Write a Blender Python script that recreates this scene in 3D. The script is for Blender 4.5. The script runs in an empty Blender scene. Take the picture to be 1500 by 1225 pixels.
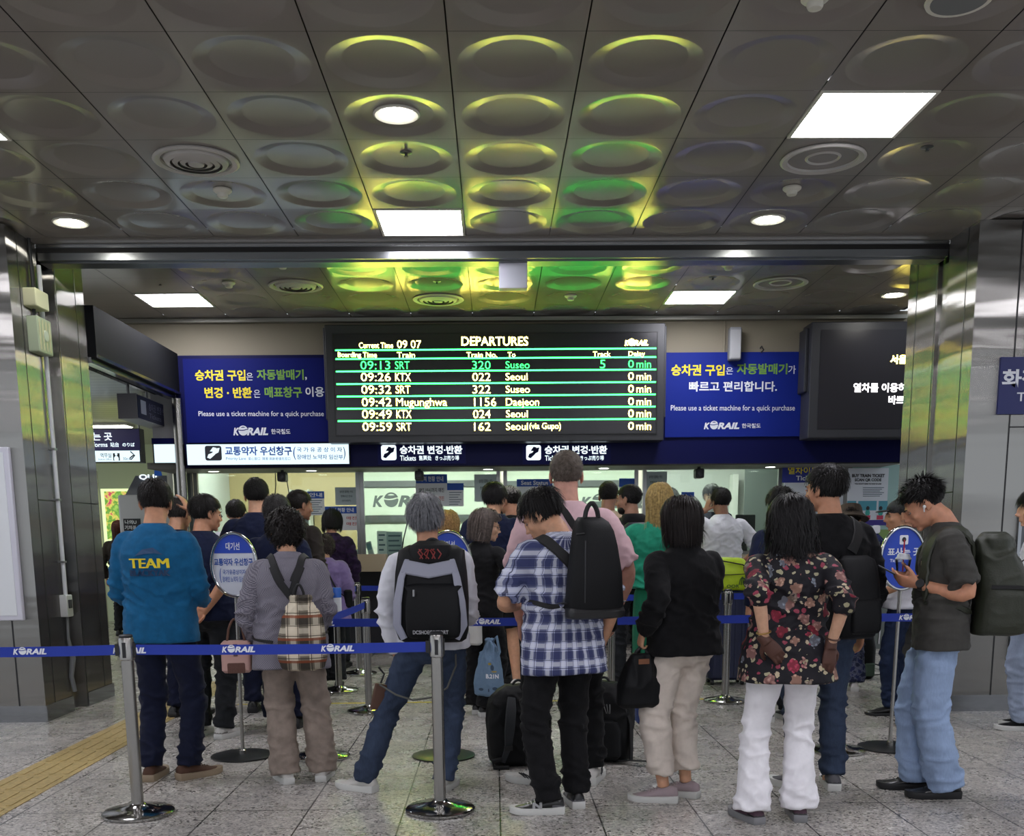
import bpy, bmesh, math, random
from mathutils import Vector, Matrix, noise, Euler
from mathutils.bvhtree import BVHTree
R = math.radians
PI = math.pi
scene = bpy.context.scene
COL = scene.collection
rnd = random.Random(7)

# ------------------------------------------------------------------ camera
F_PX, PITCH, YAW, ROLL, PPX, PPY, EYE = 1504.0, R(9.75), R(0.9), R(0.52), 750.0, 1045.0, 1.42
_fw = Vector((math.sin(YAW)*math.cos(PITCH), math.cos(YAW)*math.cos(PITCH), -math.sin(PITCH)))
_rt0 = Vector((math.cos(YAW), -math.sin(YAW), 0))
_up0 = _rt0.cross(_fw)
_rt = _rt0*math.cos(ROLL) - _up0*math.sin(ROLL)
_up = _up0*math.cos(ROLL) + _rt0*math.sin(ROLL)
CAMP = Vector((0, 0, EYE))
cam_data = bpy.data.cameras.new('camera')
cam = bpy.data.objects.new('camera', cam_data)
COL.objects.link(cam)
M = Matrix((( _rt.x, _up.x, -_fw.x, 0), (_rt.y, _up.y, -_fw.y, 0), (_rt.z, _up.z, -_fw.z, EYE), (0, 0, 0, 1)))
cam.matrix_world = M
cam_data.sensor_fit = 'HORIZONTAL'
cam_data.sensor_width = 36.0
cam_data.lens = F_PX/1500*36
cam_data.shift_x = 0.0
cam_data.shift_y = (PPY-612.5)/1500
cam_data.clip_start = 0.05
scene.camera = cam

def ray(px, py):
    return _fw + _rt*((px-PPX)/F_PX) - _up*((py-PPY)/F_PX)
def atY(px, py, Y):
    d = ray(px, py); return CAMP + d*(Y/d.y)
def atX(px, py, X):
    d = ray(px, py); return CAMP + d*(X/d.x)
def atZ(px, py, Z):
    d = ray(px, py); return CAMP + d*((Z-EYE)/d.z)
def fl(px, py):
    return atZ(px, py, 0)

# ------------------------------------------------------------------ world, exposure
w = bpy.data.worlds.new('world')
scene.world = w
w.use_nodes = True
w.node_tree.nodes['Background'].inputs[0].default_value = (0.62, 0.66, 0.72, 1)
w.node_tree.nodes['Background'].inputs[1].default_value = 1.05
scene.view_settings.view_transform = 'Standard'
scene.view_settings.look = 'None'
scene.view_settings.exposure = 0.45
scene.view_settings.gamma = 1.0
scene.view_settings.use_curve_mapping = False
PANEL_L, DOWN_L, OFFICE_L = 24.0, 55.0, 42.0

# ------------------------------------------------------------------ materials
def srgb(r, g=None, b=None):
    if isinstance(r, str):
        r = r.lstrip('#'); r, g, b = (int(r[i:i+2], 16) for i in (0, 2, 4))
    f = lambda c: (c/255/12.92) if c/255 <= .04045 else ((c/255+.055)/1.055)**2.4
    return (f(r), f(g), f(b), 1)
class NT:
    def __init__(s, name):
        s.m = bpy.data.materials.new(name); s.m.use_nodes = True
        s.t = s.m.node_tree; s.n = s.t.nodes
        s.b = s.n['Principled BSDF']; s.out = s.n['Material Output']
        s._c = None
    def add(s, typ, **kw):
        x = s.n.new(typ)
        for k, v in kw.items():
            if k == 'inp':
                for i, val in v.items(): x.inputs[i].default_value = val
            else: setattr(x, k, v)
        return x
    def link(s, a, b): s.t.links.new(a, b)
    def coord(s, which='Object'):
        if s._c is None: s._c = s.n.new('ShaderNodeTexCoord')
        return s._c.outputs[which]
    def mapping(s, scale=(1, 1, 1), rot=(0, 0, 0), loc=(0, 0, 0), which='Object'):
        x = s.add('ShaderNodeMapping', inp={'Scale': scale, 'Rotation': rot, 'Location': loc})
        s.link(s.coord(which), x.inputs[0]); return x.outputs[0]
    def noise(s, scale, vec=None, detail=3, rough=.55):
        x = s.add('ShaderNodeTexNoise', inp={'Scale': scale, 'Detail': detail, 'Roughness': rough})
        s.link(vec if vec else s.coord(), x.inputs['Vector']); return x.outputs['Fac']
    def ramp(s, fac, stops, interp='LINEAR'):
        x = s.add('ShaderNodeValToRGB'); x.color_ramp.interpolation = interp
        e = x.color_ramp.elements
        while len(e) > 1: e.remove(e[-1])
        e[0].position, e[0].color = stops[0]
        for p, c in stops[1:]:
            q = e.new(p); q.color = c
        s.link(fac, x.inputs[0]); return x.outputs[0]
    def mix(s, fac, a, b, blend='MIX'):
        x = s.add('ShaderNodeMix', data_type='RGBA', blend_type=blend)
        for sock, v in ((x.inputs[0], fac), (x.inputs[6], a), (x.inputs[7], b)):
            if hasattr(v, 'is_output'): s.link(v, sock)
            else: sock.default_value = v
        return x.outputs[2]
    def math(s, op, a, b=0.0, clamp=False):
        x = s.add('ShaderNodeMath', operation=op, use_clamp=clamp)
        for sock, v in ((x.inputs[0], a), (x.inputs[1], b)):
            if hasattr(v, 'is_output'): s.link(v, sock)
            else: sock.default_value = v
        return x.outputs[0]
    def xyz(s, vec=None):
        x = s.add('ShaderNodeSeparateXYZ'); s.link(vec if vec else s.coord(), x.inputs[0]); return x.outputs
    def bump(s, height, strength=.3, dist=.01):
        x = s.add('ShaderNodeBump', inp={'Strength': strength, 'Distance': dist})
        s.link(height, x.inputs['Height']); s.link(x.outputs[0], s.b.inputs['Normal'])
    def color(s, v):
        if hasattr(v, 'is_output'): s.link(v, s.b.inputs['Base Color'])
        else: s.b.inputs['Base Color'].default_value = v
    def set(s, **kw):
        for k, v in kw.items(): s.b.inputs[k.replace('_', ' ')].default_value = v
MATS = {}
def plain(name, col, rough=.5, metal=0, spec=.5, bump=None):
    if name in MATS: return MATS[name]
    t = NT(name); t.color(srgb(col) if isinstance(col, str) else col)
    t.set(Roughness=rough, Metallic=metal, Specular_IOR_Level=spec)
    if bump: t.bump(t.noise(bump[0]), bump[1], bump[2] if len(bump) > 2 else .01)
    MATS[name] = t.m; return t.m
def glow(name, col, strength):
    if name in MATS: return MATS[name]
    t = NT(name); t.color((0, 0, 0, 1)); c = srgb(col) if isinstance(col, str) else col
    t.b.inputs['Emission Color'].default_value = c; t.b.inputs['Emission Strength'].default_value = strength
    MATS[name] = t.m; return t.m
def cloth(name, col, fold=.35, scale=9, weave=True, rough=.85, vary=.12):
    """woven cloth: slight mottling, soft creases and a fine weave"""
    if name in MATS: return MATS[name]
    t = NT(name); c = srgb(col) if isinstance(col, str) else col
    n = t.noise(18, detail=4)
    hi = tuple(min(1, x*(1+vary)) for x in c[:3])+(1,); lo = tuple(x*(1-vary) for x in c[:3])+(1,)
    t.color(t.ramp(n, [(.35, lo), (.65, hi)]))
    t.set(Roughness=rough, Specular_IOR_Level=.18, Sheen_Weight=.04)
    h = t.noise(scale, t.mapping((1, 1, .55), (0, .35, .2)), detail=3)
    if weave:
        h = t.math('ADD', h, t.math('MULTIPLY', t.noise(420, detail=1), .035))
    t.bump(h, fold, .03)
    MATS[name] = t.m; return t.m

# ------------------------------------------------------------------ mesh builder
class MB:
    def __init__(s): s.v = []; s.f = []; s.mi = []; s.m = 0
    def add(s, vs, fs):
        b = len(s.v); s.v += [tuple(v) for v in vs]; s.f += [tuple(b+i for i in f) for f in fs]; s.mi += [s.m]*len(fs)
        return s
    def box(s, x0, x1, y0, y1, z0, z1):
        return s.add([(x0,y0,z0),(x1,y0,z0),(x1,y1,z0),(x0,y1,z0),(x0,y0,z1),(x1,y0,z1),(x1,y1,z1),(x0,y1,z1)],
              [(0,3,2,1),(4,5,6,7),(0,1,5,4),(1,2,6,5),(2,3,7,6),(3,0,4,7)])
    def rbox(s, x0, x1, y0, y1, z0, z1, r=.01, seg=3, axis='z'):
        """box with rounded vertical edges and chamfered caps, along the given axis"""
        a = {'z': (0, 1, 2), 'y': (0, 2, 1), 'x': (1, 2, 0)}[axis]
        lo, hi = (x0, y0, z0), (x1, y1, z1)
        u0, u1, v0, v1, w0, w1 = lo[a[0]], hi[a[0]], lo[a[1]], hi[a[1]], lo[a[2]], hi[a[2]]
        r = min(r, (u1-u0)/2.01, (v1-v0)/2.01)
        def ring(ins, wz):
            pts = []; rr = max(r-ins, r*.3)
            for cx, cy, a0 in ((u1-r, v1-r, 0), (u0+r, v1-r, 90), (u0+r, v0+r, 180), (u1-r, v0+r, 270)):
                for k in range(seg+1):
                    t = R(a0+90*k/seg); p = [0, 0, 0]
                    p[a[0]] = cx+rr*math.cos(t); p[a[1]] = cy+rr*math.sin(t); p[a[2]] = wz; pts.append(p)
            return pts
        c = min(r*.5, (w1-w0)*.2)
        return s.rings([ring(c, w0), ring(0, w0+c), ring(0, w1-c), ring(c, w1)])
    def rings(s, rs, closed=True, cap=True):
        n = len(rs[0]); vs = [p for r in rs for p in r]; fs = []
        for i in range(len(rs)-1):
            for j in range(n if closed else n-1):
                k = (j+1) % n
                fs.append((i*n+j, i*n+k, (i+1)*n+k, (i+1)*n+j))
        if cap and closed:
            fs.append(tuple(range(n-1, -1, -1))); fs.append(tuple((len(rs)-1)*n+j for j in range(n)))
        return s.add(vs, fs)
    def cyl(s, p0, p1, r0, r1=None, n=20, cap=True):
        p0, p1 = Vector(p0), Vector(p1); r1 = r0 if r1 is None else r1
        d = (p1-p0).normalized(); a = d.orthogonal().normalized(); b = d.cross(a)
        rg = lambda p, r: [p+(a*math.cos(2*PI*k/n)+b*math.sin(2*PI*k/n))*r for k in range(n)]
        return s.rings([rg(p0, r0), rg(p1, r1)], cap=cap)
    def lathe(s, c, prof, n=32, axis='z', cap=True):
        """prof: (radius, height) pairs"""
        c = Vector(c); rs = []
        for r, h in prof:
            pts = []
            for k in range(n):
                a = 2*PI*k/n; u, v = r*math.cos(a), r*math.sin(a)
                pts.append(c+Vector((u, v, h)) if axis == 'z' else c+Vector((u, h, v)) if axis == 'y' else c+Vector((h, u, v)))
            rs.append(pts)
        return s.rings(rs, cap=cap)
    def tube(s, pts, r, n=8, cap=True):
        pts = [Vector(p) for p in pts]; rs = []; up = None
        for i, p in enumerate(pts):
            d = (pts[min(i+1, len(pts)-1)]-pts[max(i-1, 0)]).normalized()
            if up is None: up = d.orthogonal().normalized()
            up = (up-d*up.dot(d)).normalized(); b = d.cross(up)
            rr = r[i] if isinstance(r, (list, tuple)) else r
            rs.append([p+(up*math.cos(2*PI*k/n)+b*math.sin(2*PI*k/n))*rr for k in range(n)])
        return s.rings(rs, cap=cap)
    def ribbon(s, pts, nrm, w, t):
        """flat strap along pts; nrm = outward normals; w width, t thickness"""
        pts = [Vector(p) for p in pts]; rs = []
        for i, p in enumerate(pts):
            d = (pts[min(i+1, len(pts)-1)]-pts[max(i-1, 0)]).normalized()
            nn = Vector(nrm[i]); nn = (nn-d*nn.dot(d)).normalized(); b = d.cross(nn)
            ww = w[i] if isinstance(w, (list, tuple)) else w
            rs.append([p+b*ww*.5, p+b*ww*.42+nn*t*.5, p-b*ww*.42+nn*t*.5, p-b*ww*.5, p-b*ww*.42-nn*t*.5, p+b*ww*.42-nn*t*.5])
        return s.rings(rs)
    def ell(s, c, r, n=16, m=10, rot=None):
        c = Vector(c); rs = []
        for i in range(m+1):
            th = PI*i/m; th = min(max(th, .02), PI-.02)
            ring = []
            for k in range(n):
                p = Vector((r[0]*math.sin(th)*math.cos(2*PI*k/n), r[1]*math.sin(th)*math.sin(2*PI*k/n), -r[2]*math.cos(th)))
                if rot: p = rot @ p
                ring.append(c+p)
            rs.append(ring)
        return s.rings(rs)
    def xform(s, M, start=0):
        for i in range(start, len(s.v)): s.v[i] = tuple(M @ Vector(s.v[i]))
        return s
    def mesh(s, name):
        me = bpy.data.meshes.new(name); me.from_pydata(s.v, [], s.f); me.update(); return me
    def build(s, name, mats, parent=None, local=False, smooth=True, angle=35, bevel=None):
        me = s.mesh(name)
        if not isinstance(mats, (list, tuple)): mats = [mats]
        for m in mats: me.materials.append(m)
        if len(mats) > 1: me.polygons.foreach_set('material_index', s.mi)
        if parent is not None and not local:
            off = Vector((0, 0, 0)); q = parent
            while q: off += q.location; q = q.parent
            me.transform(Matrix.Translation(-off))
        if smooth:
            me.shade_smooth(); me.set_sharp_from_angle(angle=R(angle))
        o = bpy.data.objects.new(name, me); COL.objects.link(o)
        if parent is not None: o.parent = parent
        if bevel:
            b = o.modifiers.new('bevel', 'BEVEL'); b.width = bevel; b.segments = 2; b.limit_method = 'ANGLE'; b.angle_limit = R(40)
        return o
def tag(o, label=None, cat=None, group=None, kind=None):
    if label: o['label'] = label
    if cat: o['category'] = cat
    if group: o['group'] = group
    if kind: o['kind'] = kind
    return o
def thing(name, label, cat, loc=(0, 0, 0), group=None, rz=0):
    o = bpy.data.objects.new(name, None); COL.objects.link(o); o.empty_display_size = .1
    o.location = loc; o.rotation_euler = (0, 0, rz); return tag(o, label, cat, group)
def struct(name, mb, mat, label, cat='structure', **kw):
    return tag(mb.build(name, mat, **kw), label, cat, kind='structure')
def copy_tree(o, parent=None):
    c = o.copy(); COL.objects.link(c)
    if parent: c.parent = parent
    for ch in list(o.children): copy_tree(ch, c)
    return c

# ------------------------------------------------------------------ lettering
_TX = {}
def text2d(s, bold=0.0, shear=0.0):
    """glyph outlines as triangles, scaled to a unit box -> (verts, faces, aspect)"""
    k = (s, bold, shear)
    if k in _TX: return _TX[k]
    cu = bpy.data.curves.new('lettering', 'FONT'); cu.body = s; cu.size = 1; cu.offset = bold; cu.shear = shear
    cu.resolution_u = 3; cu.fill_mode = 'FRONT'
    o = bpy.data.objects.new('lettering', cu); COL.objects.link(o)
    bpy.context.view_layer.update()
    ev = o.evaluated_get(bpy.context.evaluated_depsgraph_get()); me = ev.to_mesh(); me.calc_loop_triangles()
    vs = [(v.co.x, v.co.y) for v in me.vertices]; fs = [tuple(p.vertices) for p in me.loop_triangles]
    ev.to_mesh_clear(); bpy.data.objects.remove(o); bpy.data.curves.remove(cu)
    x0 = min(v[0] for v in vs); x1 = max(v[0] for v in vs); y0 = min(v[1] for v in vs); y1 = max(v[1] for v in vs)
    vs = [((x-x0)/(x1-x0), (y-y0)/(y1-y0)) for x, y in vs]
    _TX[k] = (vs, fs, (x1-x0)/(y1-y0)); return _TX[k]
def lettering(mb, s, o, u, v, wid=None, hei=None, bold=0.012, shear=0.0, anchor=(0, 0)):
    """put text s at o, u = reading direction, v = up, fitted into wid x hei (one may be None)"""
    vs, fs, asp = text2d(s, bold, shear)
    if wid is None: wid = hei*asp
    if hei is None: hei = wid/asp
    o, u, v = Vector(o), Vector(u), Vector(v)
    return mb.add([o+u*(x-anchor[0])*wid+v*(y-anchor[1])*hei for x, y in vs], fs)
def korail(mb, o, u, v, wid, hei):
    """the operator's wordmark: slanted capitals with a striped globe for the O"""
    o, u, v = Vector(o), Vector(u), Vector(v)
    lettering(mb, 'K', o, u, v, wid*.17, hei*.8, .045, .25)
    lettering(mb, 'RAIL', o+u*wid*.385, u, v, wid*.615, hei*.8, .045, .25)
    c = o+u*wid*.285+v*hei*.5; r = hei*.52; n = 28
    P = lambda a, q: c+(u*math.cos(a)+v*math.sin(a))*q
    arc = lambda a0, a1, q0, q1, m=14: mb.add([P(a0+(a1-a0)*i/m, q) for i in range(m+1) for q in (q0(i/m), q1(i/m))],
                                            [(2*i, 2*i+1, 2*i+3, 2*i+2) for i in range(m)])
    arc(R(20), R(165), lambda t: r*.78, lambda t: r)
    def seg(lo0, lo1, hi0, hi1, m=12):
        vs = []; fs = []
        for i in range(m+1):
            x = -1+2*i/m; ym = math.sqrt(max(0, 1-x*x*.98))
            a = max(-ym, lo0+(lo1-lo0)*(x+1)/2 - .18*(1-x*x)); b = min(ym*.74, hi0+(hi1-hi0)*(x+1)/2 - .18*(1-x*x))
            b = max(a+.001, b); vs += [c+u*x*r*.98+v*a*r, c+u*x*r*.98+v*b*r]
        for i in range(m): fs.append((2*i, 2*i+2, 2*i+3, 2*i+1))
        mb.add(vs, fs)
    seg(.22, .42, .75, .75); seg(-1.2, -1.2, .05, .25)
    return mb
UX, UZ = Vector((1, 0, 0)), Vector((0, 0, 1))
def wtext(mb, s, px0, px1, py0, py1, Y, bold=.012, shear=0.0):
    """lettering on a wall facing the hall at depth Y, fitted to a rectangle read off the photograph"""
    a = atY(px0, py1, Y); b = atY(px1, py0, Y); b2 = atY(px1, py1, Y)
    return lettering(mb, s, a, (b2-a).normalized(), UZ, (b2-a).length, b.z-b2.z, bold, shear)
def plate(mb, px0, px1, py0, py1, Y, t=.02):
    """upright slab facing the hall, from photo edges"""
    a = atY(px0, (py0+py1)/2, Y); b = atY(px1, (py0+py1)/2, Y)
    z1 = atY((px0+px1)/2, py0, Y).z; z0 = atY((px0+px1)/2, py1, Y).z
    mb.box(a.x, b.x, Y, Y+t, z0, z1); return (a.x, b.x, z0, z1)
# ------------------------------------------------------------------ setting materials
def m_floor():
    t = NT('granite floor'); p = t.coord('Object')
    n2 = t.noise(1.1, detail=2)
    vo = t.add('ShaderNodeTexVoronoi', feature='F1', inp={'Scale': 95, 'Randomness': 1.0}); t.link(p, vo.inputs['Vector'])
    cell_ = t.xyz(vo.outputs['Color'])
    base = t.ramp(cell_[0], [(0, srgb('4e4c4a')), (.10, srgb('686562')), (.17, srgb('9d9995')), (.6, srgb('b1aca6')), (.85, srgb('c8c3bd')), (1, srgb('d6d1cb'))])
    n3 = t.noise(38, detail=2, rough=.7)
    c = t.mix(1.0, base, t.ramp(n3, [(.34, (.8, .8, .8, 1)), (.5, (1, 1, 1, 1))]), 'MULTIPLY')
    tint = t.ramp(n2, [(.3, (.86, .86, .86, 1)), (.7, (1, .99, .97, 1))])
    c = t.mix(1.0, c, tint, 'MULTIPLY')
    x = t.xyz(p)
    def joint(sock, pitch, off):
        q = t.math('FRACT', t.math('ADD', t.math('DIVIDE', sock, pitch), off))
        q = t.math('ABSOLUTE', t.math('SUBTRACT', q, .5))
        return t.math('GREATER_THAN', q, .5-.0042/pitch)
    j = t.math('MAXIMUM', joint(x[0], .508, .97), joint(x[1], .76, .02))
    c = t.mix(j, c, srgb('3a3936'))
    t.color(c); t.set(Specular_IOR_Level=.5)
    t.link(t.ramp(t.noise(3.5, detail=4), [(.3, (.2,)*3+(1,)), (.7, (.34,)*3+(1,))]), t.b.inputs['Roughness'])
    return t.m
def m_steel(name='brushed steel', col='8d8f92', rough=.2, aniso=.85):
    t = NT(name); t.color(srgb(col)); t.set(Metallic=1.0, Roughness=rough)
    wob = t.noise(2.2, t.mapping((.25, .25, 1.6)), detail=2)
    fine = t.noise(60, t.mapping((1, 1, .015)), detail=2)
    t.bump(t.math('ADD', t.math('MULTIPLY', wob, 1.0), t.math('MULTIPLY', fine, .012)), .10, .03)
    if aniso:
        tg = t.add('ShaderNodeTangent', direction_type='RADIAL', axis='Z')
        t.link(tg.outputs[0], t.b.inputs['Tangent'])
        t.set(Anisotropic=aniso, Anisotropic_Rotation=0.0)
    return t.m
def m_glass(name='clear glass', tint=(.86, .93, .9, 1)):
    t = NT(name); n = t.n; n.remove(t.b)
    tr = n.new('ShaderNodeBsdfTransparent'); tr.inputs[0].default_value = tint
    gl = n.new('ShaderNodeBsdfGlossy'); gl.inputs['Roughness'].default_value = .02
    fr = n.new('ShaderNodeFresnel'); fr.inputs[0].default_value = 1.45
    mx = n.new('ShaderNodeMixShader')
    t.link(fr.outputs[0], mx.inputs[0]); t.link(tr.outputs[0], mx.inputs[1]); t.link(gl.outputs[0], mx.inputs[2])
    t.link(mx.outputs[0], t.out.inputs[0]); return t.m
def m_clad(name, col, rough, aniso):
    """cladding with a fine vertical grain: reflections spread sideways and stay sharp up and down"""
    t = NT(name); t.n.remove(t.b)
    g = t.add('ShaderNodeBsdfAnisotropic', distribution='GGX', inp={'Color': srgb(col), 'Roughness': rough, 'Anisotropy': aniso, 'Rotation': 0.0})
    tg = t.add('ShaderNodeTangent', direction_type='RADIAL', axis='Z'); t.link(tg.outputs[0], g.inputs['Tangent'])
    wob = t.noise(2.0, t.mapping((.2, .2, 1.8)), detail=2)
    b = t.add('ShaderNodeBump', inp={'Strength': .17, 'Distance': .03}); t.link(wob, b.inputs['Height']); t.link(b.outputs[0], g.inputs['Normal'])
    t.link(g.outputs[0], t.out.inputs[0]); return t.m
FLOOR, STEEL, GLASS = m_floor(), m_steel(), m_glass()
CHROME = plain('polished steel', 'b4b5b6', .16, 1.0)
ALU = plain('aluminium frame', '8e8f8f', .34, .9)
def m_ceiling():
    t = NT('enamelled ceiling panel'); t.color(srgb('86807a')); t.set(Roughness=.18, Specular_IOR_Level=.48)
    return t.m
CEIL = m_ceiling()
GAP = plain('dark joint', '1c1b1a', .8)
BLACK = plain('black plastic', '17181b', .45)
DARKCASE = plain('dark grey casing', '2b2c30', .45)
SCREEN = plain('unlit screen', '1b1a20', .3)
CREAM = plain('cream wall paint', '8a8270', .75, bump=(30, .05))
NAVY = plain('navy fascia', '0a1050', .5, spec=.15)
NAVYDK = plain('dark navy fascia', '070b40', .5, spec=.15)
BLUE_LIT = plain('blue banner', '14267f', .6, spec=.15)  # banner blue with the stronger light on the right one painted in
BLUE_DIM = plain('deep blue banner', '0d1762', .6, spec=.12)  # same banner blue, darkened to paint in the weaker light at the left
WHITEP = plain('white print', 'dfe3ea', .6)
YELP = plain('yellow print', 'e2cf1e', .6)
GRNP = plain('green print', '6f9d3a', .6)
WHITEPL = plain('off white plastic', 'd2d0c4', .5)
IVORY = plain('ivory plastic', 'c9c9a4', .5)
PAPER = plain('paper', 'd9dde0', .7)
PAPERG = plain('grey paper', 'a9b6ba', .7)
BLUEP = plain('blue print', '1f4fa8', .6)
INK = plain('dark print', '23262d', .6)
REDP = plain('red print', 'b02a2a', .6)
LED_Y = glow('amber white LEDs', (1.0, .78, .12, 1), 24.0)
LED_G = glow('green LEDs', (.02, 1.0, .08, 1), 8.0)
LED_L = glow('green LED line', (.03, 1.0, .10, 1), 7.5)
LED_W = glow('white LEDs', (1.0, .95, .98, 1), 3.0)
LAMP = glow('lit diffuser', (.93, .92, 1.0, 1), PANEL_L)
BULB = glow('lit downlight lens', (1.0, .98, .90, 1), DOWN_L)
SIGNLIT = glow('lit sign face', (.70, .90, 1.0, 1), 0.95)
SIGNWHITE = glow('lit lettering', (.78, .92, 1.0, 1), 1.1)

H1, H2, YW, YG, YO = 3.72, 3.81, 11.9, 12.8, 15.6

# ------------------------------------------------------------------ floor, tactile paving
struct('floor', MB().box(-14, 14, -9, 20, -.1, 0), FLOOR, 'grey speckled granite floor tiles of the station hall', 'floor')
def m_tactile():
    t = NT('ochre tactile paving'); n = t.noise(40, detail=3)
    t.color(t.ramp(n, [(.3, srgb('92814f')), (.7, srgb('b79f68'))])); t.set(Roughness=.5)
    return t.m
TACT = m_tactile()
def tactile():
    mb = MB(); x0, x1 = -2.98, -2.60; n = 0
    for k in range(17):
        y0 = 3.9+.38*k; mb.box(x0, x1, y0+.002, y0+.378, .0005, .004)
        for j in range(4):
            xx = x0+.055+j*.09
            mb.rbox(xx-.016, xx+.016, y0+.03, y0+.35, .004, .008, .014, 2)
    return mb
tag(tactile().build('tactile_paving', TACT), 'ochre ribbed tactile paving strip running along the floor at the left', 'tactile paving')
mb = MB(); a = fl(640, 1029).y
mb.box(-2.25, 2.72, a-.02, a+.02, .0004, .002)
tag(mb.build('floor_line', plain('yellow floor tape', 'c9b428', .55)), 'thin yellow line taped across the floor behind the first rows', 'floor line')

# ------------------------------------------------------------------ ceilings
def tile(mb, x0, x1, y0, y1, z, dome=True, hole=0.0):
    gx, gy = .0035, .0018
    x0 += gx; x1 -= gx; y0 += gy; y1 -= gy
    cx, cy = (x0+x1)/2, (y0+y1)/2; n = 40
    hx, hy = (x1-x0)/2, (y1-y0)/2; s = min(hx, hy)/.3205
    def sq(k):
        a = 2*PI*k/n+PI/4; c, q = math.cos(a), math.sin(a); m = max(abs(c), abs(q))
        return (cx+c/m*hx, cy+q/m*hy, z)
    ci = lambda r, dz: [(cx+r*s*math.cos(2*PI*k/n+PI/4), cy+r*s*math.sin(2*PI*k/n+PI/4), z+dz) for k in range(n)]
    if not dome:
        return mb.add([(x0, y0, z), (x0, y1, z), (x1, y1, z), (x1, y0, z)], [(0, 1, 2, 3)])
    rs = [[sq(k) for k in range(n)], ci(.292, 0), ci(.284, .0006), ci(.212, .0165), ci(.203, .0175)]
    if hole: rs.append(ci(hole, .0175))
    vs = [p for r in rs for p in r]; fs = []
    for i in range(len(rs)-1):
        for j in range(n):
            k = (j+1) % n; fs.append((i*n+j, (i+1)*n+j, (i+1)*n+k, i*n+k))
    if not hole: fs.append(tuple((len(rs)-1)*n+k for k in range(n-1, -1, -1)))
    return mb.add(vs, fs)
GX0, GW, GY0, GL = -.19, .645, 8.45, .65
RX0, RW, RY0, RL = -.205, .665, 11.9, .6
def cell(px, py, front=True):
    p = atZ(px, py, H1 if front else H2)
    return (math.floor((p.x-(GX0 if front else RX0))/(GW if front else RW)), math.floor((p.y-(GY0 if front else RY0))/(GL if front else RL)))
def rect(c, front=True):
    X, W_, Y, L = (GX0, GW, GY0, GL) if front else (RX0, RW, RY0, RL)
    return X+c[0]*W_, X+(c[0]+1)*W_, Y+c[1]*L, Y+(c[1]+1)*L
F_PANEL = [cell(1265, 165), cell(617, 325)]
F_PANEL.append((F_PANEL[1][0]-4, F_PANEL[0][1]+0))
EXTRA = [(-4, -9), (1, -10), (5, -9), (-4, -14), (1, -15), (5, -14), (-9, -6), (9, -5), (-4, -19), (1, -20), (5, -19)]
F_DOWN = [cell(580, 165), cell(102, 321), cell(1128, 316)]
F_VENT = [cell(286, 233), cell(1211, 226)]
R_PANEL = [cell(262, 441, False), cell(1026, 437, False)]
R_DOWN = [cell(1310, 428, False)]
R_VENT = [cell(440, 421, False), cell(1148, 413, False), cell(636, 438, False)]
mb = MB()
for i in range(-13, 14):
    for j in range(-26, 0):
        c = (i, j)
        if c in F_PANEL or c in EXTRA: continue
        tile(mb, *rect(c), H1, j > -11 and c not in F_VENT)
mb.m = 1
mb.box(-8.7, 8.9, -8.5, 8.45, H1+.06, H1+.08)
mb.m = 0
mb.box(-8.7, 8.9, 8.452, 8.64, H1-.001, H1+.05)
struct('ceiling', mb, [CEIL, GAP], 'pale enamelled metal ceiling tiles with dished circles', 'ceiling')
mb = MB()
for i in range(-7, 7):
    for j in range(-5, 0):
        c = (i, j)
        if c in R_PANEL: continue
        tile(mb, *rect(c, False), H2, c not in R_VENT and not (i < -4))
mb.m = 1; mb.box(-4.9, 4.6, 8.7, 11.95, H2+.06, H2+.08)
struct('ceiling', mb, [CEIL, GAP], 'lower row of dished ceiling tiles above the ticket counters', 'ceiling')

def panel_light(c, front, label, group):
    x0, x1, y0, y1 = rect(c, front); z = H1 if front else H2
    t = thing('ceiling_light', label, 'ceiling light', ((x0+x1)/2, (y0+y1)/2, z), group)
    f = MB()
    for a in ((x0+.004, x1-.004, y0+.003, y0+.022), (x0+.004, x1-.004, y1-.022, y1-.003), (x0+.004, x0+.024, y0+.022, y1-.022), (x1-.024, x1-.004, y0+.022, y1-.022)):
        f.box(*a, z-.006, z+.05)
    f.build('frame', WHITEPL, t)
    MB().box(x0+.024, x1-.024, y0+.022, y1-.022, z+.002, z+.012).build('diffuser', LAMP, t)
    return t
panel_light(F_PANEL[0], True, 'square ceiling light panel at the upper right, the largest one', 'square light panels')
panel_light(F_PANEL[1], True, 'square ceiling light panel in the middle, just before the door track', 'square light panels')
panel_light(F_PANEL[2], True, 'square ceiling light panel cut off at the left edge', 'square light panels')
panel_light(R_PANEL[0], False, 'square ceiling light panel above the left banner by the ticket counters', 'square light panels')
panel_light(R_PANEL[1], False, 'square ceiling light panel above the right banner and wall speaker', 'square light panels')
for c in EXTRA:
    panel_light(c, True, 'square ceiling light panel of the hall behind the photographer', 'square light panels behind the camera')

def downlight(c, front, label):
    x0, x1, y0, y1 = rect(c, front); z = (H1 if front else H2)+.0175; cx, cy = (x0+x1)/2, (y0+y1)/2
    t = thing('downlight', label, 'ceiling light', (cx, cy, z), 'round downlights')
    MB().lathe((cx, cy, z), [(.115, .0), (.128, -.001), (.13, -.008), (.12, -.014), (.098, -.008), (.084, -.004)], 32).build('trim_ring', WHITEPL, t)
    MB().lathe((cx, cy, z-.0065), [(.001, -.004), (.06, -.006), (.082, -.003), (.086, .001)], 32).build('lens', BULB, t)
downlight(F_DOWN[0], True, 'round downlight left of the middle of the front ceiling')
downlight(F_DOWN[1], True, 'round downlight at the left above the steel pillar')
downlight(F_DOWN[2], True, 'round downlight at the right before the door track')
downlight(R_DOWN[0], False, 'round downlight over the black information screen')

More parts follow.
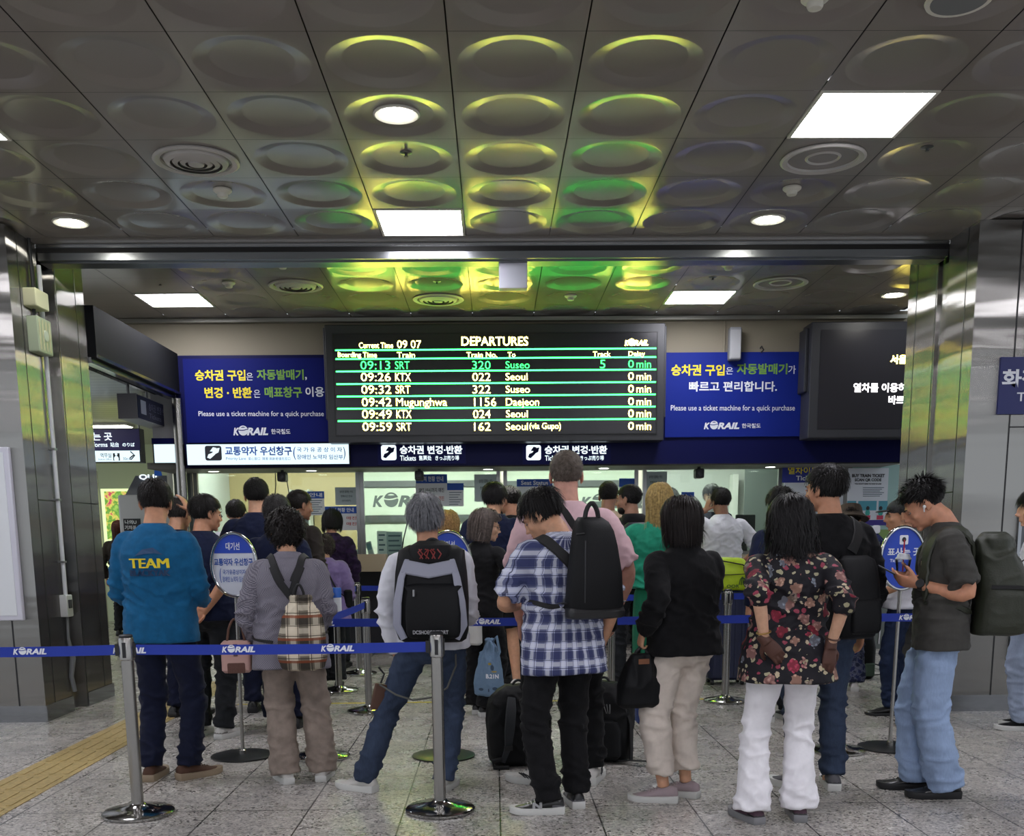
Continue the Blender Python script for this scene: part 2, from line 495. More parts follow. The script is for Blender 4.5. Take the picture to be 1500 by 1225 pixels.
VENTG = plain('grey painted vent', 'b4b1ad', .5)
def vent(c, front, label, opened=False):
    x0, x1, y0, y1 = rect(c, front); z = H1 if front else H2; cx, cy = (x0+x1)/2, (y0+y1)/2
    t = thing('air_vent', label, 'air vent', (cx, cy, z), 'round ceiling vents')
    MB().lathe((cx, cy, z), [(.22, .0), (.255, -.002), (.26, -.012), (.245, -.02), (.215, -.014), (.205, .03)], 40, cap=False).build('rim', VENTG, t)
    MB().lathe((cx, cy, z), [(.001, .03), (.23, .03)], 32).build('duct', GAP, t)
    if not opened:
        for r in (.19, .145, .10):
            MB().lathe((cx, cy, z), [(r-.034, -.030), (r-.004, -.022), (r+.006, -.004), (r+.008, .006), (r, -.002), (r-.012, -.018), (r-.034, -.026)], 36, cap=False).build('cone_ring', VENTG, t)
        MB().lathe((cx, cy, z), [(.001, -.034), (.045, -.032), (.055, -.014), (.02, .01)], 24).build('cone_centre', VENTG, t)
    else:
        MB().lathe((cx, cy, z), [(.09, -.0), (.1, -.01), (.11, .0), (.1, .02)], 30, cap=False).build('cone_ring', VENTG, t)
vent(F_VENT[0], True, 'round slatted air vent in the front ceiling at the left')
vent(F_VENT[1], True, 'open round air vent beside the large light panel at the right', True)
vent(R_VENT[0], False, 'round air vent over the left banner beyond the door track')
vent(R_VENT[1], False, 'round air vent over the right banner beyond the door track', True)
vent(R_VENT[2], False, 'round air vent right above the departures board')

def detector(px, py, front, label, big=True, z=None):
    z = (H1 if front else H2) if z is None else z
    z += .0175
    p = atZ(px, py, z-.03); t = thing('smoke_detector' if big else 'sprinkler_head', label, 'smoke detector' if big else 'sprinkler', (p.x, p.y, z), 'small ceiling fittings')
    if big:
        MB().lathe((p.x, p.y, z), [(.05, 0.002), (.062, -.004), (.062, -.014), (.05, -.024), (.03, -.03)], 24).build('base', WHITEPL, t)
        MB().lathe((p.x, p.y, z-.026), [(.036, .0), (.036, -.016), (.03, -.026), (.012, -.03)], 20).build('sensor_head', WHITEPL, t)
    else:
        MB().lathe((p.x, p.y, z), [(.036, .002), (.038, -.004), (.02, -.01)], 20).build('cover_plate', ALU, t)
        MB().lathe((p.x, p.y, z-.008), [(.010, 0), (.007, -.012), (.014, -.015), (.012, -.018)], 14).build('nozzle', DARKCASE, t)
for a in [(1194, 5, True, 'white smoke detector at the top edge of the photo'), (326, 284, True, 'white smoke detector near the left slatted vent'),
          (1160, 281, True, 'white smoke detector before the right downlight'), (595, 231, True, 'small sprinkler head below the middle downlight', False),
          (1358, 223, True, 'small sprinkler head at the right of the open vent', False), (414, 390, False, 'smoke detector just beyond the door track at the left'),
          (335, 418, False, 'smoke detector nearest the left rear light panel'), (640, 417, False, 'small sprinkler head above the departures board at left', False),
          (836, 437, False, 'smoke detector over the right half of the departures board'), (1067, 392, False, 'smoke detector just beyond the door track at the right'),
          (235, 419, False, 'small sprinkler head over the left rear light panel', False), (1044, 411, False, 'small sprinkler head over the right rear light panel', False)]:
    detector(*a)
p = atZ(1405, 4, H1)
t = thing('ceiling_speaker', 'round ceiling speaker cut off by the top edge at the right', 'speaker', (p.x, p.y, H1+.0175))
MB().lathe((p.x, p.y, H1+.0175), [(.13, .002), (.145, -.004), (.14, -.014), (.12, -.012)], 36).build('rim', WHITEPL, t)
MB().lathe((p.x, p.y, H1+.006), [(.001, -.004), (.12, -.003), (.121, .004)], 32).build('grille', plain('grey grille', '6f7173', .6), t)

# ------------------------------------------------------------------ door track and pillars
XL, XR = -3.575, 3.655
mb = MB()
mb.box(XL, XR, 8.64, 8.70, 3.60, 3.76); mb.box(XL, XR, 8.70, 8.86, 3.59, 3.85)
mb.m = 1; mb.box(XL, XR, 8.628, 8.64, 3.695, 3.712)
mb.m = 2; mb.box(XL, XR, 8.632, 8.64, 3.655, 3.690)
struct('trim_1', mb, [m_steel('track steel', '77797a', .3, 0), CHROME, GAP], 'steel folding door track across the ceiling between the pillars', 'door track', smooth=False)
PST = m_clad('pillar cladding steel', '92908c', .22, -.87)
PSEAM = plain('dark cladding seam', '121214', .5)
def pillar(name, sx, xin, xrear, label):
    mb = MB(); xo = sx*7.2
    bx = lambda a, b, y0, y1, z0, z1: mb.box(min(a, b), max(a, b), y0, y1, z0, z1)
    bx(xin, xo, 8.11, 8.62, 0, H1); bx(xrear, xo, 8.86, 9.47, 0, H2+.05); bx(xin+sx*.05, xo, 8.6, 8.9, 0, H1)
    mb.m = 1
    e = .0015
    for y in (8.28,): bx(xin-sx*e, xin+sx*.01, y, y+.012, .12, H1-.01)
    for y in (8.875, 9.28): bx(xrear-sx*e, xrear+sx*.01, y, y+.012, .12, H2)
    for x in ((.32, .9) if sx > 0 else (.2, .95)): bx(xin+sx*x, xin+sx*(x+.012), 8.11-e, 8.12, .12, H1-.01)
    bx(xin-sx*e, xin+sx*.01, 8.28, 8.61, 1.735, 1.745); bx(xrear-sx*e, xrear+sx*.01, 8.89, 9.46, 1.735, 1.745)
    if sx > 0: bx(xin+.33, xo, 8.11-e, 8.12, 2.215, 2.225)
    mb.m = 2
    bx(xin-sx*.012, xo, 8.098, 8.63, 0, .13); bx(xrear-sx*.012, xo, 8.87, 9.48, 0, .12)
    mb.m = 0
    return struct(name, mb, [PST, PSEAM, STEEL], label, 'pillar', smooth=False)
pillar('wall_left', -1, XL, -3.545, 'steel clad pillar at the left of the opening')
pillar('wall_right', 1, XR, 3.675, 'steel clad pillar at the right of the opening')

# ------------------------------------------------------------------ back wall, fascia, banners
def Zat(py, Y, px=750): return atY(px, py, Y).z
zf0 = Zat(681.5, YW); zf1 = Zat(518, YW)
xfl = atY(259, 600, YW).x
struct('wall_back', MB().box(-4.9, 4.7, YW+.04, YW+.14, zf1-.02, H2+.05), CREAM, 'plain cream wall strip above the ticket counters', 'wall')
mb = MB(); mb.box(xfl, 4.7, YW, YW+.06, zf0, zf1); mb.m = 1; mb.box(xfl, 4.7, YW-.004, YW+.06, zf0-.012, zf0)
struct('wall_back', mb, [NAVYDK, GAP], 'dark navy fascia over the ticket windows', 'fascia')
struct('trim_2', MB().box(-4.9, 4.6, YW-.05, YW+.04, H2-.045, H2-.005), plain('pale metal trim', '9b9a92', .4, .6), 'pale metal trim where the ceiling meets the back wall', 'trim')
struct('trim_3', MB().box(-3.9, 4.7, YW+.05, YG+.1, zf0-.006, zf0+.06), plain('soffit paint', '70706a', .6), 'soffit above the ticket windows', 'soffit')

def banner(name, px0, px1, py0, py1, mat, label):
    t = thing(name, label, 'banner', atY((px0+px1)/2, (py0+py1)/2, YW-.02)); Y = YW-.022
    m = MB(); plate(m, px0, px1, py0, py1, Y, .02); m.build('panel', mat, t); return t, Y-.002
t, Y = banner('banner', 271, 481, 525, 648, BLUE_DIM, 'deep blue banner with yellow and green lettering left of the departures board')
r2 = lambda x: 230+x/3.1414
r2y = lambda y: 470+y/3.141
def wt(nm, s, x0, x1, y0, y1, mat, Y, t, fx, fy, bold=.012, shear=0):
    m = MB(); wtext(m, s, fx(x0), fx(x1), fy(y0), fy(y1), Y, bold, shear); return m.build(nm, mat, t, smooth=False)
for s, x0, x1, y0, y1, mm, bd in [('승차권 구입', 176, 408, 226, 276, YELP, .03), ('은', 412, 442, 240, 274, WHITEP, .0), ('자동발매기', 460, 676, 224, 272, GRNP, .03), (',', 682, 690, 258, 274, WHITEP, .02),
        ('변경 · 반환', 220, 438, 306, 356, YELP, .03), ('은', 446, 476, 318, 354, WHITEP, .0), ('매표창구', 496, 668, 304, 354, GRNP, .03), ('이용', 684, 770, 304, 350, WHITEP, .02),
        ('Please use a ticket machine for a quick purchase', 192, 768, 416, 446, WHITEP, .005), ('한국철도', 526, 614, 498, 522, WHITEP, .02)]:
    wt('lettering', s, x0, x1, y0, y1, mm, Y, t, r2, r2y, bd)
def klogo(px0, px1, py0, py1, Y, mat, t):
    a, b = atY(px0, py1, Y), atY(px1, py1, Y); m = MB()
    korail(m, a, UX, UZ, b.x-a.x, atY(px0, py0, Y).z-a.z); return m.build('logo', mat, t, smooth=False)
klogo(342, 393, 624, 638, Y, WHITEP, t)
t, Y = banner('banner', 975, 1177, 516, 640, BLUE_LIT, 'bright blue banner with yellow and green lettering right of the departures board')
r4 = lambda x: 940+x/2.918
r4y = lambda y: 460+y/2.917
for s, x0, x1, y0, y1, mm, bd in [('승차권 구입', 126, 354, 216, 264, YELP, .03), ('은', 360, 390, 228, 258, WHITEP, .0), ('자동발매기', 406, 622, 212, 258, GRNP, .03), ('가', 626, 658, 220, 256, WHITEP, .01),
        ('빠르고 편리합니다.', 202, 578, 288, 332, WHITEP, .025), ('Please use a ticket machine for a quick purchase', 124, 654, 390, 420, WHITEP, .005), ('한국철도', 428, 508, 468, 488, WHITEP, .02)]:
    wt('lettering', s, x0, x1, y0, y1, mm, Y, t, r4, r4y, bd)
klogo(1031, 1083, 617, 629, Y, WHITEP, t)

# lit sign boxes on the fascia
def icon(mb_bg, mb_fg, px0, px1, py0, py1, Y):
    a, b = atY(px0, py1, Y), atY(px1, py0, Y); w_, h_ = b.x-a.x, b.z-a.z
    mb_bg.rbox(a.x, b.x, Y-.002, Y+.004, a.z, b.z, w_*.14, 4, 'y')
    P = lambda u, v: (a.x+u*w_, Y-.0035, a.z+v*h_)
    for poly in ([(.12, .2), (.3, .12), (.62, .42), (.52, .55), (.2, .42)], [(.42, .5), (.58, .42), (.82, .55), (.9, .85), (.62, .8)], [(.3, .62), (.5, .6), (.7, .85), (.5, .9)]):
        mb_fg.add([P(*q) for q in poly], [tuple(range(len(poly)))])
r3 = lambda x: 470+x/2.885
r3y = lambda y: 460+y/2.883
def ticket_sign(dx, label):
    t = thing('ticket_sign', label, 'sign', atY(r3(430+dx), 665, YW-.01), 'lit ticket signs on the navy fascia'); Y = YW-.012
    m = MB(); plate(m, r3(240+dx), r3(612+dx), 651.5, 680, Y, .012); m.build('panel', NAVY, t)
    bg, fg = MB(), MB(); icon(bg, fg, r3(256+dx), r3(318+dx), r3y(554), r3y(618), Y-.001)
    bg.build('icon_tile', SIGNWHITE, t); fg.build('icon_hand', NAVYDK, t, smooth=False)
    for s, x0, x1, y0, y1, bd in (('승차권 변경·반환', 334, 598, 556, 592, .03), ('Tickets', 335, 402, 598, 620, .012), ('售票处', 414, 468, 598, 619, .012), ('きっぷ売り場', 484, 584, 598, 619, .012)):
        wt('lettering', s, x0+dx, x1+dx, y0, y1, SIGNWHITE, Y-.002, t, r3, r3y, bd)
ticket_sign(0, 'lit ticket office sign under the left half of the departures board')
ticket_sign(612, 'lit ticket office sign partly hidden by the tall man in pink')
t = thing('priority_sign', 'bright pale blue lit sign for the priority lane under the left banner', 'sign', atY(390, 665, YW-.01)); Y = YW-.09
m = MB(); plate(m, 273, 512, 650, 681, Y, .09); m.build('light_box', DARKCASE, t)
m = MB(); plate(m, 274, 511, 650.5, 680.5, Y-.002, .004); m.build('lit_face', SIGNLIT, t)
bg, fg = MB(), MB(); icon(bg, fg, 301, 324, 653, 675, Y-.005); bg.build('icon_tile', INK, t); fg.build('icon_hand', SIGNLIT, t, smooth=False)
for s, x0, x1, y0, y1, mm, bd in (('교통약자 우선창구', 314, 622, 578, 620, BLUEP, .03), ('(', 628, 640, 580, 640, BLUEP, .005), (')', 858, 868, 580, 640, BLUEP, .005), ('국 가 유 공 상 이 자', 644, 852, 582, 604, BLUEP, .012),
       ('장애인 노약자 임산부', 644, 856, 616, 638, BLUEP, .012), ('Priority Lane', 318, 410, 628, 644, BLUEP, .0), ('爱心窗口  障害·高齢者優先窓口', 420, 614, 628, 642, BLUEP, .0)):
    wt('lettering', s, x0, x1, y0, y1, mm, Y-.006, t, r2, r2y, bd)

# ------------------------------------------------------------------ departures board
YBd = 11.62
t = thing('departures_board', 'large black LED departures board hanging over the ticket counters', 'departures board', atY(727, 560, YBd))
b0 = atY(484, 649, YBd); b1 = atY(972, 473, YBd)
m = MB(); m.box(b0.x-.02, b1.x+.02, YBd, YW-.005, b0.z, b1.z)
m.box(b0.x-.045, b0.x-.02, YBd+.05, YW-.005, b0.z+.25, b1.z-.02); m.box(b1.x+.02, b1.x+.045, YBd+.05, YW-.005, b0.z+.25, b1.z-.02)
m.build('housing', DARKCASE, t, smooth=False, bevel=.008)
s0 = atY(493, 637.5, YBd); s1 = atY(963, 487, YBd)
m = MB(); m.box(s0.x, s1.x, YBd-.004, YBd+.01, s0.z, s1.z); m.build('screen', SCREEN, t)
m = MB()
for a, b_ in ((s0.x-.012, s0.x), (s1.x, s1.x+.012)): m.box(a, b_, YBd-.012, YBd, s0.z-.012, s1.z+.012)
for a, b_ in ((s0.z-.012, s0.z), (s1.z, s1.z+.012)): m.box(s0.x, s1.x, YBd-.012, YBd, a, b_)
m.build('bezel', BLACK, t, smooth=False)
Yt = YBd-.007
zz = lambda ry: Zat(r3y(ry), Yt)
for ry0, ry1 in ((152, 146), (188, 184), (241, 236), (295, 288), (348, 340), (399, 392), (452, 443)):
    mid = (ry0+ry1)/2; z = zz(mid)
    MB().box(s0.x+.02, s1.x-.01, Yt, Yt+.003, z-.0075, z+.0075).build('row_line', LED_L, t)
def led(s, x0, x1, y0, y1, mat=LED_Y, bold=-.006):
    m = MB(); wtext(m, s, r3(x0), r3(x1), r3y(y0), r3y(y1), Yt, bold); m.build('lettering', mat, t, smooth=False)
led('DEPARTURES', 595, 876, 96, 134, bold=.008); led('Current Time', 162, 305, 121, 144); led('09 07', 323, 424, 112, 144)
for s, x0, x1, y0, y1 in (('Boarding', 73, 170, 162, 188), ('Time', 178, 236, 162, 184), ('Train', 322, 397, 162, 184), ('Train No.', 616, 745, 162, 183), ('To', 790, 822, 162, 182), ('Track', 1150, 1224, 159, 180), ('Delay', 1300, 1369, 158, 184)):
    led(s, x0, x1, y0, y1)
rows = [('09:13', 168, 293, 'SRT', 314, 375, '320', 640, 717, 'Suseo', 781, 882, 217), ('09:26', 170, 295, 'KTX', 315, 380, '022', 641, 717, 'Seoul', 781, 873, 267),
        ('09:32', 172, 297, 'SRT', 317, 378, '322', 642, 717, 'Suseo', 782, 883, 320), ('09:42', 174, 299, 'Mugunghwa', 319, 533, '1156', 648, 741, 'Daejeon', 783, 922, 373),
        ('09:49', 175, 300, 'KTX', 320, 383, '024', 644, 717, 'Seoul', 783, 874, 424), ('09:59', 177, 301, 'SRT', 321, 383, '162', 648, 717, 'Seoul', 783, 875, 477)]
for k, (a, a0, a1, b, b0_, b1_, c, c0, c1, d, d0, d1, y) in enumerate(rows):
    mm = LED_G if k == 0 else LED_Y
    led(a, a0, a1, y-18, y+17, mm); led(c, c0, c1, y-18, y+16, mm)
    led(b, b0_, b1_, y-17, y+(26 if 'g' in b else 16), mm)
    led(d, d0, d1, y-17, y+(24 if 'j' in d else 13), mm)
    q = y-3 if k else y-5
    led('0', 1299, 1322, q-17, q+15, mm); led('min', 1334, 1395, q-14, q+15, mm)
led('(via Gupo)', 882, 1014, 460, 494); led('5', 1180, 1202, 194, 229, LED_G)
a, b_ = atY(r3(1284), r3y(134), Yt), atY(r3(1384), r3y(134), Yt); m = MB()
korail(m, a, UX, UZ, b_.x-a.x, zz(108)-a.z); m.build('logo', LED_Y, t, smooth=False)

# right-hand information screen
YS = 11.55
t = thing('information_screen', 'black information screen showing white and amber lettering at the right', 'screen', atY(1258, 560, YS))
c0 = atY(1183, 642, YS); c1 = atY(1440, 470, YS)
m = MB(); m.box(c0.x, c1.x, YS, YW-.03, c0.z, c1.z); m.box(c0.x-.04, c0.x, YS+.08, YW-.03, c0.z+.5, c1.z-.05)
m.build('housing', plain('grey casing', '33343a', .45), t, smooth=False, bevel=.01)
d0 = atY(1197, 629, YS); d1 = atY(1420, 482, YS)
MB().box(d0.x, d1.x, YS-.004, YS+.01, d0.z, d1.z).build('screen', plain('lit dark screen', '25242c', .3), t)
r5 = lambda x: 1150+x/3.063
r5y = lambda y: 300+y/3.063
for s, x0, x1, y0, y1, mm in (('서울', 472, 545, 674, 714, LED_Y), ('역', 553, 588, 674, 714, LED_Y), ('열차를 이용하시는', 306, 620, 800, 842, LED_W), ('바쁘신 분', 463, 620, 856, 896, LED_W)):
    m = MB(); wtext(m, s, r5(x0), r5(x1), r5y(y0), r5y(y1), YS-.007, .025); m.build('lettering', mm, t, smooth=False)

# wall speaker, conduit, hook
t = thing('wall_speaker', 'slim grey column loudspeaker on the wall above the right banner', 'loudspeaker', atY(1077, 500, YW))
a, b_ = atY(1068, 527, YW-.14), atY(1087, 479, YW-.14)
MB().rbox(a.x, b_.x, YW-.15, YW-.03, a.z, b_.z, .02, 3).build('cabinet', plain('grey loudspeaker', '85878a', .5), t)
MB().box(a.x+.012, b_.x-.012, YW-.153, YW-.149, a.z+.02, b_.z-.03).build('grille', plain('pale grille', '9b9c9e', .6), t)
MB().box((a.x+b_.x)/2-.02, (a.x+b_.x)/2+.02, YW-.04, YW+.04, a.z+.1, a.z+.16).build('bracket', DARKCASE, t)
p = atY(1062, 490, YW)
tag(MB().cyl((p.x, YW+.025, zf1), (p.x, YW+.025, H2-.05), .012, n=10).build('conduit', CREAM), 'thin cream cable conduit beside the wall speaker', 'conduit')
p = atY(1115, 512, YW)
tag(MB().tube([(p.x, YW+.04, p.z+.02), (p.x, YW-.02, p.z+.03), (p.x+.02, YW-.035, p.z-.01), (p.x-.01, YW-.035, p.z-.04)], .007).build('hook', BLACK), 'small black hook on the wall right of the speaker', 'hook')

# pale box hung under the door track
p = atY(752, 400, 8.75)
t = thing('hanging_box', 'pale grey box hung under the door track above the departures board', 'box', (p.x, 8.75, 3.6))
a, b_ = atY(731, 425, 8.8), atY(772, 381, 8.8)
MB().rbox(a.x, b_.x, 8.74, 8.84, a.z, b_.z, .01, 2).build('case', plain('pale grey case', 'aeb0b8', .45), t)
m = MB(); m.box(a.x-.02, b_.x+.03, 8.73, 8.85, b_.z, b_.z+.035); m.build('bracket', BLACK, t)

# junction boxes and conduit on the left pillar
def pbox(name, pxa, pxb, pya, pyb, dx, mat, label, cat):
    a, b_ = atX(pxa, (pya+pyb)/2, XL), atX(pxb, (pya+pyb)/2, XL); z0, z1 = atX((pxa+pxb)/2, pyb, XL+.05).z, atX((pxa+pxb)/2, pya, XL+.05).z
    t = thing(name, label, cat, (XL, (a.y+b_.y)/2, z0)); y0, y1 = sorted((a.y, b_.y))
    MB().rbox(XL-.002, XL+dx, y0, y1, z0, z1, .012, 3, 'x').build('case', mat, t)
    return t, y0, y1, z0, z1
t, y0, y1, z0, z1 = pbox('junction_box', 33, 52, 421, 447, .10, IVORY, 'small ivory junction box high on the left pillar', 'junction box')
t, y0, y1, z0, z1 = pbox('alarm_box', 40, 60, 463, 514, .085, plain('pale green plastic', 'aab79a', .5), 'larger pale green ribbed box under the junction box on the left pillar', 'alarm box')
m = MB()
for k in range(4): m.box(XL+.084, XL+.092, y0+.02+k*(y1-y0-.04)/3.6, y0+.032+k*(y1-y0-.04)/3.6, z0+.02, z1-.02)
m.build('rib', IVORY, t)
MB().lathe((XL+.085, (y0+y1)/2, z0+.5*(z1-z0)), [(.045, 0), (.04, .012), (.01, .014)], 16, 'x').build('dial', plain('pale dial', 'c6d0c0', .4), t)
yc = 8.588
PIPE = plain('white conduit pipe', 'c3c6c8', .4)
m = MB(); m.tube([(XL+.03, yc, 3.55), (XL+.03, yc, 2.6), (XL+.03, yc, .97)], .017, 12); pc = m.build('conduit', PIPE)
tag(pc, 'long white cable conduit running down the left pillar', 'conduit')
m = MB()
for z in (2.15, 1.75, 1.25): m.box(XL-.001, XL+.05, yc-.028, yc+.028, z-.008, z+.008)
m.build('clip', ALU, pc)
m = MB(); m.rbox(XL-.002, XL+.06, yc-.06, yc+.06, .80, .98, .01, 2, 'x')
so = tag(m.build('socket_outlet', plain('grey socket', 'b9bbb9', .45)), 'grey power socket outlet at the foot of the conduit on the left pillar', 'socket')
MB().box(XL+.06, XL+.066, yc-.03, yc+.035, .87, .94).build('cover', DARKCASE, so)
m = MB(); m.tube([(XL+.03, yc, .80), (XL+.02, yc+.01, .62), (XL+.04, yc+.02, .45), (XL+.02, yc+.01, .3), (XL+.03, yc+.03, .17)], [.012, .012, .025, .02, .02], 8)
tag(m.build('cable', plain('grey cable', '6d6f71', .5)), 'grey cable hanging below the socket on the left pillar', 'cable')
m = MB(); m.tube([(XL+.02, 8.47, 3.72), (XL+.025, 8.47, 3.4), (XL+.025, 8.44, 3.12)], .014, 8)
tag(m.build('cable', BLACK), 'black cable running from the ceiling to the ivory junction box', 'cable')
a, b_ = atY(-60, 910, 8.08), atY(13, 655, 8.08)
t = thing('wall_poster', 'white framed panel cut off at the left edge on the steel pillar', 'poster', (b_.x, 8.1, a.z))
MB().box(a.x, b_.x, 8.06, 8.11, a.z, b_.z).build('frame', plain('white frame', 'c9c9d4', .5), t, bevel=.008)
MB().box(a.x, b_.x-.04, 8.055, 8.062, a.z+.04, b_.z-.04).build('print', PAPER, t)

# toilet sign, ticket machine recess on the right pillar
YP = 8.085
t = thing('toilet_sign', 'navy toilet sign on the right pillar cut off by the right edge', 'sign', atY(1500, 565, YP))
a, b_ = atY(1461, 607, YP), atY(1640, 522, YP)
MB().box(a.x, b_.x, YP, 8.112, a.z, b_.z).build('panel', plain('navy sign', '16205e', .45), t)
for s, x0, x1, y0, y1, bd in (('화장실', 1467, 1551, 541, 568, .03), ('Toilets', 1489, 1548, 575, 588, .012)):
    m = MB(); wtext(m, s, x0, x1, y0, y1, YP-.003, bd); m.build('lettering', WHITEP, t, smooth=False)
t = thing('machine_recess', 'recessed steel cabinet front on the right pillar behind the backpack man', 'cabinet', atY(1500, 965, 8.1))
a, b_ = atY(1476, 968, 8.1), atY(1600, 730, 8.1)
m = MB()
for q in ((a.x, a.x+.03, a.z, b_.z), (b_.x-.03, b_.x, a.z, b_.z), (a.x, b_.x, a.z, a.z+.03), (a.x, b_.x, b_.z-.03, b_.z)): m.box(q[0], q[1], 8.085, 8.12, q[2], q[3])
m.build('frame', STEEL, t, smooth=False, bevel=.004)
MB().box(a.x+.03, b_.x-.03, 8.1, 8.115, a.z+.03, b_.z-.03).build('door', plain('dark steel', '5c5e62', .3, .9), t)
MB().box(a.x+.06, b_.x-.06, 8.094, 8.1, b_.z-.36, b_.z-.1).build('window', plain('pale cabinet window', 'b9b4a4', .4), t)
# ------------------------------------------------------------------ ticket windows, counter, office
zt = Zat(690, YG); zc = atY(530, 815, YG).z
COUNTER = plain('beige counter', 'b3a890', .5)
KICK = plain('dark counter front', '2a2b30', .5)
OFFW = plain('office wall', 'dadccf', .7)
OFFG = plain('pale green panel', 'd2dccb', .5)
WOODP = plain('pale wood panel', 'b8a57a', .5)
GREYW = plain('grey office wall', 'b9bcb8', .7)
DOORG = plain('grey door', '6d7473', .45)
xl, xr = atY(284, 750, YG).x, atY(1148, 750, YG).x
m = MB(); m.box(-3.5, xr+.04, YG+.7, YG+.8, 0, zc-.1); m.m = 1; m.box(-3.5, xr+.04, YG-.3, YG+.8, zc-.16, zc-.02)
tag(m.build('ticket_counter', [KICK, COUNTER], smooth=False), 'long beige ticket counter with a dark recessed front', 'counter')
a, b_ = atY(519, 838, YG-.5), atY(563, 812, YG-.5)
tag(MB().rbox(a.x, b_.x+.02, YG-.5, YG-.302, a.z, b_.z, .01, 2).build('counter_box', plain('tan box', 'ad9e82', .55)), 'tan box shelf standing out from the counter by the grey haired man', 'shelf box')
# mullions and panes: each bay is a window
bays = [(291, 524, 'leftmost ticket window with the wood panelled office behind'), (533, 729, 'ticket window behind the grey haired man with the wordmark on its wall'),
        (742, 930, 'ticket window behind the tall man in pink'), (945, 1139, 'rightmost ticket window with the grey door behind')]
for i, (p0, p1, lab) in enumerate(bays):
    x0, x1 = atY(p0, 750, YG).x, atY(p1, 750, YG).x
    m = MB(); m.box(x0-.035, x0+.01, YG-.03, YG+.03, zc-.02, zt+.08); m.box(x1-.01, x1+.035, YG-.03, YG+.03, zc-.02, zt+.08)
    m.box(x0, x1, YG-.025, YG+.025, zt-.0, zt+.08); m.box(x0, x1, YG-.02, YG+.02, zc-.02, zc+.02)
    wi = struct('window_%d' % (i+1), m, ALU, lab, 'window', smooth=False)
    MB().box(x0+.01, x1-.01, YG-.004, YG+.004, zc+.02, zt).build('pane', GLASS, wi)
# office shell
m = MB(); m.box(-3.94, -3.9, YG+.06, YO+.1, 0, 3.2); struct('wall_office_left', m, GREYW, 'left side wall of the ticket office', 'wall')
m = MB(); m.box(-3.9, 5.2, YO, YO+.1, 0, 3.2); struct('wall_office_back', m, OFFW, 'pale green back wall of the ticket office', 'wall')
m = MB(); m.box(-3.94, 5.2, YW+.15, YO+.1, 3.0, 3.1); struct('ceiling_office', m, plain('white ceiling', 'd5d7d0', .8), 'ceiling of the ticket office', 'ceiling')
m = MB(); m.box(5.1, 5.2, YG, YO, 0, 3.2); struct('wall_office_right', m, GREYW, 'right side wall of the ticket office', 'wall')
xb = xr+.05
m = MB(); m.box(xb, 4.9, YG-.1, YG+.05, 0, zf0+.02); struct('wall_right', m, m_steel('grey metal wall', '7f8684', .4, 0), 'grey metal wall right of the ticket windows', 'wall')
OL = glow('office lamp', (.97, 1.0, .90, 1), OFFICE_L)
for k, x in enumerate((-2.9, -1.0, .9, 2.8)):
    t = thing('office_light', 'long office ceiling light number %s from the left behind the ticket windows' % ('one', 'two', 'three', 'four')[k], 'ceiling light', (x, 14.2, 3.0), 'office ceiling lights')
    MB().box(x-.62, x+.62, 14.05, 14.35, 2.96, 3.0).build('housing', WHITEPL, t); MB().box(x-.6, x+.6, 14.07, 14.33, 2.952, 2.96).build('diffuser', OL, t)
Yb = YO-.012
def wpanel(name, px0, px1, py0, py1, mat, label, cat, Y=Yb, t=.012):
    m = MB(); plate(m, px0, px1, py0, py1, Y, t); return tag(m.build(name, mat), label, cat)
wpanel('wall_panel', 318, 522, 672, 840, WOODP, 'pale wood panelling seen through the leftmost ticket window', 'wall panel')
wpanel('wall_panel', 1090, 1150, 672, 830, DOORG, 'grey partition seen through the rightmost ticket window', 'wall panel', Y=YO-.5, t=.03)
wpanel('wall_panel', 940, 1092, 672, 830, GREYW, 'pale grey wall behind the rightmost ticket window', 'wall panel')
wpanel('wall_panel', 283, 322, 672, 830, DOORG, 'dark grey partition seen through the leftmost ticket window', 'wall panel', Y=YO-.6, t=.03)
a, b_ = atY(1066, 820, Yb-.03), atY(1077, 696, Yb-.03)
t = thing('office_door', 'white door standing ajar in the ticket office', 'door', (a.x, Yb-.03, 0))
MB().box(a.x, b_.x, Yb-.25, Yb-.015, 0, b_.z).build('leaf', plain('white door', 'd9dbd6', .5), t)
MB().box(a.x-.01, a.x, Yb-.2, Yb-.17, 1.0, 1.15).build('handle', CHROME, t)
for px0, px1, nm in ((533, 729, 'left'), (742, 930, 'right')):
    t = thing('wall_sign', 'pale green wall panel with a large grey wordmark seen through the %s middle window' % nm, 'wall panel', atY((px0+px1)/2, 800, Yb))
    for y0, y1 in ((686, 704), (714, 754), (766, 800)):
        m = MB(); plate(m, px0-4, px1+4, y0, y1, Yb, .012); m.build('panel', OFFG, t)
    for y0, y1 in ((704, 713), (755, 765)):
        m = MB(); plate(m, px0-4, px1+4, y0, y1, Yb-.03, .04); m.build('rail', ALU, t)
klogo(546, 642, 722, 743, Yb-.004, plain('grey wordmark', '5b6360', .5), t)
a = atY(800, 743, Yb-.004)
m = MB(); b_ = atY(948, 743, Yb-.004); korail(m, atY(850, 745, Yb-.004), UX, UZ, b_.x-atY(850, 745, Yb-.004).x, .21); m.build('logo', plain('grey wordmark', '5b6360', .5), t, smooth=False)

m = MB(); plate(m, 262, 289, 684, 960, YG+.02, .03); m.m = 1
for q0, q1 in ((269, 272), (277, 281), (286, 289)): plate(m, q0, q1, 684, 960, YG-.02, .04)
struct('wall_left_partition', m, [plain('dark glazed partition', '565e5b', .3), ALU], 'dark glazed partition with steel frames left of the leftmost ticket window', 'partition', smooth=False)
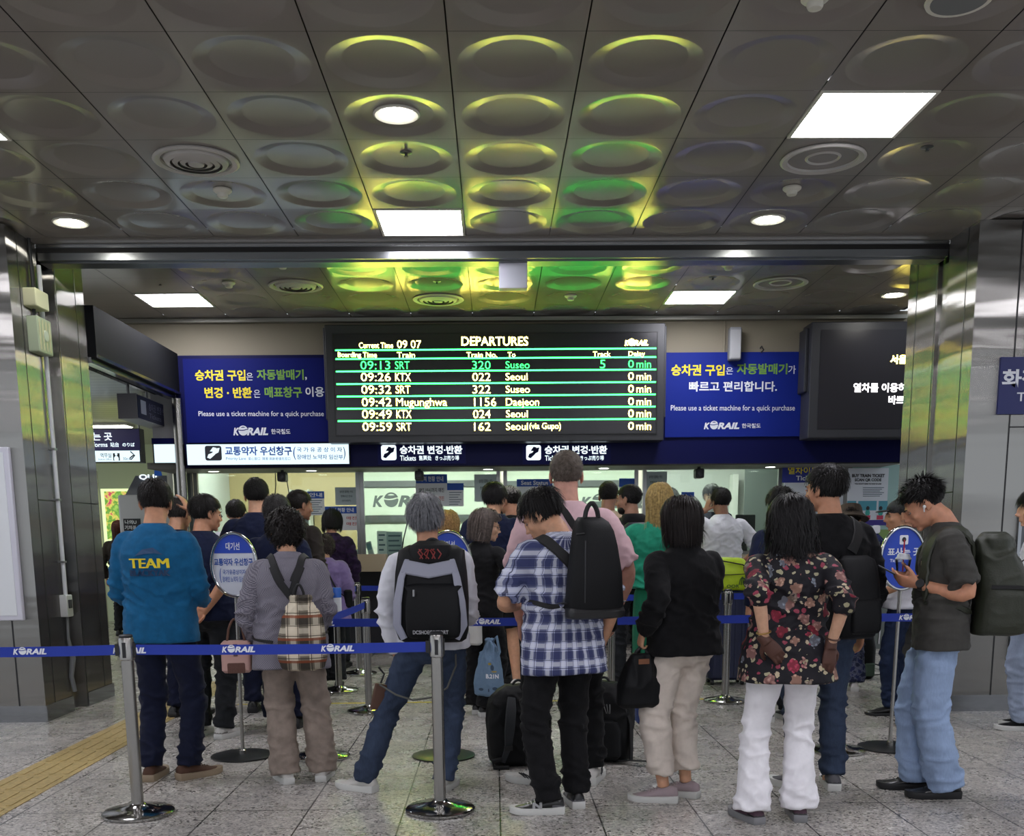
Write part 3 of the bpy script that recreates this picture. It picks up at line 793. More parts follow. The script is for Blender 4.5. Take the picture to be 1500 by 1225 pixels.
# notices on the glass
def notice(name, px0, px1, py0, py1, head, label, lines=(), hh=.2, base=PAPER, hcol=BLUEP, Y=None, group='paper notices on the ticket windows', cat='notice', fill=6):
    Y = YG-.012 if Y is None else Y
    t = thing(name, label, cat, atY((px0+px1)/2, py1, Y), group)
    m = MB(); plate(m, px0, px1, py0, py1, Y, .006); m.build('sheet', base, t)
    yh = py0+(py1-py0)*hh
    if hh > 0:
        m = MB(); plate(m, px0, px1, py0, yh, Y-.001, .001); m.build('heading', hcol, t)
        if head:
            m = MB(); wtext(m, head, px0+(px1-px0)*.12, px1-(px1-px0)*.12, py0+(yh-py0)*.2, yh-(yh-py0)*.2, Y-.003, .02); m.build('lettering', WHITEP, t, smooth=False)
    for s, fx0, fx1, fy0, fy1, mm in lines:
        m = MB(); wtext(m, s, px0+(px1-px0)*fx0, px0+(px1-px0)*fx1, py0+(py1-py0)*fy0, py0+(py1-py0)*fy1, Y-.003, .012); m.build('lettering', mm, t, smooth=False)
    if fill:
        m = MB()
        for k in range(fill):
            y = yh+(py1-yh)*(k+.8)/(fill+.8); plate(m, px0+(px1-px0)*.12, px1-(px1-px0)*(.12+.1*(k % 3)), y, y+1.0, Y-.001, .001)
        m.build('text_lines', plain('pale ink', '5a6a78', .7), t)
    return t
G = [('01시까지', .05, .5, .42, .56, INK), ('매진', .66, .96, .42, .56, REDP), ('03시까지', .05, .5, .66, .8, INK), ('매진', .66, .96, .66, .8, REDP)]
notice('paper_notice', 476, 524, 742, 777, '좌석 현황 안내', 'notice with blue heading on the leftmost window right of the woman in purple', G, .30, fill=0)
notice('paper_notice', 450, 475, 720, 755, '안내', 'white notice with blue heading above the woman in purple', fill=7, hh=.3)
NL = [('승차권 결제는 카드', .2, .8, .18, .32, INK), ('판매시간 안내', .25, .75, .44, .56, INK), ('(승차권창구)', .3, .7, .7, .82, INK)]
notice('paper_notice', 491, 524, 714, 740, '', 'grey paper notice on the leftmost window above the seat notice', NL, 0, PAPERG, fill=0)
notice('paper_notice', 609, 655, 695, 742, '좌석 현황 안내', 'large white notice with blue heading held under a camera on the second window',
       [('SRT 10시까지 매진', .1, .9, .42, .56, INK), ('KTX 12시까지 매진', .1, .9, .68, .82, REDP)], .28, fill=0)
notice('paper_notice', 655, 679, 708, 742, '', 'white notice with blue heading right of the large seat notice', fill=6, hh=.3)
notice('paper_notice', 695, 728, 695, 735, '', 'grey paper notice at the right end of the second window', NL, 0, PAPERG, fill=0)
notice('paper_notice', 757, 809, 702, 745, 'Seat Status', 'notice with blue heading behind the man in plaid', [('Until 10:00', .5, .95, .5, .62, INK)], .25, fill=0)
notice('paper_notice', 907, 931, 701, 745, '', 'white notice with blue heading right of the man in beige', fill=6, hh=.28)
notice('paper_notice', 944, 977, 691, 722, '', 'grey paper notice above the blonde woman', NL, 0, PAPERG, fill=0)
notice('paper_notice', 998, 1017, 721, 734, '', 'blue card on the rightmost window beside the white shirt man', hh=.55, fill=2)
# cameras and soffit lamps
for px, lab in ((413, 'small black security camera over the leftmost ticket window'), (614, 'small black security camera over the large seat notice'), (1024, 'small black security camera over the rightmost ticket window')):
    p = atY(px, 689, YG-.5)
    p = atY(px, 680 if px == 413 else 686, YG-.45)
    t = thing('security_camera', lab, 'camera', (p.x, YG-.45, zf0-.006), 'security cameras under the soffit')
    MB().rbox(p.x-.05, p.x+.05, YG-.53, YG-.37, zf0-.14, zf0-.03, .02, 3, 'y').build('body', BLACK, t)
    MB().cyl((p.x, YG-.45, zf0-.03), (p.x, YG-.45, zf0-.004), .018).build('mount', BLACK, t)
    MB().lathe((p.x, YG-.53, zf0-.085), [(.03, 0), (.028, -.012), (.012, -.014)], 16, 'y').build('lens', SCREEN, t)
m = MB(); p = atY(408, 700, YG-.02); m.tube([(p.x, YG-.2, zf0-.01), (p.x-.02, YG-.1, zf0-.15), (p.x-.06, YG-.03, zf0-.35)], .006, 6)
m.tube([(p.x+.12, YG-.2, zf0-.01), (p.x+.13, YG-.05, zf0-.3)], .006, 6)
tag(m.build('camera_cable', BLACK), 'two thin black cables hanging by the left security camera', 'cable')
SL = glow('soffit lamp lens', (.95, 1, .9, 1), 9.0)
for px, lab in ((311, 'leftmost'), (455, 'second'), (715, 'third'), (885, 'fourth'), (1130, 'rightmost')):
    p = atY(px, 687, YW+.45)
    t = thing('soffit_lamp', '%s small lamp recessed in the soffit above the ticket windows' % lab, 'lamp', (p.x, YW+.5, zf0), 'small lamps in the soffit')
    MB().lathe((p.x, YW+.5, zf0-.006), [(.075, .002), (.08, -.004), (.06, -.008)], 20).build('ring', ALU, t)
    MB().lathe((p.x, YW+.5, zf0-.012), [(.001, -.004), (.055, -.003), (.058, .003)], 20).build('lens', SL, t)

# objects behind the glass
def desk_item(name, px0, px1, py0, py1, Y, d, mat, label, cat, **k):
    a, b_ = atY(px0, py1, Y), atY(px1, py0, Y); m = MB(); m.rbox(a.x, b_.x, Y, Y+d, a.z, b_.z, .008, 2, 'y'); return tag(m.build(name, mat), label, cat), a, b_
t = thing('document_shelf', 'dark document shelf unit seen through the leftmost window', 'shelf', atY(438, 800, Yb-.4))
a, b_ = atY(427, 790, Yb-.4), atY(452, 717, Yb-.4)
m = MB(); m.box(a.x, b_.x, Yb-.1, Yb-.02, .8, b_.z); m.box(a.x, a.x+.02, Yb-.4, Yb-.02, .8, b_.z); m.box(b_.x-.02, b_.x, Yb-.4, Yb-.02, .8, b_.z); m.build('cabinet', plain('pale shelf', 'b9bdb4', .5), t, smooth=False)
for k in range(8):
    z = b_.z-.08-k*.09; MB().box(a.x+.02, b_.x-.02, Yb-.4, Yb-.1, z, z+.025).build('tray', DARKCASE if k % 2 == 0 else PAPERG, t)
a, b_ = atY(1077, 800, YG+.5), atY(1100, 754, YG+.5)
t = thing('computer_monitor', 'black computer monitor behind the rightmost ticket window', 'monitor', (a.x, YG+.5, zc-.02))
MB().rbox(a.x, b_.x+.06, YG+.5, YG+.54, a.z, b_.z, .01, 2, 'y').build('screen_case', BLACK, t)
MB().box(a.x+.1, a.x+.16, YG+.52, YG+.56, zc-.02, a.z+.05).build('stand', BLACK, t); MB().box(a.x+.03, a.x+.24, YG+.45, YG+.62, zc-.02, zc-.005).build('foot', BLACK, t)
def standcard(px0, px1, py0, py1, lab, mat=PAPER, txt=None):
    a, b_ = atY(px0, py1, YG+.12), atY(px1, py0, YG+.12)
    t = thing('counter_card', lab, 'card', (a.x, YG+.12, zc-.02), 'cards standing on the counter')
    MB().box(a.x, b_.x, YG+.12, YG+.135, zc-.02, b_.z).build('card', mat, t)
    m = MB()
    for k in range(5): m.box(a.x+.02, b_.x-.02-.02*(k % 2), YG+.118, YG+.12, b_.z-.06-k*.06, b_.z-.04-k*.06)
    m.build('print', plain('pale ink', '5a6a78', .7), t)
standcard(553, 566, 778, 812, 'tall white card standing on the counter left of the grey haired man')
standcard(567, 589, 779, 812, 'grey printed sheet standing on the counter beside the tall white card', PAPERG)
standcard(505, 526, 805, 826, 'framed pale card on the counter right of the woman in purple', plain('pale blue card', 'a9bcb9', .5))
p = atY(545, 801, YG+.08)
t = thing('card_reader', 'small pale card reader tilted on the counter', 'card reader', (p.x, YG+.08, zc-.02))
m = MB(); m.rbox(-.035, .035, -.015, .015, 0, .2, .01, 2); m.xform(Matrix.Translation((p.x, YG+.08, zc-.02)) @ Matrix.Rotation(R(-14), 4, 'Y')); m.build('body', plain('pale grey plastic', 'b7bdbd', .4), t)
m = MB(); m.box(-.026, .026, -.018, -.0155, .1, .18); m.xform(Matrix.Translation((p.x, YG+.08, zc-.02)) @ Matrix.Rotation(R(-14), 4, 'Y')); m.build('display', plain('pale display', '7fa0a8', .3), t)
m = MB(); p = atY(590, 805, YG+.05); m.tube([(p.x-.02, YG+.06, zc-.02), (p.x+.01, YG+.06, zc+.2), (p.x+.07, YG+.06, zc+.42)], .008, 8)
tag(m.build('microphone', BLACK), 'thin black gooseneck microphone on the counter by the grey haired man', 'microphone')

# posters right of the windows
YPo = YG-.13
t = thing('timetable_poster', 'navy topped information poster behind the man in the black jacket', 'poster', atY(1190, 800, YPo))
m = MB(); plate(m, 1147, 1234, 679, 850, YPo, .02); m.build('sheet', plain('white poster', 'd3d8e2', .55), t)
m = MB(); plate(m, 1146, 1234, 679, 707, YPo-.002, .002); m.build('heading', plain('navy heading', '23308a', .5), t)
for s, x0, x1, y0, y1, mm in (('열차이용 안내', 1154, 1224, 684, 695, YELP), ('Ticket Guide', 1166, 1223, 697, 704, WHITEP), ('이용하시기 바랍니다.', 1158, 1224, 730, 738, INK)):
    m = MB(); wtext(m, s, x0, x1, y0, y1, YPo-.004, .02); m.build('lettering', mm, t, smooth=False)
t = thing('frame_post', 'pale steel frame post between the two posters', 'post', atY(1239, 850, YPo))
m = MB(); plate(m, 1234, 1245, 676, 860, YPo-.01, .06); m.build('post', ALU, t)
t = thing('poster_case', 'pale teal poster case with a mountain scene behind the cap man', 'poster', atY(1290, 860, YPo))
m = MB(); plate(m, 1245, 1322, 681, 860, YPo, .02); m.build('backing', plain('pale teal print', '9dbfbc', .5), t)
m = MB(); plate(m, 1245, 1322, 776, 860, YPo-.002, .002); m.build('grass', plain('grass print', '7f9a5a', .6), t)
t = thing('ticket_poster', 'white poster about buying train tickets beside the cap man', 'poster', atY(1270, 770, YPo)); Y = YPo-.012
m = MB(); plate(m, 1241, 1300, 686, 770, Y, .008); m.build('sheet', plain('white poster', 'd3d8e2', .55), t)
for s, x0, x1, y0, y1, mm in (('BUY TRAIN TICKET', 1248, 1296, 694.5, 699.5, INK), ('SCAN QR CODE', 1252, 1291, 701, 706, INK), ('YOU DON\'T NEED TO WAIT IN LINE', 1252, 1291, 708, 710, INK)):
    m = MB(); wtext(m, s, x0, x1, y0, y1, Y-.003, .04); m.build('lettering', mm, t, smooth=False)
m = MB()
for k in range(6): plate(m, 1264, 1295-(k % 3)*3, 714+k*2.5, 715+k*2.5, Y-.001, .001)
m.build('text_lines', plain('pale ink', '5a6a78', .7), t)
for px0, px1 in ((1241, 1254), (1257, 1284), (1287, 1300)):
    m = MB(); plate(m, px0, px1, 734, 748, Y-.002, .002); m.build('picture', plain('teal picture', '4f9aae', .5), t)
for k, px in enumerate((1249, 1271, 1290)):
    m = MB(); c = atY(px, 749, Y-.003)
    m.ell((c.x, Y-.003, c.z+.035), (.022, .002, .026), 10, 6); m.m = 1; m.ell((c.x, Y-.003, c.z-.02), (.03, .002, .04), 10, 6); m.m = 2; m.box(c.x-.045, c.x+.035, Y-.004, Y-.002, c.z-.1, c.z-.05)
    m.build('seated_figure', [INK, plain('teal clothes', '3fa39a', .6), plain('pink clothes', 'c03a5a', .6)], t)
m = MB(); plate(m, 1241, 1300, 762, 770, Y-.002, .002); m.build('footer', plain('purple footer', '3a2f86', .5), t)

# ------------------------------------------------------------------ left bulkhead and the lit passage beyond
BH = plain('dark painted bulkhead', '191a1d', .7, spec=.1)
zb = atX(125, 522, -3.62).z
zb0, zb1 = atX(200, 549.5, -3.47).z, atX(200, 484, -3.47).z
m = MB(); m.box(-3.75, -3.47, 9.48, YW-.001, zb0+.0, zb1)
struct('wall_passage', m, BH, 'dark bulkhead over the passage at the left', 'bulkhead')
m = MB(); m.box(-3.60, -3.52, 9.48, YW, zb0-.05, zb0); m.box(-3.47, -3.455, 9.48, YW, zb0-.005, zb0+.02)
struct('trim_4', m, STEEL, 'steel rail along the lower edge of the dark bulkhead', 'rail', smooth=False)
p = atY(266, 700, YW-.05)
tag(MB().cyl((p.x, YW-.05, 0), (p.x, YW-.05, zb0-.05), .055, n=24).build('steel_post', plain('satin steel post', '9a9894', .27, 1.0)), 'round steel post at the end of the dark bulkhead', 'post')
m = MB(); plate(m, 222, 262, 575, 642, YW+.1, .1); m.m = 1; plate(m, 222, 266, 642, 651, YW+.06, .1); plate(m, 222, 266, 681, 686, YW+.06, .1)
struct('wall_passage', m, [plain('grey white panel', 'a9a9ac', .6), NAVY], 'grey panel with a navy band left of the steel post', 'wall', smooth=False)
t = thing('lit_panel', 'plain bright pale blue lit panel left of the steel post', 'sign', atY(246, 665, YW))
m = MB(); plate(m, 224, 264, 650, 679, YW, .06); m.build('light_box', DARKCASE, t); m = MB(); plate(m, 226, 263, 651, 678, YW-.003, .003); m.build('lit_face', SIGNLIT, t)
ZP = 3.05
m = MB(); m.box(-10, -3.9, 9.5, 19, ZP, ZP+.05)
def m_slats():
    t = NT('slatted metal ceiling'); x = t.xyz()
    q = t.math('FRACT', t.math('MULTIPLY', x[1], 5.0)); t.color(t.ramp(q, [(0, srgb('5d5d55')), (.12, srgb('a8a698')), (.9, srgb('b5b3a6'))])); t.set(Roughness=.3, Metallic=.3)
    t.bump(q, .4, .02); return t.m
struct('ceiling_passage', m, m_slats(), 'slatted metal ceiling of the passage at the left', 'ceiling')
m = MB(); m.box(-10, -3.6, 18.4, 18.5, 0, ZP+.05); struct('wall_passage_end', m, plain('pale green wall', 'c4cdb0', .7), 'pale end wall of the passage at the left', 'wall')
m = MB(); m.box(-3.98, -3.95, YG+.1, 18.4, 0, ZP); struct('wall_passage_right', m, plain('pale passage wall', 'bfc0ba', .7), 'pale right wall of the passage', 'wall')
PL = glow('passage lamp', (.98, 1.0, .86, 1), 9.0)
for k, (x, y) in enumerate(((-5.6, 12.3), (-5.8, 15.2), (-7.6, 13.5))):
    t = thing('passage_light', 'long ceiling light %s in the passage at the left' % ('nearest', 'furthest', 'leftmost')[k], 'ceiling light', (x, y, ZP), 'passage ceiling lights')
    MB().box(x-.65, x+.65, y-.17, y+.17, ZP-.03, ZP).build('housing', WHITEPL, t); MB().box(x-.62, x+.62, y-.14, y+.14, ZP-.036, ZP-.03).build('diffuser', PL, t)
# hanging signs
r1 = lambda x: 120+x/3.828
r1y = lambda y: 540+y/3.828
Yh = 13.4
t = thing('platform_sign', 'hanging platform sign with a navy upper half in the passage', 'sign', atY(170, 655, Yh))
m = MB(); plate(m, 100, 206, 628, 678, Yh, .16); m.build('case', DARKCASE, t)
m = MB(); plate(m, 101, 204.5, 629, 660, Yh-.004, .004); m.build('upper_face', plain('purple navy face', '2b2470', .4), t)
m = MB(); plate(m, 101, 204.5, 660.5, 676.5, Yh-.004, .004); m.build('lower_face', SIGNLIT, t)
for s, x0, x1, y0, y1, mm, bd in (('타는 곳', 14, 170, 358, 404, SIGNWHITE, .02), ('Platforms', 14, 144, 414, 440, SIGNWHITE, .012), ('站台', 160, 208, 414, 440, SIGNWHITE, .012), ('のりば', 228, 296, 416, 438, SIGNWHITE, .012), ('역무실', 104, 166, 474, 500, INK, .01), ('Station Office', 92, 166, 504, 514, INK, 0), ('30m', 232, 262, 498, 514, INK, 0)):
    m = MB(); wtext(m, s, r1(x0), r1(x1), r1y(y0), r1y(y1), Yh-.007, bd); m.build('lettering', mm, t, smooth=False)
m = MB(); plate(m, r1(175), r1(212), r1y(475), r1y(516), Yh-.006, .002); m.build('icon_tile', INK, t)
m = MB(); c = atY(r1(193), r1y(497), Yh-.007); m.ell((c.x, Yh-.008, c.z+.035), (.016, .001, .018), 10, 6); m.ell((c.x, Yh-.008, c.z-.02), (.03, .001, .035), 10, 6); m.build('icon_figure', SIGNLIT, t)
m = MB(); c = atY(r1(270), r1y(512), Yh-.007); d = atY(r1(296), r1y(488), Yh-.007)
m.tube([(c.x, Yh-.007, c.z), (c.x, Yh-.007, d.z-.03), (c.x+.04, Yh-.007, d.z), (d.x, Yh-.007, d.z)], .008, 6); m.tube([(d.x-.05, Yh-.007, d.z+.05), (d.x, Yh-.007, d.z), (d.x-.05, Yh-.007, d.z-.05)], .008, 6); m.build('arrow', INK, t)
m = MB(); c = atY(200, 620, Yh); m.cyl((c.x, Yh+.08, atY(200, 628, Yh).z), (c.x, Yh+.08, ZP), .012, n=8); m.cyl((c.x-1.0, Yh+.08, atY(200, 628, Yh).z), (c.x-1.0, Yh+.08, ZP), .012, n=8); m.build('hanger', ALU, t)
# angled navy sign box under the bulkhead
t = thing('passage_sign', 'dark navy sign box hung under the bulkhead, turned along the passage', 'sign', (-3.76, 10.6, 2.8))
pa, pb = atX(201, 600, -3.70), atX(244, 600, -3.70); z1 = atX(201, 577, -3.7).z; z0 = atX(201, 613, -3.7).z
y0, y1 = min(pa.y, pb.y), max(pa.y, pb.y)
xf = -3.70
m = MB(); m.box(xf-.2, xf, y0, y1, z0, z1); m.build('case', plain('grey sign case', '8b8a90', .4), t, smooth=False)
m = MB(); m.box(xf, xf+.006, y0+.01, y1-.01, z0+.01, z1-.01); m.m = 1; m.box(xf-.2, xf, y0-.004, y0, z0, z1); m.build('face', [plain('dark navy face', '171b40', .7), plain('grey sign end', '77767e', .4)], t)
o = Vector((xf+.008, y0+.35, z0+(z1-z0)*.48)); L = y1-y0
m = MB(); lettering(m, '승차권 변경·반환', o, (0, 1, 0), (0, 0, 1), L*.62, (z1-z0)*.32, .012); lettering(m, 'Tickets', o-Vector((0, 0, (z1-z0)*.3)), (0, 1, 0), (0, 0, 1), L*.4, .05, 0); m.build('lettering', plain('faint lettering', '5a5f86', .5), t, smooth=False)
m = MB(); m.box(xf+.006, xf+.009, y0+.1, y0+.26, z0+(z1-z0)*.25, z0+(z1-z0)*.8); m.build('icon_tile', plain('faint icon', 'a0a4bc', .5), t)
m = MB(); m.cyl((xf-.15, y0+.2, z1), (xf-.15, y0+.2, ZP), .015, n=8); m.cyl((xf-.15, y1-.2, z1), (xf-.15, y1-.2, ZP), .015, n=8); m.build('hanger', ALU, t)
# shop, kiosk and poster in the passage
Ys = 17.2
t = thing('shop_poster', 'bright green and pink shop poster glowing at the end of the passage', 'poster', atY(165, 870, Ys))
m = MB(); plate(m, 152, 196, 716, 850, Ys, .05); m.build('light_box', glow('lit poster', (.75, .9, .45, 1), .9), t)
def m_leafy():
    t = NT('leafy print'); n = t.noise(9, detail=3); t.color(t.ramp(n, [(.35, srgb('d24a6a')), (.45, srgb('e8e06a')), (.55, srgb('5aa03a')), (.7, srgb('a8d060'))])); t.link(t.b.inputs['Base Color'].links[0].from_socket, t.b.inputs['Emission Color']); t.set(Emission_Strength=.5); return t.m
m = MB(); plate(m, 155, 193, 720, 790, Ys-.005, .005); m.build('print', m_leafy(), t)
m = MB(); plate(m, 148, 152, 690, 1010, Ys-.02, .08); m.build('frame', WHITEPL, t)
Yk = 13.9
t = thing('ticket_kiosk', 'white self service kiosk in the passage behind the man in the blue shirt', 'kiosk', atY(205, 960, Yk))
ka, kb = atY(177, 800, Yk), atY(258, 800, Yk)
m = MB(); z1 = atY(200, 725, Yk).z; m.rbox(ka.x, kb.x, Yk, Yk+.6, 0, z1, .03, 3); m.build('cabinet', plain('kiosk white', 'b6b7bd', .45), t)
z2 = atY(200, 697, Yk).z; m = MB(); m.add([(ka.x+.1, Yk+.02, z1), (kb.x, Yk+.02, z1), (kb.x, Yk+.02, z2), (ka.x+.25, Yk+.02, z2), (ka.x+.1, Yk+.3, z1), (kb.x, Yk+.3, z1), (kb.x, Yk+.3, z2), (ka.x+.25, Yk+.3, z2)], [(0, 1, 2, 3), (7, 6, 5, 4), (0, 4, 5, 1), (1, 5, 6, 2), (2, 6, 7, 3), (3, 7, 4, 0)]); m.build('header', plain('kiosk grey', '6a6d76', .45), t, smooth=False)
m = MB(); wtext(m, 'QUI', 204, 230, 695, 704, Yk-.01, .03); m.build('lettering', SIGNWHITE, t, smooth=False)
m = MB(); plate(m, 181, 206, 760, 778, Yk-.006, .006); m.build('label_plate', INK, t)
for s, y0, y1 in (('나의U', 762, 768), ('기차표', 770, 776)):
    m = MB(); wtext(m, s, 183, 200, y0, y1, Yk-.009, .02); m.build('lettering', WHITEP, t, smooth=False)
m = MB(); Yq = 13.2; A, B, C_ = atY(226, 647, Yq), atY(237, 697, Yq), atY(226, 697, Yq)
m.add([(A.x, Yq, A.z), (B.x, Yq, B.z), (C_.x, Yq, C_.z), (A.x, Yq+.02, A.z), (B.x, Yq+.02, B.z), (C_.x, Yq+.02, C_.z)], [(0, 2, 1), (3, 4, 5), (0, 1, 4, 3), (1, 2, 5, 4), (2, 0, 3, 5)])
m.cyl(((A.x+C_.x)/2+.02, Yq+.01, A.z-.03), ((A.x+C_.x)/2+.02, Yq+.01, ZP), .004, n=6); ob = m.build('blue_pennant', plain('bright blue print', '1f66d8', .5), smooth=False); tag(ob, 'bright blue triangular pennant hung left of the lit panel', 'pennant')
# ------------------------------------------------------------------ people: shapes
def V(*a): return Vector(a)
def ik(a, c, l1, l2, pole):
    """middle joint and clamped end of a two-bone chain from a to c, bending towards pole"""
    a, c = Vector(a), Vector(c); d = c-a; L = d.length
    if L > (l1+l2)*.998: d = d*((l1+l2)*.998/L); L = d.length; c = a+d
    x = (l1*l1-l2*l2+L*L)/(2*L); h = math.sqrt(max(0, l1*l1-x*x)); u = d/L
    p = Vector(pole); p = p-u*p.dot(u)
    p = p.normalized() if p.length > 1e-5 else u.orthogonal().normalized()
    return a+u*x+p*h, c
def limb(mb, pts, rad, n=14, flat=1.0, sub=3):
    """smooth tapering tube through joints; rad = (t, r) along the whole chain with t in joint units"""
    P = [Vector(p) for p in pts]; m = len(P)-1; out = []; rr = []
    def cr(i, t):
        p0 = P[max(i-1, 0)]; p1 = P[i]; p2 = P[i+1]; p3 = P[min(i+2, m)]
        k = .35
        m1 = (p2-p0)*k; m2 = (p3-p1)*k
        return p1*(2*t**3-3*t*t+1)+m1*(t**3-2*t*t+t)+p2*(-2*t**3+3*t*t)+m2*(t**3-t*t)
    def rad_at(t):
        for (t0, r0), (t1, r1) in zip(rad, rad[1:]):
            if t <= t1: return r0+(r1-r0)*(t-t0)/max(1e-6, t1-t0)
        return rad[-1][1]
    N = m*sub*2
    for k in range(N+1):
        t = k/N*m; i = min(int(t), m-1); out.append(cr(i, t-i)); rr.append(rad_at(t))
    mb.tube(out, rr, n)
def ringz(z, rx, ry, cy=0, n=24, cx=0, e=2.4):
    o = []
    for k in range(n):
        a = 2*PI*k/n; c, s = math.cos(a), math.sin(a)
        o.append(V(cx+math.copysign(abs(c)**(2/e), c)*rx, cy+math.copysign(abs(s)**(2/e), s)*ry, z))
    return o
def solidify(mb, name, voxel, smooth=3, push=0.0):
    """fuse overlapping closed pieces into one continuous surface"""
    me = mb.mesh(name); o = bpy.data.objects.new(name, me); COL.objects.link(o)
    r = o.modifiers.new('r', 'REMESH'); r.mode = 'VOXEL'; r.voxel_size = voxel
    if smooth:
        s = o.modifiers.new('s', 'SMOOTH'); s.factor = .5; s.iterations = smooth
    bpy.context.view_layer.update()
    ev = o.evaluated_get(bpy.context.evaluated_depsgraph_get())
    out = bpy.data.meshes.new_from_object(ev)
    bpy.data.objects.remove(o); bpy.data.meshes.remove(me)
    out.name = name; out.shade_smooth(); return out
def crease(me, amp, f=(3.4, 3.4, 15), seed=0, zones=None, diag=.6, base=.35):
    """press soft folds into cloth; zones = (z, spread, gain)"""
    n = len(me.vertices); co = [0.0]*(3*n); no = [0.0]*(3*n)
    me.vertices.foreach_get('co', co); me.vertices.foreach_get('normal', no)
    for i in range(n):
        x, y, z = co[3*i:3*i+3]
        w_ = base
        if zones:
            for zc, sp, g in zones:
                d = (z-zc)/sp
                if -2.5 < d < 2.5: w_ += g*math.exp(-d*d)
        q = noise.noise(V(x*f[0]+seed*3.1, y*f[1]+seed, (z+diag*x)*f[2])) + .5*noise.noise(V(x*f[0]*2.1, y*f[1]*2.1+seed, (z-diag*x)*f[2]*1.6+9))
        q = (1-min(1, abs(q)*2.2))**1.5*.9-.2
        d = amp*w_*q
        co[3*i] += no[3*i]*d; co[3*i+1] += no[3*i+1]*d; co[3*i+2] += no[3*i+2]*d
    me.vertices.foreach_set('co', co); me.update()
def link_mesh(me, mat, parent, name=None):
    me.materials.clear()
    for m in (mat if isinstance(mat, (list, tuple)) else [mat]): me.materials.append(m)
    o = bpy.data.objects.new(name or me.name, me); COL.objects.link(o)
    if parent: o.parent = parent
    return o
def bvh_of(me):
    return BVHTree.FromPolygons([v.co for v in me.vertices], [tuple(p.vertices) for p in me.polygons])

def skin_mat(col='c89478'):
    k = 'skin '+col
    if k in MATS: return MATS[k]
    t = NT(k); c = srgb(col); c = (min(1, c[0]*1.16), min(1, c[1]*1.2), min(1, c[2]*1.24), 1); n = t.noise(35, detail=3)
    t.color(t.ramp(n, [(.3, tuple(x*.88 for x in c[:3])+(1,)), (.7, tuple(min(1, x*1.06) for x in c[:3])+(1,))]))
    t.set(Roughness=.5, Specular_IOR_Level=.4, Subsurface_Weight=.08, Subsurface_Scale=.02); MATS[k] = t.m; return t.m
def hair_mat(col='171312'):
    k = 'hair '+col
    if k in MATS: return MATS[k]
    t = NT(k); c = srgb(col); n = t.noise(55, detail=2)
    t.color(t.ramp(n, [(.3, tuple(x*.6 for x in c[:3])+(1,)), (.7, tuple(min(1, x*1.35) for x in c[:3])+(1,))]))
    t.set(Roughness=.5, Specular_IOR_Level=.2); MATS[k] = t.m; return t.m

def head_shape(mb, T, ears=True, woman=False):
    s0 = len(mb.v)
    jw = .92 if woman else 1.0
    mb.ell((0, -.014, .030), (.074, .096, .083), 22, 14)
    mb.ell((0, .026, -.022), (.063*jw, .068, .082), 20, 12)
    mb.ell((0, .030, -.070), (.052*jw, .056, .040), 18, 10)
    mb.ell((0, .076, -.096), (.021, .017, .015), 12, 8)
    mb.ell((0, .079, .020), (.047, .017, .012), 14, 8)
    for q in (-1, 1):
        mb.ell((q*.037, .063, -.030), (.022, .020, .022), 12, 8)
        mb.ell((q*.012, .099, -.036), (.0085, .010, .008), 10, 6)
        mb.ell((q*.047*jw, .004, -.055), (.014, .034, .036), 10, 8)
        if ears:
            E_ = Matrix.Rotation(R(q*18), 3, 'Z') @ Matrix.Rotation(R(-12), 3, 'X')
            mb.ell((q*.079, -.010, -.008), (.0075, .021, .034), 12, 10, E_)
            mb.ell((q*.077, -.002, -.034), (.007, .011, .012), 10, 6)
    mb.ell((0, .098, .0), (.0095, .013, .028), 12, 8, Matrix.Rotation(R(18), 3, 'X'))
    mb.ell((0, .110, -.028), (.0125, .015, .011), 12, 8)
    mb.ell((0, .090, -.058), (.025, .012, .0065), 14, 8)
    mb.ell((0, .089, -.071), (.022, .012, .0075), 14, 8)
    mb.xform(T, s0)
def hand_shape(mb, w_, d, n, side, s, curl=25, spread=0.0, thumb=.3, grip=None):
    """palm with five jointed fingers; w_ wrist, d finger direction, n palm normal, side +1 right / -1 left"""
    d = Vector(d).normalized(); n = Vector(n); n = (n-d*n.dot(d)).normalized(); t = d.cross(n)*side
    w_ = Vector(w_); k = .98*s
    P = lambda a, b, c: w_+(d*a+t*b+n*c)*k
    rs = []
    for a, hw, th in ((-.015, .027, .019), (.012, .030, .019), (.045, .038, .0165), (.075, .041, .0145), (.094, .040, .012), (.10, .034, .008)):
        rs.append([P(a, math.cos(2*PI*j/14)*hw, math.sin(2*PI*j/14)*th) for j in range(14)])
    mb.rings(rs)
    mb.ell(P(.04, .022, .008), (.017*k, .017*k, .022*k), 10, 8)
    for i, (off, L, r) in enumerate(((.029, .071, .0086), (.0098, .079, .0090), (-.0098, .073, .0086), (-.0285, .058, .0076))):
        c = curl[i] if isinstance(curl, (list, tuple)) else curl*(1+.12*i)
        p = P(.088, off, 0); pts = [P(.066, off*.95, -.001), p]; ang = 0; dd = d+t*off*spread*8
        for fr, a in ((.45, .55), (.30, .95), (.25, .65)):
            ang += R(c)*a
            v = (dd*math.cos(ang)+n*math.sin(ang)).normalized(); p = p+v*L*fr*k; pts.append(p)
        mb.tube(pts, [r*k*1.05, r*k*1.08, r*k, r*k*.93, r*k*.72], 9)
    b = P(.022, .026, .006); v = (d*.62+t*.72+n*thumb).normalized()
    v2 = (d*.82+t*.35+n*(thumb+.25)).normalized(); v3 = (d*.92+t*.05+n*(thumb+.35)).normalized()
    p1 = b+v*.036*k; p2 = p1+v2*.033*k; p3 = p2+v3*.026*k
    mb.tube([b, p1, p2, p3], [.013*k, .0115*k, .0105*k, .0075*k], 9)
    return P

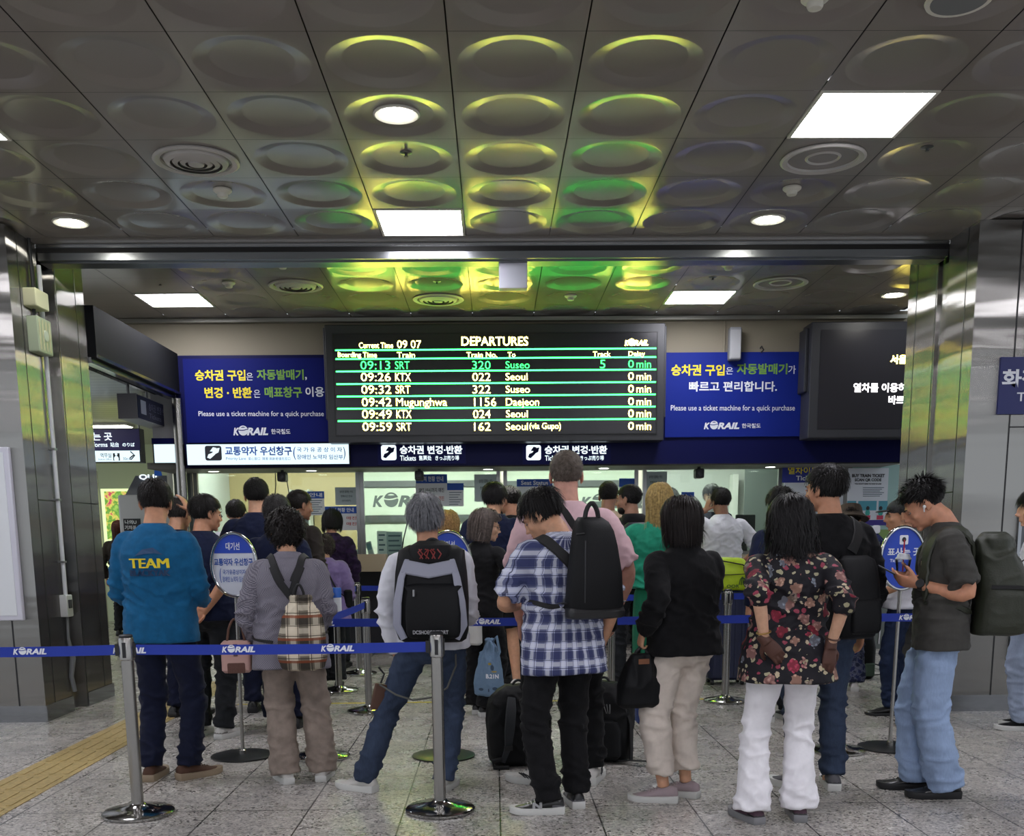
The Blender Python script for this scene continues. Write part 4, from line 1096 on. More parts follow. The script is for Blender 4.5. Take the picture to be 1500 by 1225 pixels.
def strand_hair(name, T, parent, mat, style, seed=1, n=1500, colliders=()):
    """hair cap plus many tapering locks growing from the scalp; style is a dict"""
    r_ = random.Random(seed); mb = MB(); Ti = T
    A, B, C_ = .0755, .0975, .0845; cen = V(0, -.014, .030)
    surf = lambda v, k=0: cen+V(v.x*(A+k), v.y*(B+k), v.z*(C_+k))
    fl_ = style.get('front', .052); nape = style.get('nape', -.055); sideb = style.get('side', -.03); fade = style.get('fade', 0)
    bald = style.get('bald', 0)
    def on(p, grow=0.0):
        x, y, z = p
        if bald and (x*x+(y+.03)**2 < bald*bald) and z > .08: return False
        if y > .035: return z > fl_+(.012 if abs(x) < .03 else 0)-grow-max(0, abs(x)-.05)*.6
        if y > -.01: return z > sideb+(y+.01)*((fl_-sideb)/.045)-grow+.01
        return z > nape+(.035 if y > -.04 else 0)*(1 if nape < -.02 else 0)-grow
    th0 = style.get('thick', .006)
    def thick(p):
        t = th0
        if fade: t = th0*max(.12, min(1, (p.z-nape-.01)/fade))
        if style.get('vol'): t += style['vol']*max(0, p.z-.0)/.11
        return t
    # cap
    nu, nv = 40, 26; idx = {}; vs = []; fs = []
    for i in range(nv+1):
        ph = PI*i/nv
        for j in range(nu):
            v = V(math.sin(ph)*math.cos(2*PI*j/nu), math.sin(ph)*math.sin(2*PI*j/nu), math.cos(ph))
            p = surf(v); k = thick(p)*.75+.0012
            q = surf(v, k*(1+.25*noise.noise(v*9)))
            vs.append(q)
    for i in range(nv):
        for j in range(nu):
            a, b, c, d = i*nu+j, i*nu+(j+1) % nu, (i+1)*nu+(j+1) % nu, (i+1)*nu+j
            m = (vs[a]+vs[b]+vs[c]+vs[d])/4
            if on(m, .004): fs.append((a, d, c, b))
    mb.add(vs, fs)
    crown = style.get('crown', V(.01, -.065, .115)); L0 = style.get('len', .04); zend = style.get('zend')
    grav = style.get('grav', .25); curl = style.get('curl', 0); lift = style.get('lift', .3); jit = style.get('jit', .35); W = style.get('w', .0042)
    fwd = style.get('fwd', 0); seg = style.get('seg', 5); flow = style.get('flow')
    face_part = zend is not None
    k = 0; tries = 0
    while k < n and tries < n*6:
        tries += 1
        v = V(r_.gauss(0, 1), r_.gauss(0, 1), r_.gauss(0, 1)).normalized(); p = surf(v)
        if not on(p): continue
        k += 1
        nn = V(v.x/A, v.y/B, v.z/C_).normalized(); t = thick(p)
        ln = L0*(.75+.5*r_.random())
        if fade: ln *= max(.12, min(1, (p.z-nape-.005)/fade))
        away = flow(p) if flow else (p-crown)
        if fwd and p.y > -.02: away = away+V(0, fwd, 0)
        away = away-nn*away.dot(nn); away = away.normalized() if away.length > 1e-4 else nn.orthogonal()
        if face_part and p.y > -.03: away = (V(math.copysign(1, p.x if abs(p.x) > .004 else r_.uniform(-1, 1)), -.3, -.15)+away*.5); away = (away-nn*away.dot(nn)).normalized()
        dirv = (away+nn*lift+V(r_.uniform(-jit, jit), r_.uniform(-jit, jit), r_.uniform(-jit, jit))).normalized()
        pts = [p+nn*t*.2]; q = pts[0]; lay = t*(.5+.7*r_.random()); ph = r_.random()*6.3
        stop = None if zend is None else zend+r_.uniform(-.02, .02)+(style.get('zvar', 0)*p.z)
        N = seg if zend is None else 14
        step = ln/seg if zend is None else .028
        for i in range(N):
            dirv = ((dirv*.82 if face_part else dirv)+V(0, 0, -grav)+V(r_.uniform(-1, 1), r_.uniform(-1, 1), 0)*jit*.12).normalized()
            q = q+dirv*step
            if curl:
                q = q+V(math.cos(ph+i*1.9), math.sin(ph+i*1.7), math.sin(ph+i*2.3))*curl
            e = q-cen; m = math.sqrt((e.x/A)**2+(e.y/B)**2+(e.z/C_)**2)
            lim = 1+(lay+.002)/.085
            if face_part and m < lim*1.12 and q.z > -.03:
                nq = V(e.x/A**2, e.y/B**2, e.z/C_**2).normalized(); o_ = dirv.dot(nq)
                if o_ > 0: dirv = dirv-nq*o_*.62
            if m < lim and q.z > -.075: q = cen+e*(lim/max(m, .05))
            if face_part and q.z < .052 and q.y > .022:
                q.y = .022-r_.random()*.012
                if abs(q.x) < .066: q.x = math.copysign(.066, q.x)
            for cc, cr, sc in colliders:
                e = V((q.x-cc.x)/sc[0], (q.y-cc.y)/sc[1], (q.z-cc.z)/sc[2])
                if e.length < cr: e = e.normalized()*cr; q = V(cc.x+e.x*sc[0], cc.y+e.y*sc[1], cc.z+e.z*sc[2])
            pts.append(q.copy())
            if stop is not None and q.z < stop: break
        vs = []; m = len(pts)
        for i, q in enumerate(pts):
            tg = (pts[min(i+1, m-1)]-pts[max(i-1, 0)]); e = (q-cen).normalized(); b = tg.cross(e)
            b = b.normalized() if b.length > 1e-6 else V(1, 0, 0)
            ww = W*(1-.75*(i/(m-1))**2)*(.7+.6*((k*7919) % 100)/100)
            vs += [q+b*ww*.5, q+e*ww*.22, q-b*ww*.5]
        f2 = []
        for i in range(m-1):
            f2 += [(3*i, 3*i+1, 3*i+4, 3*i+3), (3*i+1, 3*i+2, 3*i+5, 3*i+4)]
        mb.add(vs, f2)
    mb.xform(T)
    return mb.build(name, mat, parent, local=True, angle=80)

HAIR = {
 'short': dict(len=.035, thick=.010, fade=.085, nape=-.062, lift=.25, jit=.3, vol=.006, fwd=.03),
 'crop': dict(len=.020, thick=.006, fade=.10, nape=-.06, lift=.5, jit=.35, vol=.003, fwd=.02),
 'buzz': dict(len=.011, thick=.0035, fade=.05, nape=-.06, lift=.8, jit=.4, w=.0022),
 'full': dict(len=.05, thick=.015, fade=.06, nape=-.068, lift=.2, jit=.3, vol=.010, fwd=.05, side=-.025),
 'spiky': dict(len=.034, thick=.010, fade=.09, nape=-.05, lift=.75, jit=.5, vol=.012, fwd=.08, front=.058, grav=.05),
 'perm': dict(len=.05, thick=.020, nape=-.082, lift=.35, jit=.8, vol=.012, curl=.0075, w=.010, grav=.22, side=-.04, seg=7),
 'bob': dict(thick=.018, nape=-.07, zend=-.105, lift=.25, jit=.22, vol=.012, grav=.35, side=-.05, w=.0050, crown=V(0, -.03, .12)),
 'wavy': dict(thick=.022, nape=-.07, zend=-.150, lift=.28, jit=.36, vol=.014, grav=.30, side=-.05, w=.0065, curl=.009, crown=V(0, -.03, .12)),
 'long': dict(thick=.014, nape=-.07, zend=-.255, lift=.15, jit=.12, vol=.006, grav=.4, side=-.05, w=.0050, crown=V(0, -.02, .12)),
}

def shoe(parent, s, ankle, yaw, upper, sole, lift=0.0, pitch=0.0, style='sneaker', label=None, heel=None, laces=None, logo=None, length=.282):
    k = length*s/.28
    M_ = Matrix.Translation(V(ankle[0], ankle[1], lift)) @ Matrix.Rotation(yaw, 4, 'Z') @ Matrix.Rotation(R(pitch), 4, 'X') @ Matrix.Scale(k, 4)
    prof = [(-.082, .018, .056), (-.077, .031, .084), (-.05, .036, .096), (-.015, .038, .098), (.025, .039, .088), (.065, .042, .070), (.105, .046, .056), (.145, .046, .047), (.175, .038, .040), (.192, .024, .034), (.199, .010, .027)]
    if style == 'derby': prof = [(y, hw*.95, h*.93) for y, hw, h in prof]
    mb = MB(); rs = []
    for y, hw, h in prof:
        r = []
        for j in range(18):
            a = 2*PI*j/18; c, q = math.cos(a), math.sin(a)
            z = .016+(h-.016)*(.5+.5*q) if q >= 0 else .016+(h-.016)*.5*(1+q)
            r.append(V(c*hw*(1 if q < .2 else (1-.32*(q-.2)/.8)), y, z))
        rs.append(r)
    mb.rings(rs); mb.xform(M_)
    u = mb.build('shoe', upper, parent, local=True, angle=60)
    if label: u['label'] = label
    mb = MB(); th = .036 if style == 'sneaker' else .022; rs = []
    ol = [(p[0], p[1]) for p in prof]; path = [(-hw-.004, y-(.004 if y < -.06 else 0)+(.005 if y > .19 else 0)) for y, hw in ol]
    loop = path+[(-x, y) for x, y in reversed(path)]
    for z, g in ((0, .96), (.005, 1.0), (th*.8, 1.02), (th, .99)):
        rs.append([V(x*g, y*(g if y < 0 else 1.0), z+(max(0, y-.12)**2)*1.6*(1 if z < .01 else .5)+(.006 if y < -.03 and z > .01 and style == 'sneaker' else 0)) for x, y in loop])
    mb.rings(rs); mb.xform(M_)
    mb.build('sole', sole, u, local=True, angle=50)
    if heel:
        mb = MB(); rs = []
        for y, hw, h in prof[:4]:
            rs.append([V(math.cos(2*PI*j/18)*(hw+.0025)*(1 if math.sin(2*PI*j/18) < .2 else (1-.32*(math.sin(2*PI*j/18)-.2)/.8)), y-.0025, .02+(h*.72-.02)*(.5+.5*math.sin(2*PI*j/18))) for j in range(18)])
        mb.rings(rs); mb.xform(M_); mb.build('heel_counter', heel, u, local=True)
    if laces:
        mb = MB()
        for i in range(5):
            y = .035+i*.018; h = .086-i*.0078
            mb.tube([V(-.022, y, h-.008), V(0, y+.004, h+.003), V(.022, y, h-.008)], .0028, 6)
        mb.xform(M_); mb.build('laces', laces, u, local=True)
    if logo:
        mb = MB()
        for q in (-1, 1):
            if logo[0] == 'N': lettering(mb, 'N', V(q*.0455, .035+(0 if q > 0 else .05), .034), V(0, 1, 0)*q, V(-q*.28, 0, 1), .05, .034, .06)
            else:
                for j in range(3): mb.tube([V(q*.042, .03+j*.014, .03), V(q*.042, .05+j*.016, .048), V(q*.036, .085+j*.012, .058)], .0035, 6)
        mb.xform(M_); mb.build('logo', logo[1], u, local=True)
    return u
# ------------------------------------------------------------------ people: assembly
class Person:
    """local frame: origin on the floor, +Y is the way the body faces, +X its right hand side; lengths are for a 1.70 m figure, scaled by s"""
    def __init__(p, label, loc, height, yaw, group=None, quality=1):
        p.root = thing('person', label, 'person', loc, group, R(yaw)); p.s = height/1.70; p.q = quality; p.loc = Vector(loc); p.yaw = R(yaw)
        p.seed = rnd.random()*50
    def world(p, v): return p.loc+Matrix.Rotation(p.yaw, 3, 'Z') @ Vector(v)
    def local(p, v): return Matrix.Rotation(-p.yaw, 3, 'Z') @ (Vector(v)-p.loc)
    def pose(p, feet=((-.095, 0, 6), (.095, 0, -6)), lean=2, side=0, twist=0, head=(0, 0, 0), hipw=.085, pelvis=None, sh=.168,
             larm=None, rarm=None, wide=1.0, belly=1.0, heels=(0, 0), kneepole=((0, 1, 0), (0, 1, 0)), neckf=0.0):
        s = p.s; p.feet = feet; p.heels = heels
        fx = (feet[0][0]+feet[1][0])/2; fy = (feet[0][1]+feet[1][1])/2
        pv = V(*pelvis) if pelvis else V(fx, fy, .93)
        sp = max(abs(feet[0][0]-feet[1][0])-.25, 0); pv.z -= sp*.12
        p.pv = pv*s
        Ru = Matrix.Rotation(R(twist), 3, 'Z') @ Matrix.Rotation(R(-lean), 3, 'X') @ Matrix.Rotation(R(side), 3, 'Y'); p.Ru = Ru
        p.U = lambda v: (pv+Ru @ (Vector(v)-V(0, 0, .93)))*s
        p.hips = [(pv+V(q*hipw, 0, -.02))*s for q in (-1, 1)]
        p.ank = [V(f[0], f[1], .085+h)*s for f, h in zip(feet, heels)]
        p.knee = []
        for i in (0, 1):
            a = R(feet[i][2]); pole = V(-math.sin(a), math.cos(a), 0)+V(0, .3, 0)
            k, e = ik(p.hips[i], p.ank[i],   .425*s, .412*s, pole); p.knee.append(k)
        p.shd = [p.U((q*sh*wide, -.018, 1.364)) for q in (-1, 1)]
        p.elb = [None, None]; p.wri = [None, None]; p.hand = [None, None]
        dflt = ((-.235, .03, .86), (-.3, -.5, 0), (0, .1, -1), (1, 0, .0), 28)
        for i, arm in enumerate((larm, rarm)):
            if arm is None:
                arm = dflt if i == 0 else (V(.235, .03, .86), V(.3, -.5, 0), V(0, .1, -1), V(-1, 0, 0), 28)
            w_, pole, d, n, c = arm[:5]
            w_ = p.U(w_) if len(arm) < 6 or arm[5] != 'abs' else Vector(w_)*s
            e, w_ = ik(p.shd[i], w_, .285*s, .25*s, Ru @ Vector(pole)); p.elb[i] = e; p.wri[i] = w_; p.hand[i] = (Vector(d), Vector(n), c)
        p.wide, p.belly = wide, belly
        hy, hp, hr = head
        Rh = Ru @ Matrix.Rotation(R(hy), 3, 'Z') @ Matrix.Rotation(R(-hp), 3, 'X') @ Matrix.Rotation(R(hr), 3, 'Y')
        piv = p.U((0, .0+neckf, 1.475)); hs = s**.6*1.04
        hc = piv+Rh @ V(0, .022, .112*(s/hs))*hs
        p.T = Matrix.Translation(hc) @ (Rh.to_4x4()) @ Matrix.Scale(hs, 4); p.piv = piv; p.hs = hs
        return p
    def body(p, skin='c89478', woman=False, face=False, handq=True, iris='2a1a12', brow='1d1714', lip=None, arms=True):
        s, q = p.s, p.q; mb = MB(); k = .9 if woman else 1.0
        head_shape(mb, p.T, woman=woman)
        U = p.U
        hb = p.T @ V(0, -.022, -.075)
        mb.tube([U((0, -.02, 1.36)), U((0, -.016, 1.43)), (U((0, -.01, 1.47))+hb)/2, hb, p.T @ V(0, -.012, -.02)], [.085*s*k, .066*s*k, .058*s*k, .057*s*k, .056*s*k], 18)
        rs = []
        for z, rx, ry, cy in ((.86, .14, .09, 0), (1.0, .135, .085, 0), (1.2, .14, .085, -.005), (1.3, .15, .085, -.012), (1.37, .14, .07, -.018), (1.41, .09, .05, -.018)):
            rs.append([U(v) for v in ringz(z, rx*p.wide, ry, cy, 20)])
        mb.rings(rs)
        for i, sd in ((0, -1), (1, 1)):
            limb(mb, [p.shd[i], p.elb[i], p.wri[i]], [(0, .052*s*k), (.5, .044*s*k), (.95, .036*s*k), (1.25, .040*s*k), (1.7, .031*s*k), (2, .0265*s*k)], 14)
            d, n, c = p.hand[i]
            hand_shape(mb, p.wri[i], d, n, sd, s*(.93 if woman else 1.0), c)
            limb(mb, [p.hips[i], p.knee[i], p.ank[i]+V(0, 0, -.0)], [(0, .078*s), (.6, .064*s), (1, .048*s), (1.3, .053*s), (1.75, .036*s), (2, .034*s)], 14)
            mb.ell(p.ank[i]+V(0, .03*s, -.045*s), (.03*s, .06*s, .03*s), 10, 8)
        me = solidify(mb, 'body', {2: .0052, 1: .0075, 0: .011}[q], 2)
        p.me_body = me; p.skinm = skin_mat(skin)
        p.bodyo = link_mesh(me, p.skinm, p.root)
        if face:
            for q_ in (-1, 1):
                mb = MB(); c = V(q_*.031, .0775, -.001); mb.ell(c, (.0120, .0092, .0072), 16, 12); mb.m = 1; mb.ell(c+V(0, .0042, -.0006), (.0060, .0060, .0058), 12, 10); mb.xform(p.T)
                mb.build('eye', [plain('eye white', '7d726c', .4), plain('iris '+iris, iris, .25)], p.root, local=True)
                mb = MB(); mb.tube([c+V(-.014, .004, .001), c+V(-.006, .0088, .0052), c+V(.004, .0088, .0054), c+V(.014, .004, .001)], .0034, 6); mb.xform(p.T); mb.build('eyelid', p.skinm, p.root, local=True)
                mb = MB(); mb.tube([V(q_*.014, .0945, .018), V(q_*.03, .094, .0235), V(q_*.048, .082, .019)], [.003, .0038, .002], 6); mb.xform(p.T); mb.build('eyebrow', hair_mat(brow), p.root, local=True)
            mb = MB(); mb.ell((0, .0945, -.0590), (.021, .0085, .0046), 14, 8); mb.ell((0, .0935, -.0700), (.019, .0092, .0056), 14, 8); mb.xform(p.T)
            mb.build('lips', plain('lip '+(lip or 'a8645a'), lip or 'a8645a', .45), p.root, local=True)
        return p
    def hair(p, style, col='171312', n=None, **kw):
        st = dict(HAIR[style]); st.update(kw); nn = n or {2: 2600, 1: 1500, 0: 700}[p.q]
        if style in ('bob', 'wavy', 'long'): nn = int(nn*1.15)
        col_ = [(V(0, -.02, -.12), .065, (1, 1, 1.4)), (V(0, .0, -.23), 1, (.115, .10, .085))] if style in ('long', 'wavy', 'bob') else []
        if p.q == 0: st['w'] = st.get('w', .0042)*1.7
        p.hairo = strand_hair('hair', p.T, p.root, hair_mat(col), st, int(p.seed*10)+1, nn, col_); return p
    def shirt(p, mat, sleeve=1.0, hem=.84, fit=1.0, name='shirt', collar=None, cuff=None, fold=.015, cy=0, openn=0, low=0.0, sr=1.0, flare=0.0, label=None, collar_mat=None):
        s, U = p.s, p.U; mb = MB(); W, Bl = p.wide, p.belly
        prof = [(1.06, .168, .114, -.004), (1.18, .172, .114, -.008), (1.28, .180, .118, -.016), (1.335, .172, .108, -.020), (1.380, .150, .092, -.022), (1.408, .122, .080, -.021), (1.435, .090, .070, -.018), (1.456, .070, .062, -.014)]
        if low: prof = [(z-low*max(0, z-1.38)*8, rx, ry, c) for z, rx, ry, c in prof]
        lo = [(hem, .184+flare, .134+flare*.8, -.010), (max(hem+.03, .95), .178+flare*.6, .127+flare*.5, -.008)]
        rs = []
        for z, rx, ry, c in lo+prof:
            b = Bl if z < 1.25 else 1+(Bl-1)*max(0, (1.4-z)/.15)
            rs.append([U(v) for v in ringz(z, rx*W*fit*(1+(b-1)*.5), ry*fit*b, c+(b-1)*.03, 28)])
        mb.rings(rs)
        for i in (0, 1):
            a, e, w_ = p.shd[i], p.elb[i], p.wri[i]; r0, r1, r2 = .062*fit*sr*s, .053*fit*sr*s, (.042 if sleeve > .9 else .046)*fit*sr*s
            q_ = -1 if i == 0 else 1
            inn = U((q_*.085*W, -.018, 1.335)); sh_ = U((q_*.168*W, -.018, 1.352)) if sleeve > .5 else a+V(0, 0, -.010*s)
            t = sleeve*2
            if t <= 1:
                end = a+(e-a)*t; u = (e-a).normalized()
                limb(mb, [inn, a+u*.012*s, end], [(0, r0*.9), (.8, r0*.98), (1.2, r0), (2, r0*1.02+.004*s)], 18, sub=4)
            else:
                end = e+(w_-e)*(t-1)*.97
                limb(mb, [inn, a+(e-a)*.05, e, end], [(0, r0*.85), (.8, r0*.94), (1.2, r0*.98), (1.6, r1*1.04), (2, r1), (2.5, (r1+r2)/2), (3, r2)], 18, sub=4)
        if collar:
            base = [U(v) for v in ringz(1.425, .076, .070, -.016, 24)]; top = [U(v) for v in ringz(1.425+collar, .064, .066, -.010+.01, 24)]
            hb = p.T @ V(0, -.02, -.1)
            mb.rings([base, top])
        me = solidify(mb, name, {2: .0075, 1: .010, 0: .014}[p.q], 3)
        zs = [(p.pv.z+.12*s, .09*s, .9), (1.2*s, .12*s, .35)]
        for i in (0, 1): zs.append((p.elb[i].z, .07*s, .4))
        crease(me, fold*s, seed=p.seed, zones=zs)
        p.me_shirt = me; o = link_mesh(me, mat, p.root, name); p.shirto = o
        if label: o['label'] = label
        if collar_mat is not None:
            mb = MB(); n = 26
            a = [U(v) for v in ringz(1.415, .085, .078, -.016, n)]; b = [U(v) for v in ringz(1.462, .066, .064, -.012, n)]; c = [U(v) for v in ringz(1.455, .060, .058, -.012, n)]
            d = [U(v) for v in ringz(1.42, .094, .086, -.018, n)]
            mb.rings([d, b, c, a], cap=False); mb.build('collar', collar_mat, p.root, local=True, angle=70)
        return p
    def trousers(p, mat, style='straight', length=1.0, drop=.006, name='trousers', waist=1.02, fold=.018, fit=1.0, label=None):
        s = p.s; mb = MB()
        rs = []
        for z, rx, ry, cy in ((waist, .148, .104, -.002), (.97, .157, .112, -.006), (.91, .166, .120, -.012), (.855, .164, .116, -.012), (.81, .135, .095, -.010), (.775, .08, .06, -.006)):
            rs.append([p.pv+(V(*v)-V(0, 0, .93))*s for v in ringz(z, rx*fit*(.5+.5*p.wide), ry*fit*(.6+.4*p.belly), cy, 26)])
        mb.rings(rs)
        R_ = {'straight': [(0, .092), (.5, .085), (1, .070), (1.4, .070), (2, .066)], 'slim': [(0, .094), (.5, .082), (1, .062), (1.4, .060), (2, .052)],
              'wide': [(0, .100), (.5, .098), (1, .090), (1.4, .092), (2, .094)], 'flare': [(0, .094), (.5, .082), (1, .068), (1.4, .077), (2, .096)],
              'crop': [(0, .098), (.5, .094), (1, .084), (1.4, .082), (2, .074)], 'shorts': [(0, .1), (.5, .1), (1, .1), (2, .1)]}[style]
        for i in (0, 1):
            a = p.ank[i]+V(0, -.008*s, -drop*s)
            k = p.knee[i]
            if length < 1:
                if length <= .5: limb(mb, [p.hips[i], p.hips[i]+(k-p.hips[i])*length*2], [(0, R_[0][1]*s*fit), (1, R_[1][1]*s*fit*1.05)], 18); continue
                a = k+(a-k)*(length-.5)*2
            limb(mb, [p.hips[i]+V(0, 0, .0), k, a], [(t, r*s*fit) for t, r in R_], 20, sub=5)
        me = solidify(mb, name, {2: .0075, 1: .010, 0: .014}[p.q], 3)
        zs = [(.78*s, .08*s, .6), (.47*s, .09*s, 1.0), (.16*s, .08*s, 1.0)]
        crease(me, fold*s, (4, 4, 13), p.seed+3, zs)
        o = link_mesh(me, mat, p.root, name); p.trouso = o; p.me_trous = me
        if label: o['label'] = label
        return p
    def skirt(p, mat, hem=.3, name='skirt', r=.2):
        s = p.s; mb = MB(); rs = []
        for z, rx, ry in ((1.03, .145, .105), (.93, .172, .13), (.8, .178, .14), (.55, .18, .15), (hem, r, r*.85)):
            rs.append([p.pv+(V(*v)-V(0, 0, .93))*s for v in ringz(z, rx, ry, -.008, 28)])
        mb.rings(rs); me = solidify(mb, name, .011, 3); crease(me, .012*s, (14, 14, 2), p.seed, [(hem*s, .4, .8)], diag=.1); link_mesh(me, mat, p.root, name); return p
    def shoes(p, upper, sole, **kw):
        for i in (0, 1):
            f = p.feet[i]; k2 = dict(kw)
            if p.heels[i]: k2.update(pitch=-R(0)-0, lift=p.heels[i]*p.s)
            if len(f) > 3: k2['pitch'] = f[3]
            shoe(p.root, p.s, (f[0]*p.s, f[1]*p.s), R(f[2]), upper, sole, **k2)
        return p
    def on_back(p, mb, start, me=None, off=.004, direction=(0, 1, 0)):
        """lay flat lettering onto the garment surface"""
        t = bvh_of(me or p.me_shirt); d = Vector(direction)
        for i in range(start, len(mb.v)):
            v = Vector(mb.v[i]); h = t.ray_cast(v-d*.6, d)
            if h[0] is not None: mb.v[i] = tuple(h[0]-d*off)
    def wrap(p, pts, off=.006, me=None):
        """lift a rough strap path onto the garment; returns points and outward normals"""
        t = bvh_of(me or p.me_shirt); P = []; N = []
        fine = []
        pts = [Vector(q) for q in pts]
        for a, b in zip(pts, pts[1:]):
            for k in range(5): fine.append(a+(b-a)*k/5)
        fine.append(pts[-1])
        for q in fine:
            l, n, i, d = t.find_nearest(q)
            P.append(l+n*off); N.append(n)
        for _ in range(2):
            P = [P[0]]+[(P[k-1]+P[k]*2+P[k+1])/4 for k in range(1, len(P)-1)]+[P[-1]]
        return P, N
def at_feet(px, py, hx, hy):
    """floor point under the feet and standing height, from the photograph"""
    l = fl(px, py); return l, atY(hx, hy, l.y).z
def at_depth(px, Y, hx, hy):
    p = atY(px, 760, Y); return V(p.x, Y, 0), atY(hx, hy, Y).z
# ------------------------------------------------------------------ queue posts, belts, sign stands
BELT = plain('royal blue webbing', '12319c', .6, bump=(300, .2, .002))
POST = plain('satin steel post', '9a9894', .27, 1.0)
BASEM = plain('polished steel base', 'a5a5a3', .14, 1.0)
BDISC = plain('black coated base', '16181a', .4)
def post(x, y, label, h=.93, sleeve=False):
    t = thing('queue_post', label, 'queue post', (x, y, 0), 'steel queue posts')
    MB().lathe((x, y, 0), [(.175, 0), (.182, .004), (.183, .016), (.172, .024), (.1, .036), (.045, .052), (.036, .062)], 44).build('base', BASEM, t)
    MB().cyl((x, y, .05), (x, y, h-.1), .031, n=24).build('pole', POST, t)
    m = MB(); m.lathe((x, y, h-.115), [(.034, 0), (.0375, .004), (.0375, .108), (.034, .115), (.001, .116)], 24)
    hd = m.build('head', POST, t)
    m = MB()
    for a in range(4):
        c, s_ = math.cos(a*PI/2-PI/2), math.sin(a*PI/2-PI/2); q = V(x+c*.036, y+s_*.036, 0)
        m.box(q.x-(.009 if abs(s_) > .5 else .004), q.x+(.009 if abs(s_) > .5 else .004), q.y-(.004 if abs(s_) > .5 else .009), q.y+(.004 if abs(s_) > .5 else .009), h-.1, h-.022)
    m.build('slot', BLACK, hd)
    MB().lathe((x, y, h), [(.033, 0), (.034, .012), (.028, .016), (.001, .017)], 24).build('cap', BLACK, t)
    if sleeve:
        MB().lathe((x, y, h-.22), [(.05, 0), (.052, .01), (.052, .15), (.001, .15)], 24).build('sleeve', plain('white card sleeve', 'cfd3da', .5), t)
        MB().lathe((x, y, h-.07), [(.0525, 0), (.0525, .085), (.05, .09), (.001, .09)], 24).build('sleeve_band', plain('blue card band', '2a5fb8', .5), t)
    return t
def belt(a, b, z, label, logos=(), start=.045, end=.045):
    """webbing from post a to post b with wordmarks at the given fractions"""
    a, b = V(a[0], a[1], z), V(b[0], b[1], z); d = (b-a).normalized(); nn = V(d.y, -d.x, 0)
    p0, p1 = a+d*start, b-d*end
    t = thing('belt', label, 'barrier belt', (p0.x, p0.y, z), 'blue barrier belts')
    m = MB(); rs = []; n = 14
    for i in range(n+1):
        f = i/n; q = p0+(p1-p0)*f; sag = -.006*math.sin(PI*f); h = .026
        rs.append([q+V(0, 0, h+sag)+nn*.001, q+V(0, 0, h+sag)-nn*.001, q+V(0, 0, -h+sag)-nn*.001, q+V(0, 0, -h+sag)+nn*.001])
    m.rings(rs); m.build('webbing', BELT, t)
    for q in (p0-d*.012, p1+d*.004):
        m = MB(); m.rings([[q+d*u+nn*v+V(0, 0, w_) for v, w_ in ((.008, .03), (-.008, .03), (-.008, -.03), (.008, -.03))] for u in (-.016, .016)])
        m.build('belt_clip', BLACK, t)
    u = d if d.x > 0 else -d
    sgn = nn if nn.y < 0 else -nn
    for x in logos:
        c = a+d*((x-a.x)/d.x) if abs(d.x) > .2 else a
        m = MB(); korail(m, c+sgn*.003-V(0, 0, .019)-u*.085, u, UZ, .17, .038); m.build('logo', WHITEP, t, smooth=False)
    return t
def S(px, py): q = fl(px, py); return (q.x, q.y)
s1, s2, s4, s5, s6, s7, s9, s10, s11 = S(203, 1193), S(645, 1188), S(497, 1013), S(527, 988), S(472, 1110), S(541, 1043), S(895, 1030), S(1062, 1028), S(1226, 1101)
post(*s1, 'nearest steel queue post at the left before the man in the blue shirt')
post(*s2, 'nearest steel queue post standing in front of the grey haired man\'s jeans')
post(*s4, 'steel queue post with a white and blue sleeve, right of the plaid rucksack', .95, True)
post(*s5, 'farthest steel queue post below the tan counter box', .95)
post(*s6, 'steel queue post hidden behind the woman in grey checks, only its base showing')
post(*s7, 'steel queue post behind the grey haired man\'s left arm and brown phone case')
post(*s9, 'steel queue post right of the man in the plaid shirt', .95)
post(*s10, 'steel queue post between the woman in black and the floral blouse woman', .95)
post(*s11, 'steel queue post behind the blue jeans right of the floral blouse woman')
zb = .868
xw = lambda px, Y: atY(px, 900, Y).x
e0 = atY(-130, 955, s1[1])
belt((e0.x, s1[1]), s1, zb, 'blue belt running from the left edge to the nearest left queue post', [xw(39, s1[1])])
belt(s1, s2, zb, 'blue belt across the front between the two nearest queue posts', [xw(186, s1[1]), xw(347, s1[1]), xw(493, s1[1])])
belt(s6, s11, .885, 'blue belt of the second row running behind the man in plaid', [xw(470, s6[1]), xw(714, s6[1])])
belt(s11, (s11[0]+2.2, s11[1]), .885, 'blue belt of the second row behind the man in the charcoal shirt', [xw(1336, s11[1])])
belt(s6, s7, .885, 'blue belt slanting back behind the plaid rucksack')
belt(s4, s5, .905, 'farthest slanting blue belt beside the woman in lavender')
belt(s9, s10, .905, 'blue belt of the third row behind the woman in black')
belt(s10, (s10[0]+1.6, s10[1]), .905, 'blue belt of the third row behind the floral blouse woman')
belt(s5, (s5[0]+1.6, s5[1]), .905, 'farthest blue belt below the ticket counter')

